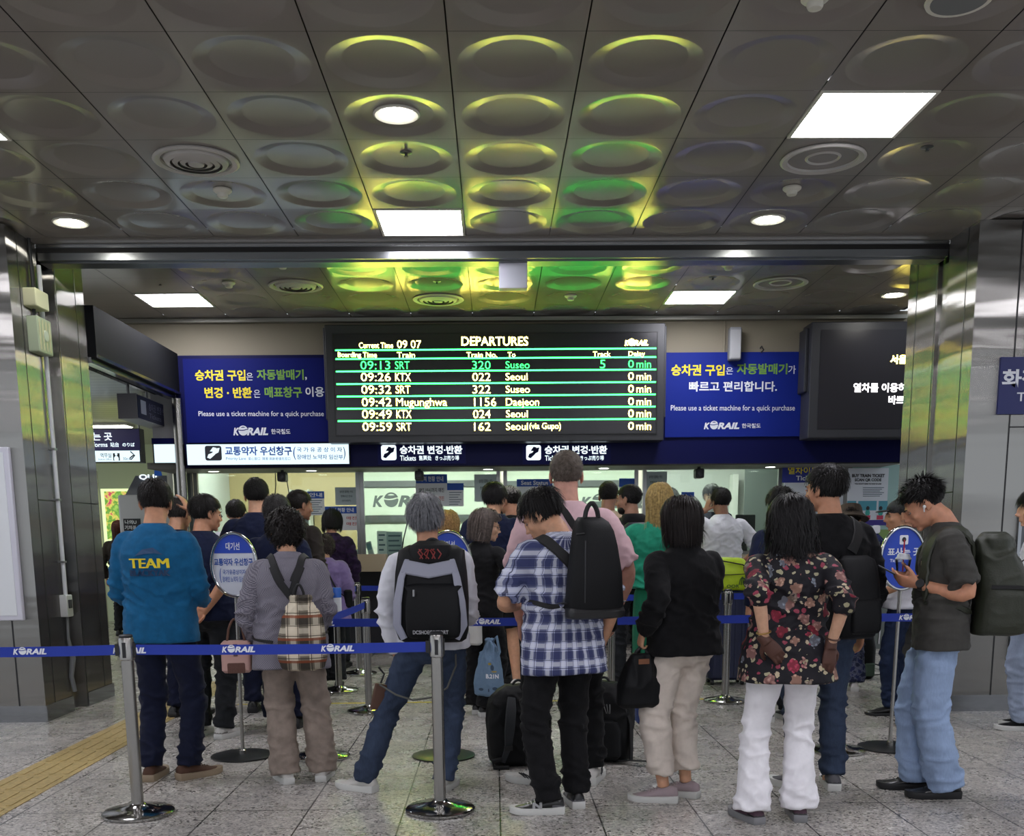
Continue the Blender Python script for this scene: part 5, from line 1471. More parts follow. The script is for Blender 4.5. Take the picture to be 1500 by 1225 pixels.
def sign_stand(base, c, w_, h_, label, style):
    """oval sign on a pole; c is the middle of the sign"""
    t = thing('sign_stand', label, 'sign stand', (base[0], base[1], 0))
    x, y = base
    MB().lathe((x, y, 0), [(.20, 0), (.207, .003), (.207, .010), (.195, .014), (.03, .018)], 44).build('base', BDISC if style != 'hidden' else plain('dark green base', '20261f', .35), t)
    m = MB(); m.cyl((x, y, .014), (c.x, c.y+.012, c.z-h_*.5+.01), .0125, n=14); m.lathe((x, y, .012), [(.022, 0), (.022, .03), (.014, .036)], 16)
    m.build('pole', POST, t)
    n = 48; E_ = lambda k, f=1.0, dy=0: V(c.x+math.cos(2*PI*k/n)*w_/2*f, c.y+dy, c.z+math.sin(2*PI*k/n)*h_/2*f)
    m = MB(); pts = [E_(k) for k in range(n)]
    rs = []
    for k in range(n):
        o = (pts[k]-c).normalized(); rs.append([pts[k]+o*(math.cos(2*PI*j/10)*.012)+V(0, math.sin(2*PI*j/10)*.016, 0) for j in range(10)])
    rs.append(rs[0]); m.rings(rs, cap=False); m.build('ring', CHROME, t)
    m = MB(); m.rings([[E_(k, .985, .006) for k in range(n)], [E_(k, .985, -.006) for k in range(n)]])
    if style == 'priority' or style == 'hidden':
        m.build('board', plain('white sign board', 'd6dbe6', .45), t)
        m = MB(); hi = [E_(k, .985, -.0075) for k in range(n) if math.sin(2*PI*k/n) > .28]; m.add(hi, [tuple(range(len(hi)-1, -1, -1))]); m.build('heading', plain('blue sign face', '2448b8', .45), t, smooth=False)
    else: m.build('board', plain('blue sign face', '2448b8', .45), t)
    Y = c.y-.0095
    def put(s_, fx0, fx1, fz0, fz1, mat, bold=.015):
        m = MB(); lettering(m, s_, V(c.x+fx0*w_/2, Y, c.z+fz0*h_/2), UX, UZ, (fx1-fx0)*w_/2, (fz1-fz0)*h_/2, bold); m.build('lettering', mat, t, smooth=False)
    if style in ('priority', 'hidden'):
        put('대기선', -.32, .30, .48, .72, WHITEP, .02); put('교통약자 우선창구', -.88, .86, -.02, .22, BLUEP, .03)
        put('(', -.66, -.58, -.56, -.1, BLUEP); put(')', .6, .68, -.56, -.1, BLUEP); put('국가유공상이자', -.52, .52, -.3, -.14, BLUEP); put('장애인 노약자 임산부', -.54, .54, -.54, -.36, BLUEP)
    else:
        put('표사는 곳', -.72, .78, .08, .34, WHITEP, .03); put('Tickets', -.6, .0, -.12, -.02, WHITEP)
        m = MB(); m.rbox(c.x-.028, c.x+.028, Y-.001, Y+.003, c.z+h_*.22, c.z+h_*.37, .008, 3, 'y'); m.build('icon_tile', WHITEP, t)
        m = MB(); m.ell((c.x, Y-.002, c.z+h_*.30), (.014, .001, .016), 10, 6); m.build('icon_hand', INK, t)
    return t
def stand_px(px, py, cx, cy, label, style, w_=.285, h_=.40):
    b = S(px, py); sign_stand(b, atY(cx, cy, b[1]), w_, h_, label, style)
stand_px(356, 1108, 343, 828, 'oval white and blue priority lane sign on a stand beside the woman in grey checks', 'priority')
stand_px(650, 1108, 657, 826, 'oval sign on a stand mostly hidden behind the grey haired man', 'hidden')
stand_px(1303, 1096, 1322, 818, 'oval blue ticket sign on a stand beside the man in the charcoal shirt', 'tickets')
# ------------------------------------------------------------------ people: materials
def lin(c): return srgb(c)
def fine_check(name, a, b, n):
    t = NT(name); x = t.xyz(t.mapping((n, n, n)))
    c1 = t.math('GREATER_THAN', t.math('FRACT', x[2]), .5)
    ang = t.math('ARCTAN2', x[0], x[1]); c2 = t.math('GREATER_THAN', t.math('FRACT', t.math('MULTIPLY', ang, 22.0)), .5)
    t.color(t.mix(t.math('ABSOLUTE', t.math('SUBTRACT', c1, c2)), srgb(a), srgb(b))); t.set(Roughness=.85, Specular_IOR_Level=.2)
    t.bump(t.noise(9, detail=3), .35, .03); return t.m
def plaid(name, base, dark, light, fine, nx=26.0, nz=10.5, around=True, tilt=0.0, extra=None):
    """woven check: bands around the body and bands up it"""
    t = NT(name); x = t.xyz(t.mapping((1, 1, 1), (tilt, 0, 0)))
    if around:
        u = t.math('MULTIPLY', t.math('ARCTAN2', x[0], t.math('ADD', x[1], .02)), nx/6.283)
    else: u = t.math('MULTIPLY', x[0], nx)
    v = t.math('MULTIPLY', x[2], nz)
    def band(s_, lo, hi): f = t.math('FRACT', s_); return t.math('MULTIPLY', t.math('GREATER_THAN', f, lo), t.math('LESS_THAN', f, hi))
    c = srgb(base)
    bu, bv = band(u, .0, .42), band(v, .0, .42)
    c = t.mix(t.math('MULTIPLY', bu, .72), c, srgb(dark)); c = t.mix(t.math('MULTIPLY', bv, .72), c, srgb(dark))
    wu, wv = band(u, .62, .86), band(v, .62, .86)
    c = t.mix(t.math('MULTIPLY', wu, .5), c, srgb(light)); c = t.mix(t.math('MULTIPLY', wv, .5), c, srgb(light))
    for s_, lo, hi in ((u, .49, .53), (v, .49, .53), (u, .94, .98), (v, .94, .98)): c = t.mix(t.math('MULTIPLY', band(s_, lo, hi), .8), c, srgb(fine))
    if extra: c = t.mix(t.math('MULTIPLY', band(v, extra[1], extra[2]), .8), c, srgb(extra[0]))
    t.color(c); t.set(Roughness=.85, Specular_IOR_Level=.2); t.bump(t.noise(9, detail=3), .35, .03); return t.m
def floral(name):
    t = NT(name); p = t.coord()
    wv = t.add('ShaderNodeVectorMath', operation='ADD'); nz_ = t.add('ShaderNodeTexNoise', inp={'Scale': 24.0, 'Detail': 2.0}); t.link(p, nz_.inputs['Vector'])
    sc = t.add('ShaderNodeVectorMath', operation='SCALE', inp={'Scale': .035}); t.link(nz_.outputs['Color'], sc.inputs[0]); t.link(p, wv.inputs[0]); t.link(sc.outputs[0], wv.inputs[1])
    def vor(scale, feat='F1', vec=None):
        v = t.add('ShaderNodeTexVoronoi', feature=feat, inp={'Scale': scale}); t.link(vec or wv.outputs[0], v.inputs['Vector']); return v
    big = vor(13.5); hue = t.xyz(big.outputs['Color']); petal = vor(46.0); small = vor(34.0); hs = t.xyz(small.outputs['Color'])
    flower = t.math('LESS_THAN', t.math('ADD', big.outputs['Distance'], t.math('MULTIPLY', petal.outputs['Distance'], .22)), .52)
    flower = t.math('MULTIPLY', flower, t.math('GREATER_THAN', hue[1], .12))
    fc = t.ramp(hue[0], [(0, srgb('b98f86')), (.3, srgb('a79b8c')), (.42, srgb('b5405a')), (.55, srgb('c9a48f')), (.72, srgb('9c2f45')), (.86, srgb('8a96a3')), (1, srgb('c3b29d'))], 'CONSTANT')
    shade = t.ramp(petal.outputs['Distance'], [(.1, (1, 1, 1, 1)), (.42, (.42, .36, .36, 1))]); fc = t.mix(1.0, fc, shade, 'MULTIPLY')
    leaf = t.math('MULTIPLY', t.math('LESS_THAN', small.outputs['Distance'], .42), t.math('GREATER_THAN', hs[2], .5))
    lc = t.ramp(hs[0], [(0, srgb('a09a7c')), (.4, srgb('b4a58a')), (.7, srgb('8c3a4c')), (1, srgb('6f7b85'))], 'CONSTANT')
    c = t.mix(leaf, srgb('141219'), lc); c = t.mix(flower, c, fc); t.color(c); t.set(Roughness=.7, Specular_IOR_Level=.3); t.bump(t.noise(9, detail=3), .3, .03); return t.m
def denim(name, col, fade=.35):
    t = NT(name); c = srgb(col); n = t.noise(6, t.mapping((1, 1, .5)), detail=4); f = t.noise(150, t.mapping((1, 1, .2)), detail=1)
    hi = tuple(min(1, x*(1+fade)) for x in c[:3])+(1,); lo = tuple(x*(1-fade) for x in c[:3])+(1,)
    m_ = t.ramp(n, [(.3, lo), (.7, hi)]); t.color(t.mix(.18, m_, t.ramp(f, [(.4, lo), (.6, hi)]))); t.set(Roughness=.85, Specular_IOR_Level=.2)
    t.bump(t.math('ADD', t.noise(10, t.mapping((1, 1, .6), (0, .4, 0)), detail=3), t.math('MULTIPLY', f, .05)), .4, .03); return t.m
NAVYC = cloth('navy cloth', '131a33'); NAVYT = cloth('navy trousers cloth', '11162b'); BLACKC = cloth('black cloth', '121214', vary=.2); CHAR = cloth('charcoal cloth', '1f2124')
TEAL = cloth('teal blue jersey', '14567f', fold=.3); BEIGEC = cloth('taupe cotton', '877a70'); WHITEC = cloth('white cotton', 'd3d4db', vary=.05); WHITEJ = cloth('white denim', 'e8e6ea', vary=.04, fold=.3)
CREAMC = cloth('cream cotton', 'cbc0b5', vary=.06); PINKC = cloth('pale pink jersey', 'd6b4b9', vary=.05); GREENC = cloth('jade cloth', '1f7d62'); GREEND = cloth('dark green cloth', '0f5b40')
LAV = cloth('lavender cloth', '75668f'); CHARC = cloth('charcoal jersey', '43423f', vary=.08); TAN = cloth('tan jersey', 'b09a83', vary=.06); BROWNC = cloth('dark brown cloth', '2b2623'); PURP = cloth('dark plum cloth', '241630', vary=.5)
JEAN = denim('mid blue denim', '343f53'); JEAND = denim('dark blue denim', '1d2840', .25); JEANL = denim('light blue denim', '8ea2c1', .16); JEANP = denim('pale grey denim', '8f9bb0', .15)
WSOLE = plain('white rubber', 'c4c4c0', .6); GSOLE = plain('grey rubber', '7b7b7e', .6); BSOLE = plain('black rubber', '141416', .55); TSOLE = plain('beige rubber', '8d7c66', .6)
WLEA = plain('white shoe leather', 'c2bfba', .5, bump=(60, .1)); BLEA = plain('black shoe leather', '151515', .32); BRLEA = plain('brown suede', '4a2f20', .8); GKNIT = plain('pinkish grey knit', '96868a', .8, bump=(200, .3, .003)); PURK = plain('plum suede', '4b3340', .75); GREYK = plain('grey knit', '57565a', .8)
BAGK = plain('black nylon', '0f1012', .6, spec=.2, bump=(160, .25, .004)); BAGN = plain('navy nylon', '171c2e', .55, bump=(160, .25, .004)); BAGG = plain('grey nylon', '8b8d9b', .6); STRAPM = plain('black webbing', '0e0e10', .7, bump=(300, .3, .003)); ZIP = plain('zip metal', '9c9c9c', .35, .9)
OLIVE = plain('dark olive nylon', '2a2e22', .55, bump=(140, .3, .005))

def bag_at(p, name, label, off, group=None, cat=None):
    """a bag worn or held by p: its own thing whose frame is p's frame moved to off (p-local metres)"""
    o = thing(name, label, cat or name.replace('_', ' '), p.world(V(*off)), group, p.yaw); o['_'] = 0; del o['_']
    return o
def put(mb, off): 
    mb.xform(Matrix.Translation(-V(*off))); return mb
def rucksack(mb, x, y, z0, z1, w_, d_, top=.75, e=3.2, bulge=.0, n=28, taper=0.0):
    """soft rounded bag body: depth d_ reaching back (-y) from y"""
    rs = []
    H = z1-z0
    for f, kw, kd in ((0, .82, .70), (.03, .93, .86), (.12, 1, 1), (.45, 1.02, 1.03+bulge), (.72, .98, .92), (.86, .93, .80), (.95, .85*top/.75, .60), (1, .62*top/.75, .34)):
        kw *= 1-taper*f
        rs.append(ringz(z0+H*f, w_/2*kw, d_/2*kd, y-d_/2*kd, n, x, e))
    mb.rings(rs); return mb
def shoulder_straps(p, mat, parent, off, xs=.085, top_z=1.36, low=1.0, back_y=-.16, w_=.058, t=.014, both=True, name='shoulder_strap', under=.13, bx=0.0):
    s = p.s
    for q in ((-1, 1) if both is True else (both,)):
        U = p.U
        rough = [U((bx+q*xs*.45, back_y*.85, top_z-.09)), U((bx*.4+q*xs*.9, back_y*.8, top_z-.01)), U((q*(xs+.01), -.06, top_z+.06)), U((q*(xs+.02), .03, top_z+.04)), U((q*(xs+.04), .115, top_z-.10)), U((q*(xs+.065), .12, low+.12)), U((q*under, .03, low+.04)), U((q*(under-.01), -.08, low+.01)), U((bx+q*.09, back_y*.8, low-.01))]
        P, N = p.wrap(rough, .008); m = MB(); nP = len(P); m.ribbon(P, N, [w_*s*(1 if k < nP*.62 else max(.42, 1-(k-nP*.62)/(nP*.12)*.58)) for k in range(nP)], t); put(m, off); m.build(name, mat, parent, local=True)
def grip_loop(mb, a, b, h, r=.009, n=9, out=(0, 0, 1)):
    a, b, o = V(*a), V(*b), V(*out); mb.tube([a+(b-a)*(k/n)+o*h*math.sin(PI*k/n)**.6 for k in range(n+1)], r, 8); return mb
def W_(p, px, py, dy=0.0):
    """photo point on the plane dy behind the person, in that person's own 1.70 m frame"""
    return p.local(atY(px, py, p.loc.y+dy))/p.s

# ------------------------------------------------------------------ P: man in the blue team shirt
loc, h = at_feet(252, 1141, 217, 703)
p = Person('man in a teal blue team shirt and navy trousers, nearest the left pillar', loc, h, -4)
p.pose(feet=((-.11, -.01, 4), (.105, .02, -38)), head=(12, 14, 0), wide=1.02, belly=1.10, lean=1,
       larm=((-.17, .24, 1.02), (-.5, -1, -.6), (.55, .8, .15), (.2, .1, 1), 35), rarm=((.15, .25, 1.02), (.5, -1, -.6), (-.55, .8, .15), (-.2, .1, 1), 35))
p.body('b98566').hair('short', '15110f', fade=.07, front=.058).shirt(TEAL, hem=.80, fit=1.07, name='long_sleeved_shirt', collar_mat=TEAL, fold=.011)
p.trousers(NAVYT, 'straight').shoes(BRLEA, TSOLE, laces=BRLEA)
def back_text(p, rows, parent=None, y=-.6):
    for s_, cx, cz, wid, hei, mat, bold, shear in rows:
        m = MB()
        for dx in (0, .0035, .007) if hei > .03 else (0, .002): lettering(m, s_, V(cx-wid/2+dx, -.1, cz-hei/2)*p.s, UX*p.s, UZ*p.s, wid, hei, 0.0, shear)
        p.on_back(m, 0, off=.008); m.build('lettering', mat, parent or p.shirto, local=True, smooth=False)
back_text(p, [('TEAM', .0, 1.245, .215, .052, YELP, .015, 0), ('BLACKYAK', .0, 1.192, .22, .034, plain('faded blue print', '0e3358', .6), .008, 0)])
m = MB(); m.add([V(x, -.1, z)*p.s for x, z in ((-.07, 1.285), (-.03, 1.32), (.03, 1.33), (.085, 1.29), (.04, 1.30), (-.02, 1.295))], [(0, 1, 5), (1, 2, 4, 5), (2, 3, 4)]); p.on_back(m, 0, off=.005); m.build('emblem', plain('faded dark print', '173f66', .6), p.shirto, local=True, smooth=False)

# ------------------------------------------------------------------ P: man in the navy polo, hands behind his back
loc, h = at_feet(310, 1080, 300, 727)
p = Person('stout man in a navy polo shirt holding his hands behind his back', loc, h, -8)
p.pose(feet=((-.10, .06, 8), (.11, -.02, -14)), head=(-40, 6, 0), wide=1.08, belly=1.2,
       larm=((-.05, -.17, .90), (-1, -.5, 0), (.75, -.1, -.35), (0, -1, .2), 35), rarm=((.07, -.19, .91), (1, -.5, 0), (-.8, -.05, -.35), (0, -1, .2), 40))
p.body('b07c5e', face=True).hair('short', '14110f', fade=.075).shirt(NAVYC, sleeve=.45, hem=.84, fit=1.08, name='polo_shirt', collar_mat=NAVYC).trousers(CHAR, 'straight', fit=1.05).shoes(WLEA, WSOLE, heel=plain('grey shoe stripe', '6f6b66', .7))

# ------------------------------------------------------------------ P: man raising a hand to his head
loc, h = at_depth(256, 8.3, 262, 729)
p = Person('man with thinning dark hair raising a hand to his head behind the teal blue shirt', loc, h, -10, quality=1)
p.pose(head=(-12, 12, 0), rarm=((.10, .02, 1.60), (1, -.3, -.2), (-.4, -.1, .9), (-.9, 0, -.3), 20))
p.body('b08063').hair('short', '2a2624', front=.06, thick=.007).shirt(NAVYC, sleeve=.5, hem=.84).trousers(NAVYT).shoes(BLEA, BSOLE)

# ------------------------------------------------------------------ P: tall man in navy, behind the priority sign
loc, h = at_depth(376, 8.5, 380, 702)
p = Person('tall man with neat black hair in a dark navy shirt behind the priority lane sign', loc, h, 2, quality=1)
p.pose(head=(6, 3, 0), wide=1.05); p.body('b98a6c').hair('short', '110f0e').shirt(NAVYC, hem=.84, fit=1.05, collar_mat=NAVYC).trousers(NAVYT).shoes(BLEA, BSOLE)

# ------------------------------------------------------------------ P: person just behind the curly haired woman
loc, h = at_depth(404, 7.75, 410, 729)
p = Person('person with greying black hair in navy, mostly hidden behind the curly haired woman', loc, h, 0, quality=1)
p.pose(head=(0, 6, 0)); p.body('b98a6c').hair('full', '2c2a2a').shirt(NAVYC, hem=.84).trousers(NAVYT).shoes(BLEA, BSOLE)

# ------------------------------------------------------------------ P: man in dark brown
loc, h = at_depth(433, 9.2, 421, 719)
p = Person('man in a dark brown shirt with cropped hair facing right near the leftmost window', loc, h, -25, quality=1)
p.pose(head=(-25, 5, 0)); p.body('8f634b').hair('crop', '1a1614').shirt(BROWNC, hem=.84, fit=1.06).trousers(CHAR).shoes(BLEA, BSOLE)

# ------------------------------------------------------------------ P: curly haired woman in grey checks with the plaid rucksack
loc, h = at_feet(446, 1143, 410, 752)
p = Person('woman with curly black hair in a grey checked blouse and taupe trousers', loc, h, 8)
p.pose(feet=((-.115, -.03, 18), (.12, .0, -10)), pelvis=(-.045, .0, .93), lean=6, head=(22, 8, 0), wide=1.06, belly=1.15,
       larm=((-.24, .12, .90), (-.5, -1, 0), (-.1, .3, -.9), (1, .2, 0), 55), rarm=((.17, .22, .98), (.4, -1, -.3), (-.3, .9, 0), (-.8, 0, .3), 40))
p.body('b98a6c', woman=True, face=True).hair('perm', '16110f').shirt(fine_check('grey check cotton', '85828b', '5e5b66', 75.0), hem=.73, fit=1.08, flare=.015, name='blouse', collar_mat=cloth('grey collar cotton', '77737d'))
p.trousers(BEIGEC, 'wide', drop=.03).shoes(WLEA, WSOLE)
pw = p
off = (0.02, -.15*p.s, .76*p.s)
t = bag_at(p, 'rucksack', 'small drawstring rucksack in cream, black and brown plaid on the curly haired woman\'s back', off, cat='backpack')
PLB = plaid('rucksack plaid', 'cbbfa8', '131013', 'd9cfba', '2a2220', 8.0, 8.0, False, 0, ('8a4a30', .30, .42))
m = MB(); rs = []
for z, rx, ry in ((.75, .10, .05), (.765, .14, .075), (.83, .160, .092), (.96, .155, .092), (1.07, .128, .08), (1.14, .085, .06), (1.175, .055, .04), (1.20, .075, .05)):
    rs.append([(v+V(.035, 0, 0))*p.s for v in ringz(z-.005, rx*.93, ry, -.155-ry, 26, 0, 2.2)])
m.rings(rs); me = solidify(m, 'bag_body', .0075, 2); crease(me, .012, (16, 16, 3), 5, [(1.12*p.s, .12, 1.4)], .1); me.transform(Matrix.Translation(-V(*off))); link_mesh(me, PLB, t)
shoulder_straps(p, STRAPM, t, off, .08, 1.36, .90, -.17, .045, .012)
m = MB()
for q in (-1, 1):
    P, N = p.wrap([p.U((q*.085, -.13, 1.36)), p.U((q*.05, -.15, 1.27)), p.U((.02, -.16, 1.17))], .010); m.ribbon(P, N, .042, .012)
grip_loop(m, V(-.01, -.2, 1.17)*p.s, V(.06, -.2, 1.17)*p.s, .09, .008); m.tube([V(.035, -.21, 1.17)*p.s, V(.09, -.25, 1.10)*p.s, V(.13, -.27, .98)*p.s], .006)
put(m, off); m.build('cord', STRAPM, t, local=True)
# her pale pink handbag
hx = p.wri[0]+V(-.02, .03, -.12)*p.s
off = tuple(p.local(atY(348, 985, p.loc.y-.02)))
t = bag_at(p, 'handbag', 'pale pink handbag with a brown woven panel held low by the curly haired woman', off)
m = MB(); m.rbox(-.085, .085, -.05, .05, 0, .185, .03, 4); m.build('bag_body', plain('pale pink leather', 'b58f86', .5), t, local=True)
m = MB(); m.rbox(-.05, .05, -.053, -.049, .0, .06, .008, 2, 'y'); m.build('woven_panel', plain('brown woven panel', '5a3a30', .7, bump=(120, .5)), t, local=True)
m = MB(); grip_loop(m, (-.05, 0, .18), (.05, 0, .18), .13, .007); m.build('handle', plain('brown leather strap', '5a3b2c', .5), t, local=True)
m = MB(); m.box(-.012, .012, -.053, -.049, .1, .17); m.build('strap_tab', plain('brown leather strap', '5a3b2c', .5), t, local=True)

# ------------------------------------------------------------------ P: woman in plum at the counter
loc, h = at_depth(484, 11.4, 488, 747)
p = Person('woman in a dark plum top with a short black bob at the ticket counter', loc, h, 0, quality=1)
p.pose(head=(0, 18, 0), lean=6); p.body('b98a6c', woman=True).hair('bob', '0f0d0d', zend=-.085).shirt(PURP, hem=.82, fit=1.08).trousers(CHAR).shoes(BLEA, BSOLE)
# ------------------------------------------------------------------ P: woman in lavender
loc, h = at_depth(474, 9.9, 470, 783)
p = Person('small elderly woman in a loose lavender blouse with curly greying hair', loc, h, 10, quality=1)
p.pose(head=(15, 14, 0), lean=14, pelvis=(0, -.05, .92)); p.body('b08365', woman=True).hair('perm', '3a322e').shirt(LAV, sleeve=.75, hem=.74, fit=1.15, flare=.05, sr=1.15, name='blouse').trousers(CHAR, 'wide').shoes(BLEA, BSOLE)
t = bag_at(p, 'crossbody_bag', 'dark crossbody bag with a thin strap over the lavender blouse', (.2, -.05, .82), cat='bag'); m = MB()
P, N = p.wrap([p.U((-.06, -.02, 1.43)), p.U((-.0, -.12, 1.30)), p.U((.1, -.13, 1.1)), p.U((.17, -.06, .95))], .008); m.ribbon(P, N, .016, .006); put(m, (.2, -.05, .82)); m.build('strap', STRAPM, t, local=True)
m = MB(); m.rbox(-.04, .04, -.11, .09, -.05, .12, .03, 3); m.build('bag_body', BAGK, t, local=True)

# ------------------------------------------------------------------ P: grey haired man with the grey and black rucksack
loc, h = at_feet(588, 1159, 620, 724)
p = Person('grey haired man in a white shirt and blue jeans standing with legs apart', loc, h, -4)
fL, fR = W_(p, 533, 1159), W_(p, 650, 1157)
p.pose(feet=((fL.x, -.0, 62), (fR.x, .02, -12)), pelvis=(.215, .0, .93), side=-3, head=(4, 2, -2), wide=1.06, lean=1,
       larm=((-.225, .0, .845), (-1, -.4, 0), (.05, .1, -1), (1, .1, 0), 50), rarm=((.16, .22, 1.0), (.3, -1, -.3), (-.3, .8, -.1), (-1, 0, 0), 40))
p.wri  # wrists follow the shifted hips
p.body('a8785c').hair('full', '6f7074', vol=.016, len=.055).shirt(WHITEC, hem=.86, fit=1.05, collar_mat=WHITEC, fold=.015)
p.trousers(JEAN, 'straight', drop=.02).shoes(WLEA, WSOLE, laces=WSOLE)
pg = p; s = p.s; X0 = .195*s
off = (X0, -.14*s, .95*s)
t = bag_at(p, 'backpack', 'large black and grey backpack on the grey haired man', off, cat='backpack')
x = X0+.04; m = MB(); rucksack(m, x, -.145*s, .90*s, 1.42*s, .395*s, .21*s, .8, 3.2); put(m, off); m.build('bag_body', BAGK, t, local=True)
m = MB(); rucksack(m, x+.02, -.325*s, .93*s, 1.22*s, .29*s, .07*s, .95, 4); put(m, off); m.build('front_pocket', BAGK, t, local=True)
m = MB()
for q in (-1, 1):
    pts = [V(x+q*.12*s, -.30*s, 1.345*s), V(x+q*.148*s, -.345*s, 1.25*s), V(x+q*.17*s, -.36*s, 1.12*s), V(x+q*.178*s, -.345*s, 1.0*s), V(x+q*.14*s, -.345*s, .925*s)]
    m.ribbon(pts, [(q*.4, -1, .1)]*5, [.03, .04, .05, .05, .04], .012)
m.ribbon([V(x-.14*s, -.322*s, 1.31*s), V(x, -.345*s, 1.285*s), V(x+.14*s, -.322*s, 1.31*s)], [(0, -1, .3)]*3, .075, .014)
put(m, off); m.build('grey_panel', BAGG, t, local=True)
m = MB(); rs = [[V(x+math.cos(2*PI*j/20)*r*1.25, -.235*s+math.sin(2*PI*j/20)*r, z) for j in range(20)] for r, z in ((.095, 1.33*s), (.098, 1.37*s), (.085, 1.42*s), (.05, 1.445*s))]; m.rings(rs); put(m, off); m.build('lid', BAGK, t, local=True)
m = MB()
for k in range(7):
    a = -.05+.016*k; m.tube([V(x+a, -.338*s+.3*a*a, 1.40*s), V(x+a+.02*(-1)**k, -.345*s+.3*a*a, 1.375*s+.01*(k % 3)), V(x+a+.005, -.347*s, 1.35*s)], .0034, 5)
put(m, off); m.build('emblem', plain('dark red print', '7d2320', .6), t, local=True)
m = MB(); lettering(m, 'DCSHOECOSPORT', V(x-.085*s, -.3995*s, .955*s), UX, UZ, .19*s, .021*s, .03); put(m, off); m.build('lettering', plain('grey print', '9a9a9e', .6), t, local=True, smooth=False)
m = MB(); m.tube([V(x-.075*s, -.398*s, 1.19*s), V(x-.075*s, -.402*s, 1.155*s)], .006, 6); m.tube([V(x-.15*s, -.24*s, 1.2*s), V(x-.155*s, -.25*s, 1.0*s)], .004, 6); put(m, off); m.build('zip_pull', ZIP, t, local=True)
m = MB(); grip_loop(m, V(x-.05, -.17*s, 1.40*s), V(x+.05, -.17*s, 1.40*s), .05, .010); put(m, off); m.build('handle', STRAPM, t, local=True)
shoulder_straps(p, STRAPM, t, off, .095, 1.37, .99, -.16, .062, .016)
# brown phone case on a cord
wp = p.wri[0]+V(.0, .02, -.10*s)
off = tuple(p.local(atY(551, 1040, p.loc.y-.03)))
t = bag_at(p, 'phone_case', 'brown leather phone case hanging from the grey haired man\'s left hand', off, cat='phone case')
m = MB(); m.rbox(-.038, .038, -.012, .012, 0, .15, .012, 3); m.xform(Matrix.Rotation(R(14), 4, 'Y') @ Matrix.Rotation(R(20), 4, 'Z')); m.build('case', plain('brown leather', '4c2f20', .5), t, local=True)
m = MB(); m.tube([V(.03, 0, .15), V(.05, .01, .2), V(.02, 0, .24)], .006, 6); m.build('strap', BLACK, t, local=True)
a = p.local(atY(556, 1003, p.loc.y-.06))-V(*off); cpts = [a]+[p.local(atY(px, py, p.loc.y-d))-V(*off) for px, py, d in ((580, 1018, .14), (605, 1026, .17), (632, 1022, .19), (655, 1008, .17), (668, 975, .12), (667, 945, .08))]
m = MB(); m.tube(cpts, .0055, 8); m.build('cord', plain('grey cord', '4b4b46', .6), t, local=True)

# ------------------------------------------------------------------ P: man in navy with bare legs, cap man, fair haired person
loc, h = at_feet(742, 1010, 706, 709)
p = Person('man in a navy shirt and black shorts behind the woman with the grey bob', loc, h, -10, quality=1)
p.pose(head=(-20, 6, 0), pelvis=(-.1, 0, .93), feet=((-.13, .0, 8), (.09, -.02, -12)), wide=1.12, belly=1.15)
p.body('b98a6c', face=True).hair('full', '121011').shirt(NAVYC, sleeve=.45, hem=.82, fit=1.12).trousers(BLACKC, 'shorts', length=.46, name='shorts').shoes(WLEA, WSOLE)
loc, h = at_depth(752, 10.1, 742, 713)
p = Person('man in a pale grey cap and face mask looking left, behind the man in navy', loc, h, 40, quality=0)
p.pose(head=(20, 4, 0)); p.body('a8785c', face=False).hair('crop', '1a1715').shirt(BLACKC, hem=.84).trousers(CHAR).shoes(BLEA, BSOLE)
m = MB(); m.ell((0, -.012, .05), (.082, .104, .075), 18, 10); m.ell((0, .12, .045), (.062, .05, .008), 14, 6); m.xform(p.T); m.build('cap', plain('pale grey cap', '8f8c88', .8), p.root, local=True)
m = MB(); m.ell((0, .07, -.065), (.05, .05, .042), 14, 8); m.xform(p.T); m.build('face_mask', plain('dark mask', '2a2a2c', .8), p.root, local=True)
off = (0, -.14, 1.0); t = bag_at(p, 'backpack', 'black backpack with red and yellow trim on the cap man', off, cat='backpack')
m = MB(); rucksack(m, 0, -.13, .95, 1.42, .32, .18); put(m, off); m.build('bag_body', BAGK, t, local=True)
m = MB(); m.ribbon([V(-.14, -.3, 1.33), V(0, -.325, 1.31), V(.14, -.3, 1.33)], [(0, -1, 0)]*3, .014, .006); put(m, off); m.build('red_trim', REDP, t, local=True)
loc, h = at_depth(654, 10.6, 655, 752)
p = Person('person with wavy fair hair far behind the grey haired man', loc, h, -10, quality=0)
p.pose(); p.body('c49a80', woman=True).hair('wavy', 'a07d50').shirt(CHAR, hem=.84).trousers(CHAR).shoes(BLEA, BSOLE)

# ------------------------------------------------------------------ P: woman with the grey bob and the blue drawstring bag
loc, h = at_feet(708, 1047, 708, 749)
p = Person('woman with a grey brown bob, glasses and a black top looking right', loc, h, -30)
hw = W_(p, 712, 915, -.12)
p.pose(feet=((-.08, .03, 25), (.08, -.05, -40)), head=(-42, 8, 0), wide=.92, lean=3, rarm=((.2, .12, 1.0), (1, -.5, 0), (0, .8, -.2), (-1, 0, 0), 40), larm=(V(hw.x, hw.y, hw.z), (-.5, -.8, 0), (.05, .1, -1), (1, 0, 0), 62, 'abs'))
p.body('b98f74', woman=True, face=True).hair('bob', '5c524d', zend=-.10, front=.056).shirt(BLACKC, sleeve=.33, hem=.86, fit=.98).trousers(BLACKC, 'wide').shoes(BLEA, WSOLE)
m = MB()
for q in (-1, 1):
    c = V(q*.032, .098, -.002); m.tube([c+V(math.cos(2*PI*k/16)*.02, 0, math.sin(2*PI*k/16)*.016) for k in range(17)], .0018, 5); m.tube([c+V(q*.02, 0, .004), V(q*.075, .0, .0)], .0016, 5)
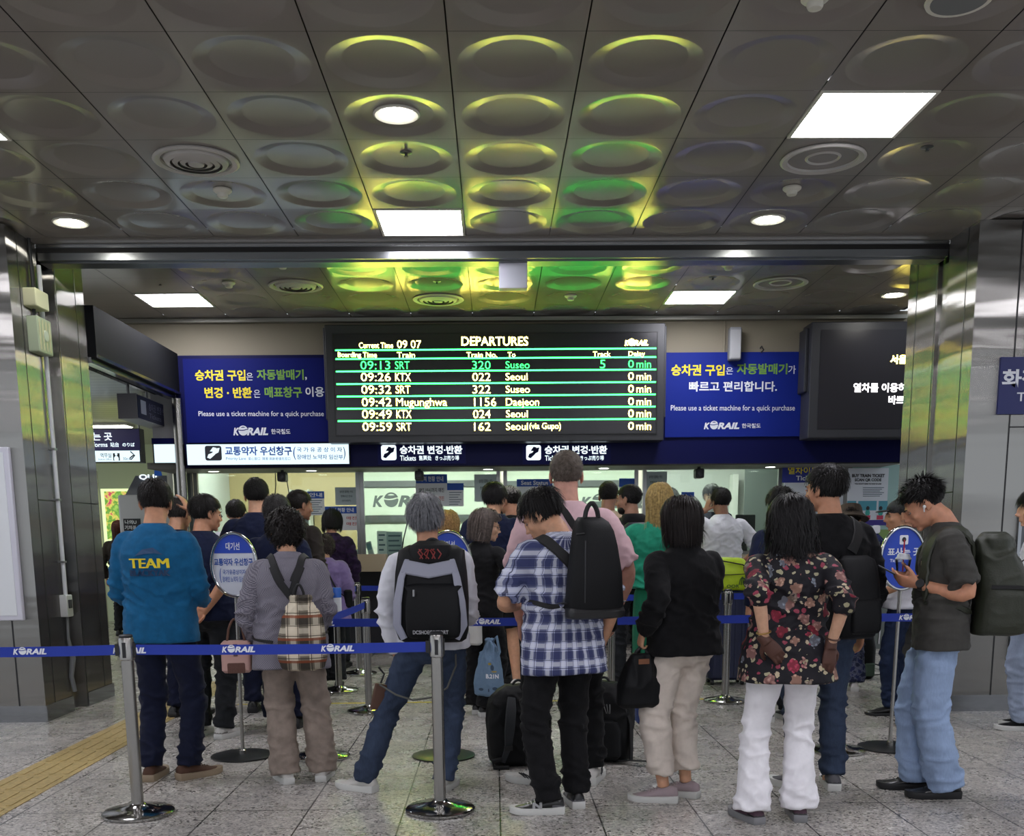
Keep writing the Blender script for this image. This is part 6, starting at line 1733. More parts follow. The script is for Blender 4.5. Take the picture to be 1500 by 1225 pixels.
m.tube([V(-.012, .1, .0), V(.012, .1, .0)], .0016, 5); m.xform(p.T); m.build('glasses', plain('dark frame', '2a2422', .3), p.root, local=True)
off = tuple(p.local(atY(716, 1020, p.loc.y-.16))); DB = plain('dusty blue canvas', '67809a', .8, bump=(25, .4, .02))
t = bag_at(p, 'drawstring_bag', 'light blue drawstring bag printed with white lettering', off, cat='bag')
m = MB(); rs = []
for z, rx, ry, dx in ((0, .10, .03, 0), (.015, .125, .05, 0), (.10, .132, .062, .0), (.22, .11, .055, .005), (.33, .075, .045, .01), (.40, .045, .032, .01), (.43, .03, .025, .008), (.455, .045, .03, .008)):
    rs.append(ringz(z, rx, ry, 0, 24, dx, 2.4))
m.rings(rs); me = solidify(m, 'bag_body', .0075, 2); crease(me, .012, (16, 16, 3), 2, [(.36, .12, 1.6)], .1); bo = link_mesh(me, DB, t)
m = MB(); m.tube([V(.03, -.01, .42), V(.09, -.02, .48), V(.115, -.02, .36), V(.085, -.03, .27), V(.06, -.04, .30), V(.07, -.03, .40), V(.03, -.02, .44)], .011, 8); m.build('strap', DB, t, local=True)
Rz = Matrix.Rotation(-p.yaw, 3, 'Z'); ux = Rz @ UX; fw_ = Rz @ V(0, 1, 0); tb = bvh_of(me)
def on_bag(m, st=0):
    for i in range(st, len(m.v)):
        v = V(*m.v[i]); hh = tb.ray_cast(v-fw_*.5, fw_)
        if hh[0] is not None: m.v[i] = tuple(hh[0]-fw_*.003)
m = MB(); lettering(m, 'B.21N', ux*-.02+V(0, 0, .15), ux, UZ, .10, .035, .04); on_bag(m); m.build('lettering', WHITEP, t, local=True, smooth=False)
m = MB(); lettering(m, 'KOREA', ux*-.0+V(0, 0, .195), ux, UZ, .05, .012, .03) if False else m.box(-.001, .001, -.001, .001, .2, .201); 
m = MB(); m.ell(ux*-.06+V(0, 0, .06), (.022, .001, .012), 10, 6); m.ell(ux*.05+V(0, 0, .07), (.024, .001, .014), 10, 6); m.ell(ux*.0+V(0, 0, .055), (.006, .001, .014), 8, 6); m.ell(ux*.03+V(0, 0, .235), (.016, .001, .022), 8, 6); on_bag(m); m.build('print', plain('slate print', '33475c', .7), t, local=True, smooth=False)
m = MB(); m.ell(ux*.01+V(0, 0, .265), (.016, .001, .01), 8, 6); m.ell(ux*.045+V(0, 0, .205), (.026, .001, .006), 8, 6); on_bag(m); m.build('print', plain('ochre print', 'a08a3a', .7), t, local=True, smooth=False)
off = tuple(p.local(atY(694, 945, p.loc.y-.20)))
t = bag_at(p, 'shoulder_bag', 'white shoulder bag on a white strap across the black top', off, cat='bag')
m = MB(); m.rbox(-.07, .07, -.04, .04, -.0, .2, .035, 4); m.build('bag_body', plain('white leather', 'b9b8b4', .45), t, local=True)
P, N = p.wrap([V(*off)+V(0, 0, .2), p.U((-.18, -.08, 1.2)), p.U((-.11, -.1, 1.36)), p.U((-.08, -.02, 1.43)), p.U((-.06, .06, 1.38))], .008); m = MB(); m.ribbon(P, N, .022, .006); put(m, off); m.build('strap', plain('white leather', 'b9b8b4', .45), t, local=True)
# ------------------------------------------------------------------ P: man in the plaid shirt with the black backpack
loc, h = at_feet(826, 1187, 772, 713)
p = Person('man in a blue and white plaid shirt, head bent over to the left', loc, h*1.005, 22)
fL, fR = W_(p, 800, 1182), W_(p, 858, 1168)
p.pose(feet=((-.10, -.02, 68), (.10, .06, -14)), lean=5, head=(40, 30, -4), wide=1.04, belly=1.08, neckf=.02,
       larm=((-.14, .24, 1.10), (-1, -.6, -.6), (.5, .8, .2), (.3, 0, 1), 45), rarm=((.25, .05, .87), (1, -.5, 0), (0, .15, -1), (-1, 0, 0), 45))
SH = plaid('blue plaid cotton', 'a2a8c4', '18204f', 'd3d6e0', '10153a', 15.0, 11.0)
p.body('b98a6c', face=True).hair('full', '110f0f', fade=.085).shirt(SH, sleeve=.44, hem=.735, fit=1.09, sr=1.08, flare=.012, collar_mat=SH, name='plaid_shirt', fold=.016)
p.trousers(BLACKC, 'straight', fit=1.04).shoes(BLEA, WSOLE, heel=GREYK, laces=WSOLE, logo=('N', plain('silver print', '9b9b9b', .5)))
s = p.s
off = (.06, -.13*s, 1.04*s)
t = bag_at(p, 'backpack', 'slim plain black backpack on the man in plaid', off, cat='backpack')
m = MB(); rucksack(m, .06, -.14*s, 1.04*s, 1.535*s, .315*s, .165*s, .72, 3.0, taper=.34); put(m, off); m.build('bag_body', BAGK, t, local=True)
m = MB(); rucksack(m, .06, -.16*s, 1.035*s, 1.12*s, .305*s, .14*s, 1.15, 3.4); put(m, off); m.build('base_panel', plain('black leather panel', '101012', .45), t, local=True)
m = MB()
m.tube([V(-.03, -.299*s, 1.12*s), V(-.03, -.302*s, 1.25*s), V(-.02, -.285*s, 1.42*s)], .0035, 6)
m.tube([V(-.05, -.245*s, 1.45*s), V(-.02, -.27*s, 1.455*s)], .004, 6)
put(m, off); m.build('zip', BLACK, t, local=True)
m = MB(); grip_loop(m, V(.02, -.19*s, 1.515*s), V(.10, -.19*s, 1.515*s), .085, .012); put(m, off); m.build('handle', STRAPM, t, local=True)
shoulder_straps(p, STRAPM, t, off, .10, 1.36, 1.08, -.15, .06, .016, bx=.06)

# ------------------------------------------------------------------ P: tall man in pink
loc, h = at_feet(834, 1148, 838, 660)
p = Person('tall man in a pale pink T-shirt behind the man in plaid', loc, h, -3)
fL = W_(p, 792, 1153)
p.pose(feet=((fL.x, -.02, 62), (.12, .03, -12)), head=(3, 2, 0), wide=1.12, belly=1.1, lean=1, rarm=((.235, .03, .88), (1, -.5, 0), (0, .1, -1), (-1, .1, 0), 45))
p.body('bd8a76').hair('buzz', '5d544c', len=.016, thick=.007).shirt(PINKC, sleeve=.45, hem=.86, fit=1.04).trousers(BLACKC, 'straight').shoes(WLEA, WSOLE, laces=WSOLE, logo=('stripes', BLACK))
off = (.2, -.1, .95); t = bag_at(p, 'crossbody_bag', 'black crossbody bag whose strap crosses the pale pink T-shirt', off, cat='bag')
P, N = p.wrap([p.U((-.10, .06, 1.40)), p.U((-.055, -.05, 1.44)), p.U((.0, -.11, 1.38)), p.U((.10, -.13, 1.22)), p.U((.19, -.08, 1.02))], .008); m = MB(); m.ribbon(P, N, .04, .008); put(m, off); m.build('strap', STRAPM, t, local=True)
m = MB(); m.rbox(-.02, .06, -.1, .1, -.05, .12, .03, 3); m.build('bag_body', BAGK, t, local=True)
# two big black rucksacks standing on the floor
def floor_pack(px, py, w_, d_, h_, rz, label, front):
    q = fl(px, py); t = thing('backpack', label, 'backpack', (q.x, q.y, 0), 'black rucksacks standing on the floor', rz)
    m = MB(); rs = []
    for f, kw, kd in ((0, .80, .75), (.04, .93, .92), (.25, 1.0, 1.05), (.6, 1.0, 1.05), (.82, .9, .9), (.94, .68, .65), (1, .38, .35)): rs.append(ringz(.004+h_*f, w_/2*kw, d_/2*kd, 0, 28, 0, 2.9))
    m.rings(rs); me = solidify(m, 'bag_body', .009, 3); crease(me, .015, (6, 6, 9), px, [(h_*.7, .15, .6)]); link_mesh(me, BAGK, t); B_ = bvh_of(me)
    def surf(x, z):
        hh = B_.ray_cast(V(x, -1, z), V(0, 1, 0)); return hh[0] if hh[0] else V(x, -d_*.4, z)
    if front == 'straps':
        for q_ in (-1, 1):
            m = MB(); pts = [surf(q_*.07, h_*.88)+V(0, -.005, 0), surf(q_*.085, h_*.75)+V(0, -.035, 0), surf(q_*.10, h_*.5)+V(0, -.04, 0), surf(q_*.105, h_*.28)+V(0, -.025, 0), surf(q_*.13, h_*.08)+V(0, -.01, 0)]
            m.ribbon(pts, [(0, -1, .1)]*5, [.05, .065, .065, .045, .03], .018); st = m.build('shoulder_strap', plain('dark padded strap', '2a2d31', .7), t, local=True)
            m = MB(); c = pts[3]; m.box(c.x-.026, c.x+.026, c.y-.016, c.y-.008, c.z-.02, c.z+.01); m.build('buckle', BLACK, st, local=True)
        m = MB(); m.tube([surf(-.14, .06)+V(0, -.02, 0), V(-.2, -d_*.45, .05), V(-.19, -d_*.5, .012), V(-.1, -d_*.6, .012)], .014, 8); m.build('hip_belt', STRAPM, t, local=True)
        m = MB(); m.tube([surf(.02, h_*.42)+V(0, -.006, 0), surf(.035, h_*.36)+V(0, -.012, 0), surf(.01, h_*.32)+V(0, -.006, 0)], .004, 6); m.build('zip_pull', ZIP, t, local=True)
    else:
        m = MB(); rs = [ringz(.03+h_*.5*f, .15*k, .05*k2, -d_*.5, 22, 0, 3.4) for f, k, k2 in ((0, .8, .6), (.1, .95, 1), (.7, .97, 1), (.95, .8, .7), (1, .6, .3))]; m.rings(rs); m.build('front_pocket', BAGK, t, local=True)
        m = MB(); c = surf(.05, h_*.7)
        for a in range(3): m.tube([c+V(-.02+.02*a, -.004, .03), c+V(-.01+.016*a, -.008, 0), c+V(.01*a, -.004, -.03)], .003, 5)
        m.build('zip_pull', ZIP, t, local=True)
        m = MB(); m.ribbon([V(.12, -d_*.45, .02), V(.22, -d_*.5, .03), V(.31, -d_*.55, .035), V(.40, -d_*.62, .012), V(.46, -d_*.64, .008)], [(0, 0, 1)]*5, .035, .005); m.build('loose_strap', STRAPM, t, local=True)
        m = MB(); m.ribbon([surf(.14, h_*.8)+V(.01, -.0, 0), V(.19, -.06, h_*.5), V(.20, -.08, h_*.2), V(.2, -.09, .02)], [(1, -.4, 0)]*4, .035, .01); m.build('shoulder_strap', STRAPM, t, local=True)
    m = MB(); grip_loop(m, (-.04, 0, h_*.985), (.04, 0, h_*.985), .04, .008); m.build('handle', STRAPM, t, local=True)
floor_pack(760, 1118, .40, .28, .50, R(12), 'big black rucksack on the floor left of the plaid man\'s legs, its shoulder straps showing', 'straps')
floor_pack(884, 1112, .38, .26, .50, R(-20), 'big black rucksack on the floor right of the plaid man\'s legs, with a loose strap', 'pocket')

# ------------------------------------------------------------------ P: man in tan, bearded man
loc, h = at_depth(890, 10.1, 876, 706)
p = Person('dark haired man in a tan T-shirt left of the bearded man', loc, h, -12, quality=1)
p.pose(head=(-8, 4, 0), wide=1.03); p.body('8f6650').hair('crop', '141110').shirt(TAN, sleeve=.45, hem=.85, fit=1.04).trousers(CHAR).shoes(WLEA, WSOLE)
loc, h = at_depth(926, 9.35, 928, 711)
p = Person('bearded man in a black hooded jacket looking left, left of the blonde woman', loc, h, 12, quality=1)
p.pose(head=(45, 3, 0)); p.body('8f6650', face=True).hair('crop', '121010').shirt(BLACKC, hem=.84, fit=1.06, collar_mat=BLACKC).trousers(CHAR).shoes(GREYK, WSOLE)
m = MB(); m.ell((0, .03, -.075), (.058, .068, .045), 16, 10); m.xform(p.T); m.build('beard', hair_mat('16110f'), p.root, local=True)
m = MB(); rs = [[p.U(v) for v in ringz(z, rx, ry, cy, 20)] for z, rx, ry, cy in ((1.36, .10, .04, -.13), (1.40, .115, .06, -.10), (1.45, .10, .07, -.06), (1.47, .08, .06, -.04))]; m.rings(rs); m.build('hood', BLACKC, p.root, local=True)
off = (0, -.14*p.s, .98*p.s); t = bag_at(p, 'backpack', 'navy backpack on the bearded man', off, cat='backpack'); m = MB(); rucksack(m, 0, -.14*p.s, .93*p.s, 1.40*p.s, .33, .17); put(m, off); m.build('bag_body', BAGN, t, local=True)
m = MB(); rucksack(m, 0, -.29*p.s, .95*p.s, 1.15*p.s, .25, .05, .95, 4); put(m, off); m.build('front_pocket', BAGN, t, local=True); shoulder_straps(p, STRAPM, t, off, .095, 1.36, 1.0, -.15)

# ------------------------------------------------------------------ P: blonde woman in green
loc, h = at_depth(966, 7.85, 958, 710)
p = Person('woman with long straight blonde hair in a jade green T-shirt and dark green skirt', loc, h, -8)
p.pose(head=(0, 2, 0), wide=1.0, belly=1.05, larm=((-.24, .16, 1.0), (-1, -.5, 0), (.3, .9, -.1), (.9, 0, .2), 35))
p.body('c59a86', woman=True).hair('long', '9e8552').shirt(GREENC, sleeve=.45, hem=.97, fit=1.06, sr=1.12, name='t_shirt').skirt(GREEND, hem=.30, r=.19).shoes(WLEA, WSOLE)
q = fl(945, 1072); t = thing('suitcase', 'blue suitcase mostly hidden behind the black tote bag', 'suitcase', (q.x+.08, q.y+.1, 0))
m = MB(); m.rbox(q.x-.06, q.x+.26, q.y+.0, q.y+.2, .04, .55, .05, 4); m.build('shell', plain('blue fabric', '1b2f63', .6), t)
for a in (0, 1):
    MB().cyl((q.x+.0+.2*a, q.y+.1, .022), (q.x+.03+.2*a, q.y+.1, .022), .022, n=14).build('wheel', BLACK, t)

# ------------------------------------------------------------------ P: woman in the black jacket with the tote
loc, h = at_feet(988, 1171, 1010, 733)
p = Person('woman with a dark bob in a black jacket and cream trousers', loc, h, 16)
fL, fR = W_(p, 968, 1166), W_(p, 1015, 1150)
hw = W_(p, 942, 925, -.06)
p.pose(feet=((-.085, -.03, 62), (.09, .04, 40)), pelvis=(.04, .0, .93), head=(0, 2, 0), wide=1.02, belly=1.08, lean=4,
       larm=(V(hw.x, hw.y, hw.z), (-.15, -1, .1), (-.1, .3, -1), (1, 0, 0), 62, 'abs'), rarm=((.10, .24, 1.04), (.1, -1, -.5), (-.3, .9, .1), (-.8, 0, .4), 40))
p.body('b98a6c', woman=True).hair('bob', '17110f', zend=-.11, jit=.3).shirt(BLACKC, hem=.84, fit=1.08, sr=1.08, flare=.01, name='jacket', collar_mat=BLACKC).trousers(CREAMC, 'crop', length=.90, fit=1.02).shoes(GKNIT, WSOLE, laces=GKNIT)
off = tuple(p.local(atY(937, 1036, p.loc.y-.06))); t = bag_at(p, 'tote_bag', 'soft black tote bag hanging from the hand of the woman in the black jacket', off, cat='bag')
m = MB(); rs = [ringz(z, rx, ry, 0, 24, dx, 2.6) for z, rx, ry, dx in ((0, .10, .04, .0), (.02, .125, .065, 0), (.12, .12, .07, .005), (.22, .09, .05, .01), (.28, .065, .035, .02))]; m.rings(rs)
me = solidify(m, 'bag_body', .008, 2); crease(me, .014, (9, 9, 4), 4, [(.2, .12, 1)]); link_mesh(me, BAGK, t)
hl = p.wri[0]+V(0, .01, -.09*p.s)-V(*off)
m = MB()
for q_ in (-1, 1): m.tube([V(q_*.05+.02, -.01*q_, .26), V(q_*.03+hl.x*.5, hl.y*.5, .26+(hl.z-.26)*.6), V(hl.x+q_*.01, hl.y, hl.z), V(q_*.03+.03+hl.x*.5, hl.y*.5+.03, .26+(hl.z-.26)*.6), V(q_*.05+.05, .03, .26)], .009, 8)
m.build('handle', STRAPM, t, local=True)
m = MB(); m.box(-.03, .03, -.05, -.046, .235, .262); m.build('leather_label', plain('tan leather', '7a4c30', .5), t, local=True)

# ------------------------------------------------------------------ suitcase with the lime bag
q = fl(1068, 1005); t = thing('suitcase', 'large dark navy suitcase under the lime green bag', 'suitcase', (q.x, q.y+.15, 0))
hz = atY(1068, 866, q.y).z
a0, a1 = atY(1040, 900, q.y).x, atY(1100, 900, q.y).x
m = MB(); m.rbox(a0, a1, q.y+.02, q.y+.30, .05, hz, .05, 4); m.build('shell', plain('navy shell', '121a3c', .4), t)
m = MB()
for k in range(5): m.box(a0+.05+k*(a1-a0-.1)/4.4, a0+.07+k*(a1-a0-.1)/4.4, q.y+.014, q.y+.022, .1, hz-.06)
m.build('rib', plain('navy shell', '121a3c', .4), t)
for xx in (a0+.05, a1-.05):
    for yy in (q.y+.07, q.y+.25): MB().cyl((xx-.014, yy, .027), (xx+.014, yy, .027), .027, n=16).build('wheel', BLACK, t)
LIME = plain('lime nylon', 'a9c414', .5, bump=(18, .5, .02))
b0, b1 = atY(1038, 850, q.y).x, atY(1103, 850, q.y).x; zt_ = atY(1070, 818, q.y).z
t = thing('travel_bag', 'bright lime green travel bag lying on the navy suitcase', 'bag', ((b0+b1)/2, q.y+.16, hz+.002))
m = MB(); rs = [[V(0, 0, 0)+v for v in ringz(hz+.004+(zt_-hz)*f, (b1-b0)/2*kx, .15*ky, q.y+.16, 28, (b0+b1)/2, 3)] for f, kx, ky in ((0, .92, .85), (.08, 1, 1), (.5, 1.02, 1.02), (.8, .9, .85), (.95, .7, .6), (1, .5, .35))]
m.rings(rs); me = solidify(m, 'bag_body', .009, 2); crease(me, .014, (6, 6, 8), 8); me.transform(Matrix.Translation(-t.location)); link_mesh(me, LIME, t)
m = MB(); m.tube([(b0+.08, q.y+.02, hz+(zt_-hz)*.95), (b1-.1, q.y+.0, hz+(zt_-hz)*.8), (b1-.0, q.y+.03, hz+(zt_-hz)*.55)], .006, 6); m.tube([(b0+.06, q.y+.0, hz+(zt_-hz)*.5), ((b0+b1)/2, q.y-.01, hz+(zt_-hz)*.5), (b1-.06, q.y+.0, hz+(zt_-hz)*.52)], .004, 6); m.build('zip', STRAPM, t)
m = MB(); c = V(b1-.1, q.y-.002, hz+(zt_-hz)*.28)
for k in range(4): m.tube([c+V(-.03+.02*k, 0, -.03), c+V(-.02+.014*k, 0, .02), c+V(.0, .0, .045)], .005, 5)
m.build('emblem', plain('dark green print', '3b5a1a', .6), t)
m = MB(); lettering(m, 'OOR', V(b0+.17, q.y-.003, hz+.03), UX, UZ, .12, .03, .03); m.build('lettering', plain('dark green print', '3b5a1a', .6), t, smooth=False)

# ------------------------------------------------------------------ P: man in the white polo at the counter
loc, h = at_depth(1058, 10.9, 1054, 716)
p = Person('man in a white polo shirt, hand at his ear, at the rightmost window', loc, h, 8, quality=1)
p.pose(head=(10, 4, 0), wide=1.05, larm=((-.13, .08, 1.50), (-1, -.2, -.4), (.3, -.1, .9), (.9, .2, .1), 30), rarm=((.26, .16, 1.0), (1, -.5, 0), (0, .9, -.2), (-.9, 0, .2), 40))
p.body('8f6650').hair('short', '14110f').shirt(WHITEC, sleeve=.42, hem=.83, fit=1.06, collar_mat=WHITEC, name='polo_shirt').trousers(CHAR).shoes(BLEA, BSOLE)
loc, h = at_depth(1146, 7.8, 1143, 717)
p = Person('person with black hair peeping out left of the tall black jacket man', loc, h, 15, quality=0)
p.pose(); p.body('b08063').hair('full', '100f0f').shirt(NAVYC, hem=.84).trousers(CHAR).shoes(BLEA, WSOLE)
# staff behind the glass
for px, hy, lab in ((1041, 711, 'clerk with dark hair behind the rightmost ticket window, by the white polo shirt'), (982, 717, 'clerk with glasses behind the window, right of the blonde hair')):
    loc, h = at_depth(px, 13.9 if px > 1000 else 14.6, px, hy)
    p = Person(lab, loc, h, 170, quality=0); p.pose(head=(0, 8, 0)); p.body('c49a80', face=True).hair('full', '1a1614').shirt(NAVYC, hem=.84, collar_mat=WHITEC).trousers(CHAR).shoes(BLEA, BSOLE)
loc, h = at_depth(345, 10.4, 356, 734)
p = Person('person in a white shirt almost hidden behind the tall man in navy', loc, h, 0, quality=0)
p.pose(); p.body('b08063').hair('short', '1a1614').shirt(WHITEC, hem=.84).trousers(CHAR).shoes(BLEA, BSOLE)
loc, h = at_depth(172, 15.6, 172, 764)
p = Person('person with long reddish brown hair far down the passage at the left', loc, h, 0, quality=0)
p.pose(); p.body('b98a6c', woman=True).hair('long', '4a261c').shirt(BROWNC, hem=.84).trousers(CHAR).shoes(BLEA, BSOLE)

# ------------------------------------------------------------------ P: woman in the floral blouse
loc, h = at_feet(1136, 1201, 1155, 730)
p = Person('woman with wavy black hair in a dark floral blouse and white trousers', loc, h, -3)
wl, wr = W_(p, 1120, 937, -.20), W_(p, 1217, 945, -.17)
p.pose(feet=((-.135, -.03, 20), (.125, .02, -4)), pelvis=(.03, 0, .93), lean=2, head=(0, 3, 0), wide=1.0, belly=1.14,
       larm=(V(wl.x, wl.y, wl.z), (-.25, -1, 0), (.62, -.05, -.75), (.1, 1, .1), [22, 26, 30, 34], 'abs'), rarm=(V(wr.x, wr.y, wr.z), (.25, -1, 0), (-.08, -.05, -1), (-.3, 1, 0), [18, 22, 26, 30], 'abs'))
p.body('b98f74', woman=True).hair('wavy', '100e0f', zend=-.165, thick=.014, vol=.010).shirt(floral('floral print cloth'), sleeve=.62, hem=.76, fit=1.06, flare=.045, sr=1.04, name='blouse', fold=.018)
p.trousers(WHITEJ, 'flare', fit=1.06, drop=.022).shoes(PURK, GSOLE, heel=BLEA)
GLV = plain('thin brown gloves', '4a2b20', .6, bump=(40, .2))
for i, sd in ((0, -1), (1, 1)):
    d, n, c = p.hand[i]; mb = MB(); ss = p.s*1.02
    hand_shape(mb, p.wri[i], d, n, sd, ss, c); dd = d.normalized()
    mb.cyl(p.wri[i]-dd*.03, p.wri[i]+dd*.02, .030*p.s, .031*p.s)
    me = solidify(mb, 'glove', .0045, 1); link_mesh(me, GLV, p.root)
    m = MB(); pts = []
    e = p.elb[i]; ax = (p.wri[i]-e).normalized(); a = ax.orthogonal().normalized(); b = ax.cross(a); c0 = p.wri[i]-ax*.035
    m.tube([c0+(a*math.cos(2*PI*k/20)+b*math.sin(2*PI*k/20))*.034*p.s for k in range(21)], .004, 6, False); m.build('bracelet', plain('gold beads' if i == 0 else 'brown band', 'a5834a' if i == 0 else '4a2f24', .4, .6 if i == 0 else 0), p.root, local=True)

# ------------------------------------------------------------------ P: man in the black jacket
loc, h = at_feet(1203, 1155, 1190, 684)
p = Person('tall man in a black jacket and blue jeans behind the floral blouse woman', loc, h, 14)
fR = W_(p, 1214, 1152)
p.pose(feet=((-.12, .02, 22), (.06, -.01, -24)), pelvis=(-.02, 0, .93), head=(24, 2, 0), wide=1.10, belly=1.08, lean=1)
p.body('b07c5e', face=True).hair('short', '131110', fade=.08).shirt(BLACKC, hem=.82, fit=1.08, name='jacket', collar_mat=BLACKC).trousers(JEAN, 'straight').shoes(GREYK, WSOLE, heel=plain('dark grey shoe', '38383b', .7))
off = (.08, -.16*p.s, .86*p.s); t = bag_at(p, 'backpack', 'black backpack hanging off the right shoulder of the tall man in the black jacket', off, cat='backpack')
m = MB(); rucksack(m, .04, -.12*p.s, .83*p.s, 1.25*p.s, .23, .15, .8); put(m, off); m.build('bag_body', BAGK, t, local=True)
m = MB(); rucksack(m, .05, -.24*p.s, .86*p.s, 1.04*p.s, .17, .05, .95, 4); put(m, off); m.build('front_pocket', BAGK, t, local=True)
shoulder_straps(p, STRAPM, t, off, .10, 1.36, .95, -.15, both=1)
m = MB(); m.tube([V(.14, -.24, 1.05), V(.155, -.25, .95), V(.15, -.25, .84)], .006, 6); put(m, off); m.build('key_strap', ZIP, t, local=True)

# ------------------------------------------------------------------ P: person in the brown hat
loc, h = at_depth(1247, 9.3, 1236, 742)
p = Person('person in a brown bucket hat and patterned navy trousers', loc, h, -5, quality=1)
p.pose(head=(-10, 14, 0)); 
def navy_print():
    t = NT('navy patterned cloth'); n = t.noise(16, detail=3); t.color(t.ramp(n, [(.42, srgb('141c3c')), (.5, srgb('5a5f74')), (.56, srgb('1b2450'))])); t.set(Roughness=.85); return t.m
p.body('b08063').hair('short', '1d1816').shirt(cloth('grey brown jersey', '4f4a48'), sleeve=.45, hem=.84).trousers(navy_print(), 'wide').shoes(WLEA, WSOLE)
m = MB(); m.lathe((0, -.01, 0), [(.155, .005), (.158, .0), (.105, .055), (.098, .10), (.085, .128), (.02, .134)], 30); m.xform(p.T); m.build('bucket_hat', cloth('brown felt', '4a4038'), p.root, local=True)
off = (.06, -.15, .95); t = bag_at(p, 'backpack', 'navy backpack with a bunch of blue cords on the person in the brown hat', off, cat='backpack')
m = MB(); rucksack(m, .06, -.13, .9, 1.36, .34, .2); put(m, off); m.build('bag_body', BAGN, t, local=True); shoulder_straps(p, STRAPM, t, off)
m = MB(); r_ = random.Random(3)
for k in range(60):
    x = .12+r_.uniform(-.04, .04); m.tube([V(x, -.30, 1.42), V(x+r_.uniform(-.05, .07), -.35-r_.random()*.04, 1.34), V(x+r_.uniform(-.08, .12), -.36-r_.random()*.03, 1.26), V(x+r_.uniform(-.1, .16), -.35, 1.17+r_.uniform(-.03, .05))], .004, 5)
put(m, off); m.build('cord_tassel', plain('dark blue cord', '1e2a5e', .7), t, local=True)
m = MB(); m.rbox(.10, .17, -.33, -.31, 1.42, 1.49, .02, 3, 'y'); put(m, off); m.build('white_clip', WHITEP, t, local=True)
q = fl(1264, 996); t = thing('backpack', 'black bag with a green mesh pocket on the floor right of the patterned navy trousers', 'backpack', (q.x, q.y+.1, 0))
m = MB(); rs = [ringz(.003+.52*f, .15*k, .12*k, q.y+.14, 24, q.x, 2.8) for f, k in ((0, .85), (.05, 1), (.6, 1.02), (.9, .8), (1, .4))]; m.rings(rs); m.build('bag_body', BAGK, t)
m = MB(); m.rbox(q.x+.02, q.x+.12, q.y-.0, q.y+.05, .03, .16, .02, 3); m.build('mesh_pocket', plain('green mesh', '3f5244', .7), t); m = MB(); m.tube([(q.x+.12, q.y+.03, .15), (q.x+.2, q.y+.02, .13), (q.x+.19, q.y+.02, .05), (q.x+.12, q.y+.03, .04)], .007, 6); m.build('strap', STRAPM, t)

# ------------------------------------------------------------------ P: man in the cap behind the ticket sign
loc, h = at_feet(1312, 1046, 1316, 733)
p = Person('man in a dark cap and white shirt behind the oval blue sign', loc, h, 78, quality=1)
p.pose(feet=((-.07, .05, 8), (.08, -.06, 4)), head=(0, 4, 0), belly=1.15, larm=((-.2, .22, .98), (-.6, -1, 0), (.2, .9, 0), (.8, 0, .4), 40), rarm=((.2, .24, .98), (.6, -1, 0), (-.2, .9, 0), (-.8, 0, .4), 40))
p.body('9a6e52', face=True).hair('crop', '1a1715').shirt(WHITEC, sleeve=.45, hem=.86, fit=1.05, collar_mat=WHITEC).trousers(JEAND, 'straight').shoes(BLEA, BSOLE, style='derby')
m = MB(); m.ell((0, -.012, .052), (.083, .105, .07), 18, 10); m.ell((0, .12, .045), (.062, .055, .008), 14, 6); m.xform(p.T); m.build('cap', plain('dark cap', '26282a', .8), p.root, local=True)
off = (0, .28*p.s, .78*p.s); t = bag_at(p, 'jacket', 'dark navy jacket carried over the arms of the man in the dark cap', off, cat='jacket')
m = MB(); rs = [[v*p.s for v in ringz(z, rx, ry, .27, 22, 0, 2.3)] for z, rx, ry in ((.62, .17, .05), (.75, .2, .07), (.9, .21, .09), (.98, .2, .1), (1.03, .15, .06))]; m.rings(rs); me = solidify(m, 'cloth_bundle', .010, 2); crease(me, .02, (9, 9, 5), 1); me.transform(Matrix.Translation(-V(*off))); link_mesh(me, NAVYC, t)

# ------------------------------------------------------------------ P: man in the charcoal T-shirt with his phone
loc, h = at_feet(1366, 1163, 1345, 701)
p = Person('man in a charcoal T-shirt and light blue jeans looking down at a phone', loc, h*1.01, 72)
wl, wr = W_(p, 1346, 856, -.10), W_(p, 1340, 849, .07)
p.pose(feet=((-.075, -.05, 14), (.09, .085, 8)), head=(-2, 34, 0), lean=1, wide=1.14, belly=1.02, neckf=.02,
       larm=(V(wl.x, wl.y, wl.z), (-.4, -1, -.3), (.34, .9, .18), (.75, -.1, .55), [30, 34, 38, 42], 'abs'), rarm=(V(wr.x, wr.y, wr.z), (.5, -1, -.2), (-.34, .9, .14), (-.75, -.1, .55), [28, 32, 38, 42], 'abs'))
p.body('b98265', face=True).hair('spiky', '0f0d0d').shirt(CHARC, sleeve=.42, hem=.80, fit=1.06, sr=1.02, name='t_shirt', fold=.018)
p.trousers(JEANL, 'wide', fit=1.0, drop=.03).shoes(BLEA, BSOLE, style='sneaker', heel=None, laces=BLEA)
pm = p; s = p.s
m = MB(); e, w0 = p.elb[0], p.wri[0]; ax = (w0-e).normalized(); a = ax.orthogonal().normalized(); b = ax.cross(a); c0 = w0-ax*.015
m.rings([[c0+ax*u+(a*math.cos(2*PI*k/24)+b*math.sin(2*PI*k/24))*.0315*s for k in range(24)] for u in (-.013, .013)], cap=False)
m.m = 1; nrm = (Matrix.Rotation(-p.yaw, 3, 'Z') @ V(-.3, -1, .15)); nrm = (nrm-ax*nrm.dot(ax)).normalized(); m.cyl(c0+nrm*.028*s, c0+nrm*.041*s, .0215, n=24); wa = m.build('wristwatch', [plain('black rubber strap', '121214', .5), BLACK], p.root, local=True)
m = MB(); m.ell((-.084, .008, -.012), (.006, .008, .009), 12, 8); m.tube([V(-.085, .01, -.012), V(-.085, .022, -.034)], .0035, 8); m.xform(p.T); m.build('earbud', plain('white earbud', 'd9d9d9', .3), p.root, local=True)
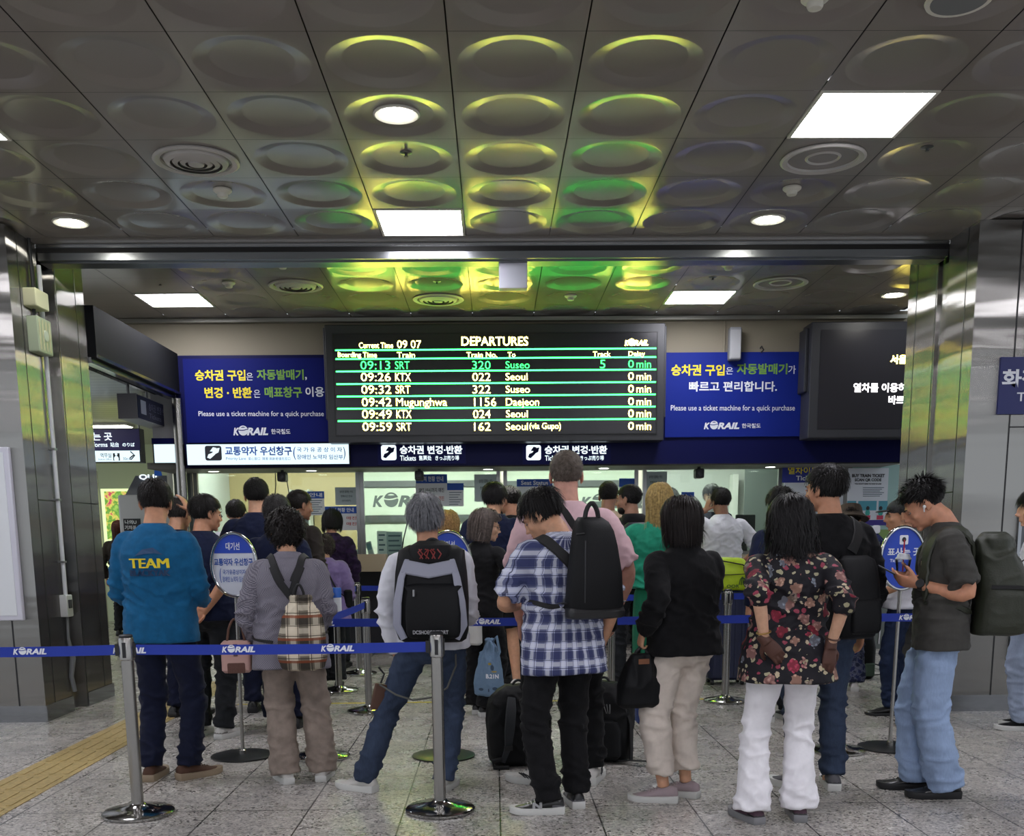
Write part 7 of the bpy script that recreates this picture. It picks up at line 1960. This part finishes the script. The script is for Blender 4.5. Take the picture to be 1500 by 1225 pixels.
m = MB(); m.box(-.012, .012, -.001, .001, -.012, .012); lb = V(.0, .118, 1.245)
t_ = bvh_of(p.me_shirt); hit = t_.find_nearest(p.U((-.085, .115, 1.25))); M_ = Matrix.Translation(hit[0]+hit[1]*.002) @ hit[1].to_track_quat('-Y', 'Z').to_matrix().to_4x4(); m.xform(M_); m.build('chest_patch', plain('cream patch', 'c9bda0', .7), p.shirto, local=True)
# phone between the hands
mid = (p.wri[0]+p.hand[0][0].normalized()*.12*s+p.wri[1]+p.hand[1][0].normalized()*.12*s)/2
off = tuple(mid+V(0, .02, .03)); t = bag_at(p, 'phone', 'dark mobile phone held in the hands of the man in the charcoal T-shirt', off)
m = MB(); m.rbox(-.037, .037, -.077, .077, -.004, .004, .012, 4); m.xform(Matrix.Rotation(R(28), 4, 'X')); m.build('case', BLACK, t, local=True)
m = MB(); m.rbox(-.033, .033, -.072, .072, .0042, .0048, .010, 4); m.xform(Matrix.Rotation(R(28), 4, 'X')); m.build('display', glow('phone display', (.5, .55, .65, 1), .35), t, local=True)
# iced drink behind the hands
q = p.local(atY(1322, 843, p.loc.y+.10)); off = tuple(q); t = bag_at(p, 'drink_cup', 'clear takeaway cup with a red straw held by the man in the charcoal T-shirt', off, cat='cup')
CUPM = m_glass('clear cup plastic', (.8, .82, .84, 1))
MB().lathe((0, 0, 0), [(.028, 0), (.030, .002), (.041, .085)], 24, cap=False).build('cup', CUPM, t, local=True)
MB().lathe((0, 0, .085), [(.042, 0), (.043, .006), (.036, .012), (.03, .03), (.008, .034)], 24).build('lid', plain('frosted lid', 'c2c6cc', .3), t, local=True)
MB().tube([(.004, 0, .02), (.0, 0, .12), (-.014, 0, .19)], .0035, 8).build('straw', plain('red straw', 'c22a3a', .4), t, local=True)
# green roll-top backpack
off = (0, -.14*s, .93*s); t = bag_at(p, 'backpack', 'dark olive roll top backpack on the man in the charcoal T-shirt', off, cat='backpack')
m = MB(); rs = []
for z, rx, d_ in ((.88, .12, .20), (.895, .145, .27), (.95, .16, .31), (1.08, .165, .30), (1.18, .155, .25), (1.27, .14, .20), (1.34, .12, .16), (1.37, .085, .10)):
    rs.append([v*s for v in ringz(z, rx, d_/2, -.135-d_/2, 28, 0, 3.0)])
m.rings(rs)
m.rings([[v*s for v in ringz(z, rx, ry, -.225, 24, 0, 2.2)] for z, rx, ry in ((1.29, .12, .07), (1.33, .135, .085), (1.37, .135, .085), (1.40, .11, .06))])
me = solidify(m, 'bag_body', .0075, 2); crease(me, .014, (6, 6, 9), 3, [(1.32*s, .1, 1.0)]); me.transform(Matrix.Translation(-V(*off))); link_mesh(me, OLIVE, t)
m = MB(); rs = [[v*s for v in ringz(z, rx, d_, -.41, 24, 0, 3.2)] for z, rx, d_ in ((.91, .10, .04), (.93, .12, .06), (1.05, .12, .065), (1.13, .10, .05), (1.15, .07, .03))]; m.rings(rs); put(m, off); m.build('front_pocket', OLIVE, t, local=True)
m = MB(); m.tube([V(-.10, -.475, 1.12)*s, V(0, -.48, 1.135)*s, V(.1, -.475, 1.12)*s], .004, 6)
m.ribbon([V(-.165, -.2, 1.13)*s, V(-.17, -.32, 1.13)*s, V(-.14, -.42, 1.12)*s], [(-1, 0, 0)]*3, .02, .006); put(m, off); m.build('side_strap', STRAPM, t, local=True)
shoulder_straps(p, OLIVE, t, off, .12, 1.36, 1.0, -.15, .068, .018)

# ------------------------------------------------------------------ P: person cut off by the right edge
q = fl(1497, 1068); loc = V(q.x+.06, q.y, 0)
p = Person('person in pale grey jeans and black canvas shoes cut off by the right edge', loc, 1.70, 70, quality=1)
p.pose(feet=((-.08, .05, 6), (.09, .0, -4)), head=(0, 5, 0)); p.body('b98a6c').hair('full', '121010').shirt(WHITEC, hem=.86, fit=1.05).trousers(JEANP, 'wide').shoes(BLACKC, WSOLE)
off = tuple(p.local(atY(1496, 910, p.loc.y-.3))); t = bag_at(p, 'shopping_bag', 'tan and blue shopping bag cut off by the right edge', off, cat='bag')
m = MB(); m.box(-.06, .06, -.14, .14, .03, .3); m.build('bag_body', plain('tan paper', 'a08a66', .7), t, local=True); m = MB(); m.box(-.061, .061, -.141, .141, 0, .035); m.build('base_band', plain('blue base', '1f3fa8', .6), t, local=True)
m = MB(); grip_loop(m, (0, -.06, .3), (0, .06, .3), .12, .005); m.build('handle', STRAPM, t, local=True)
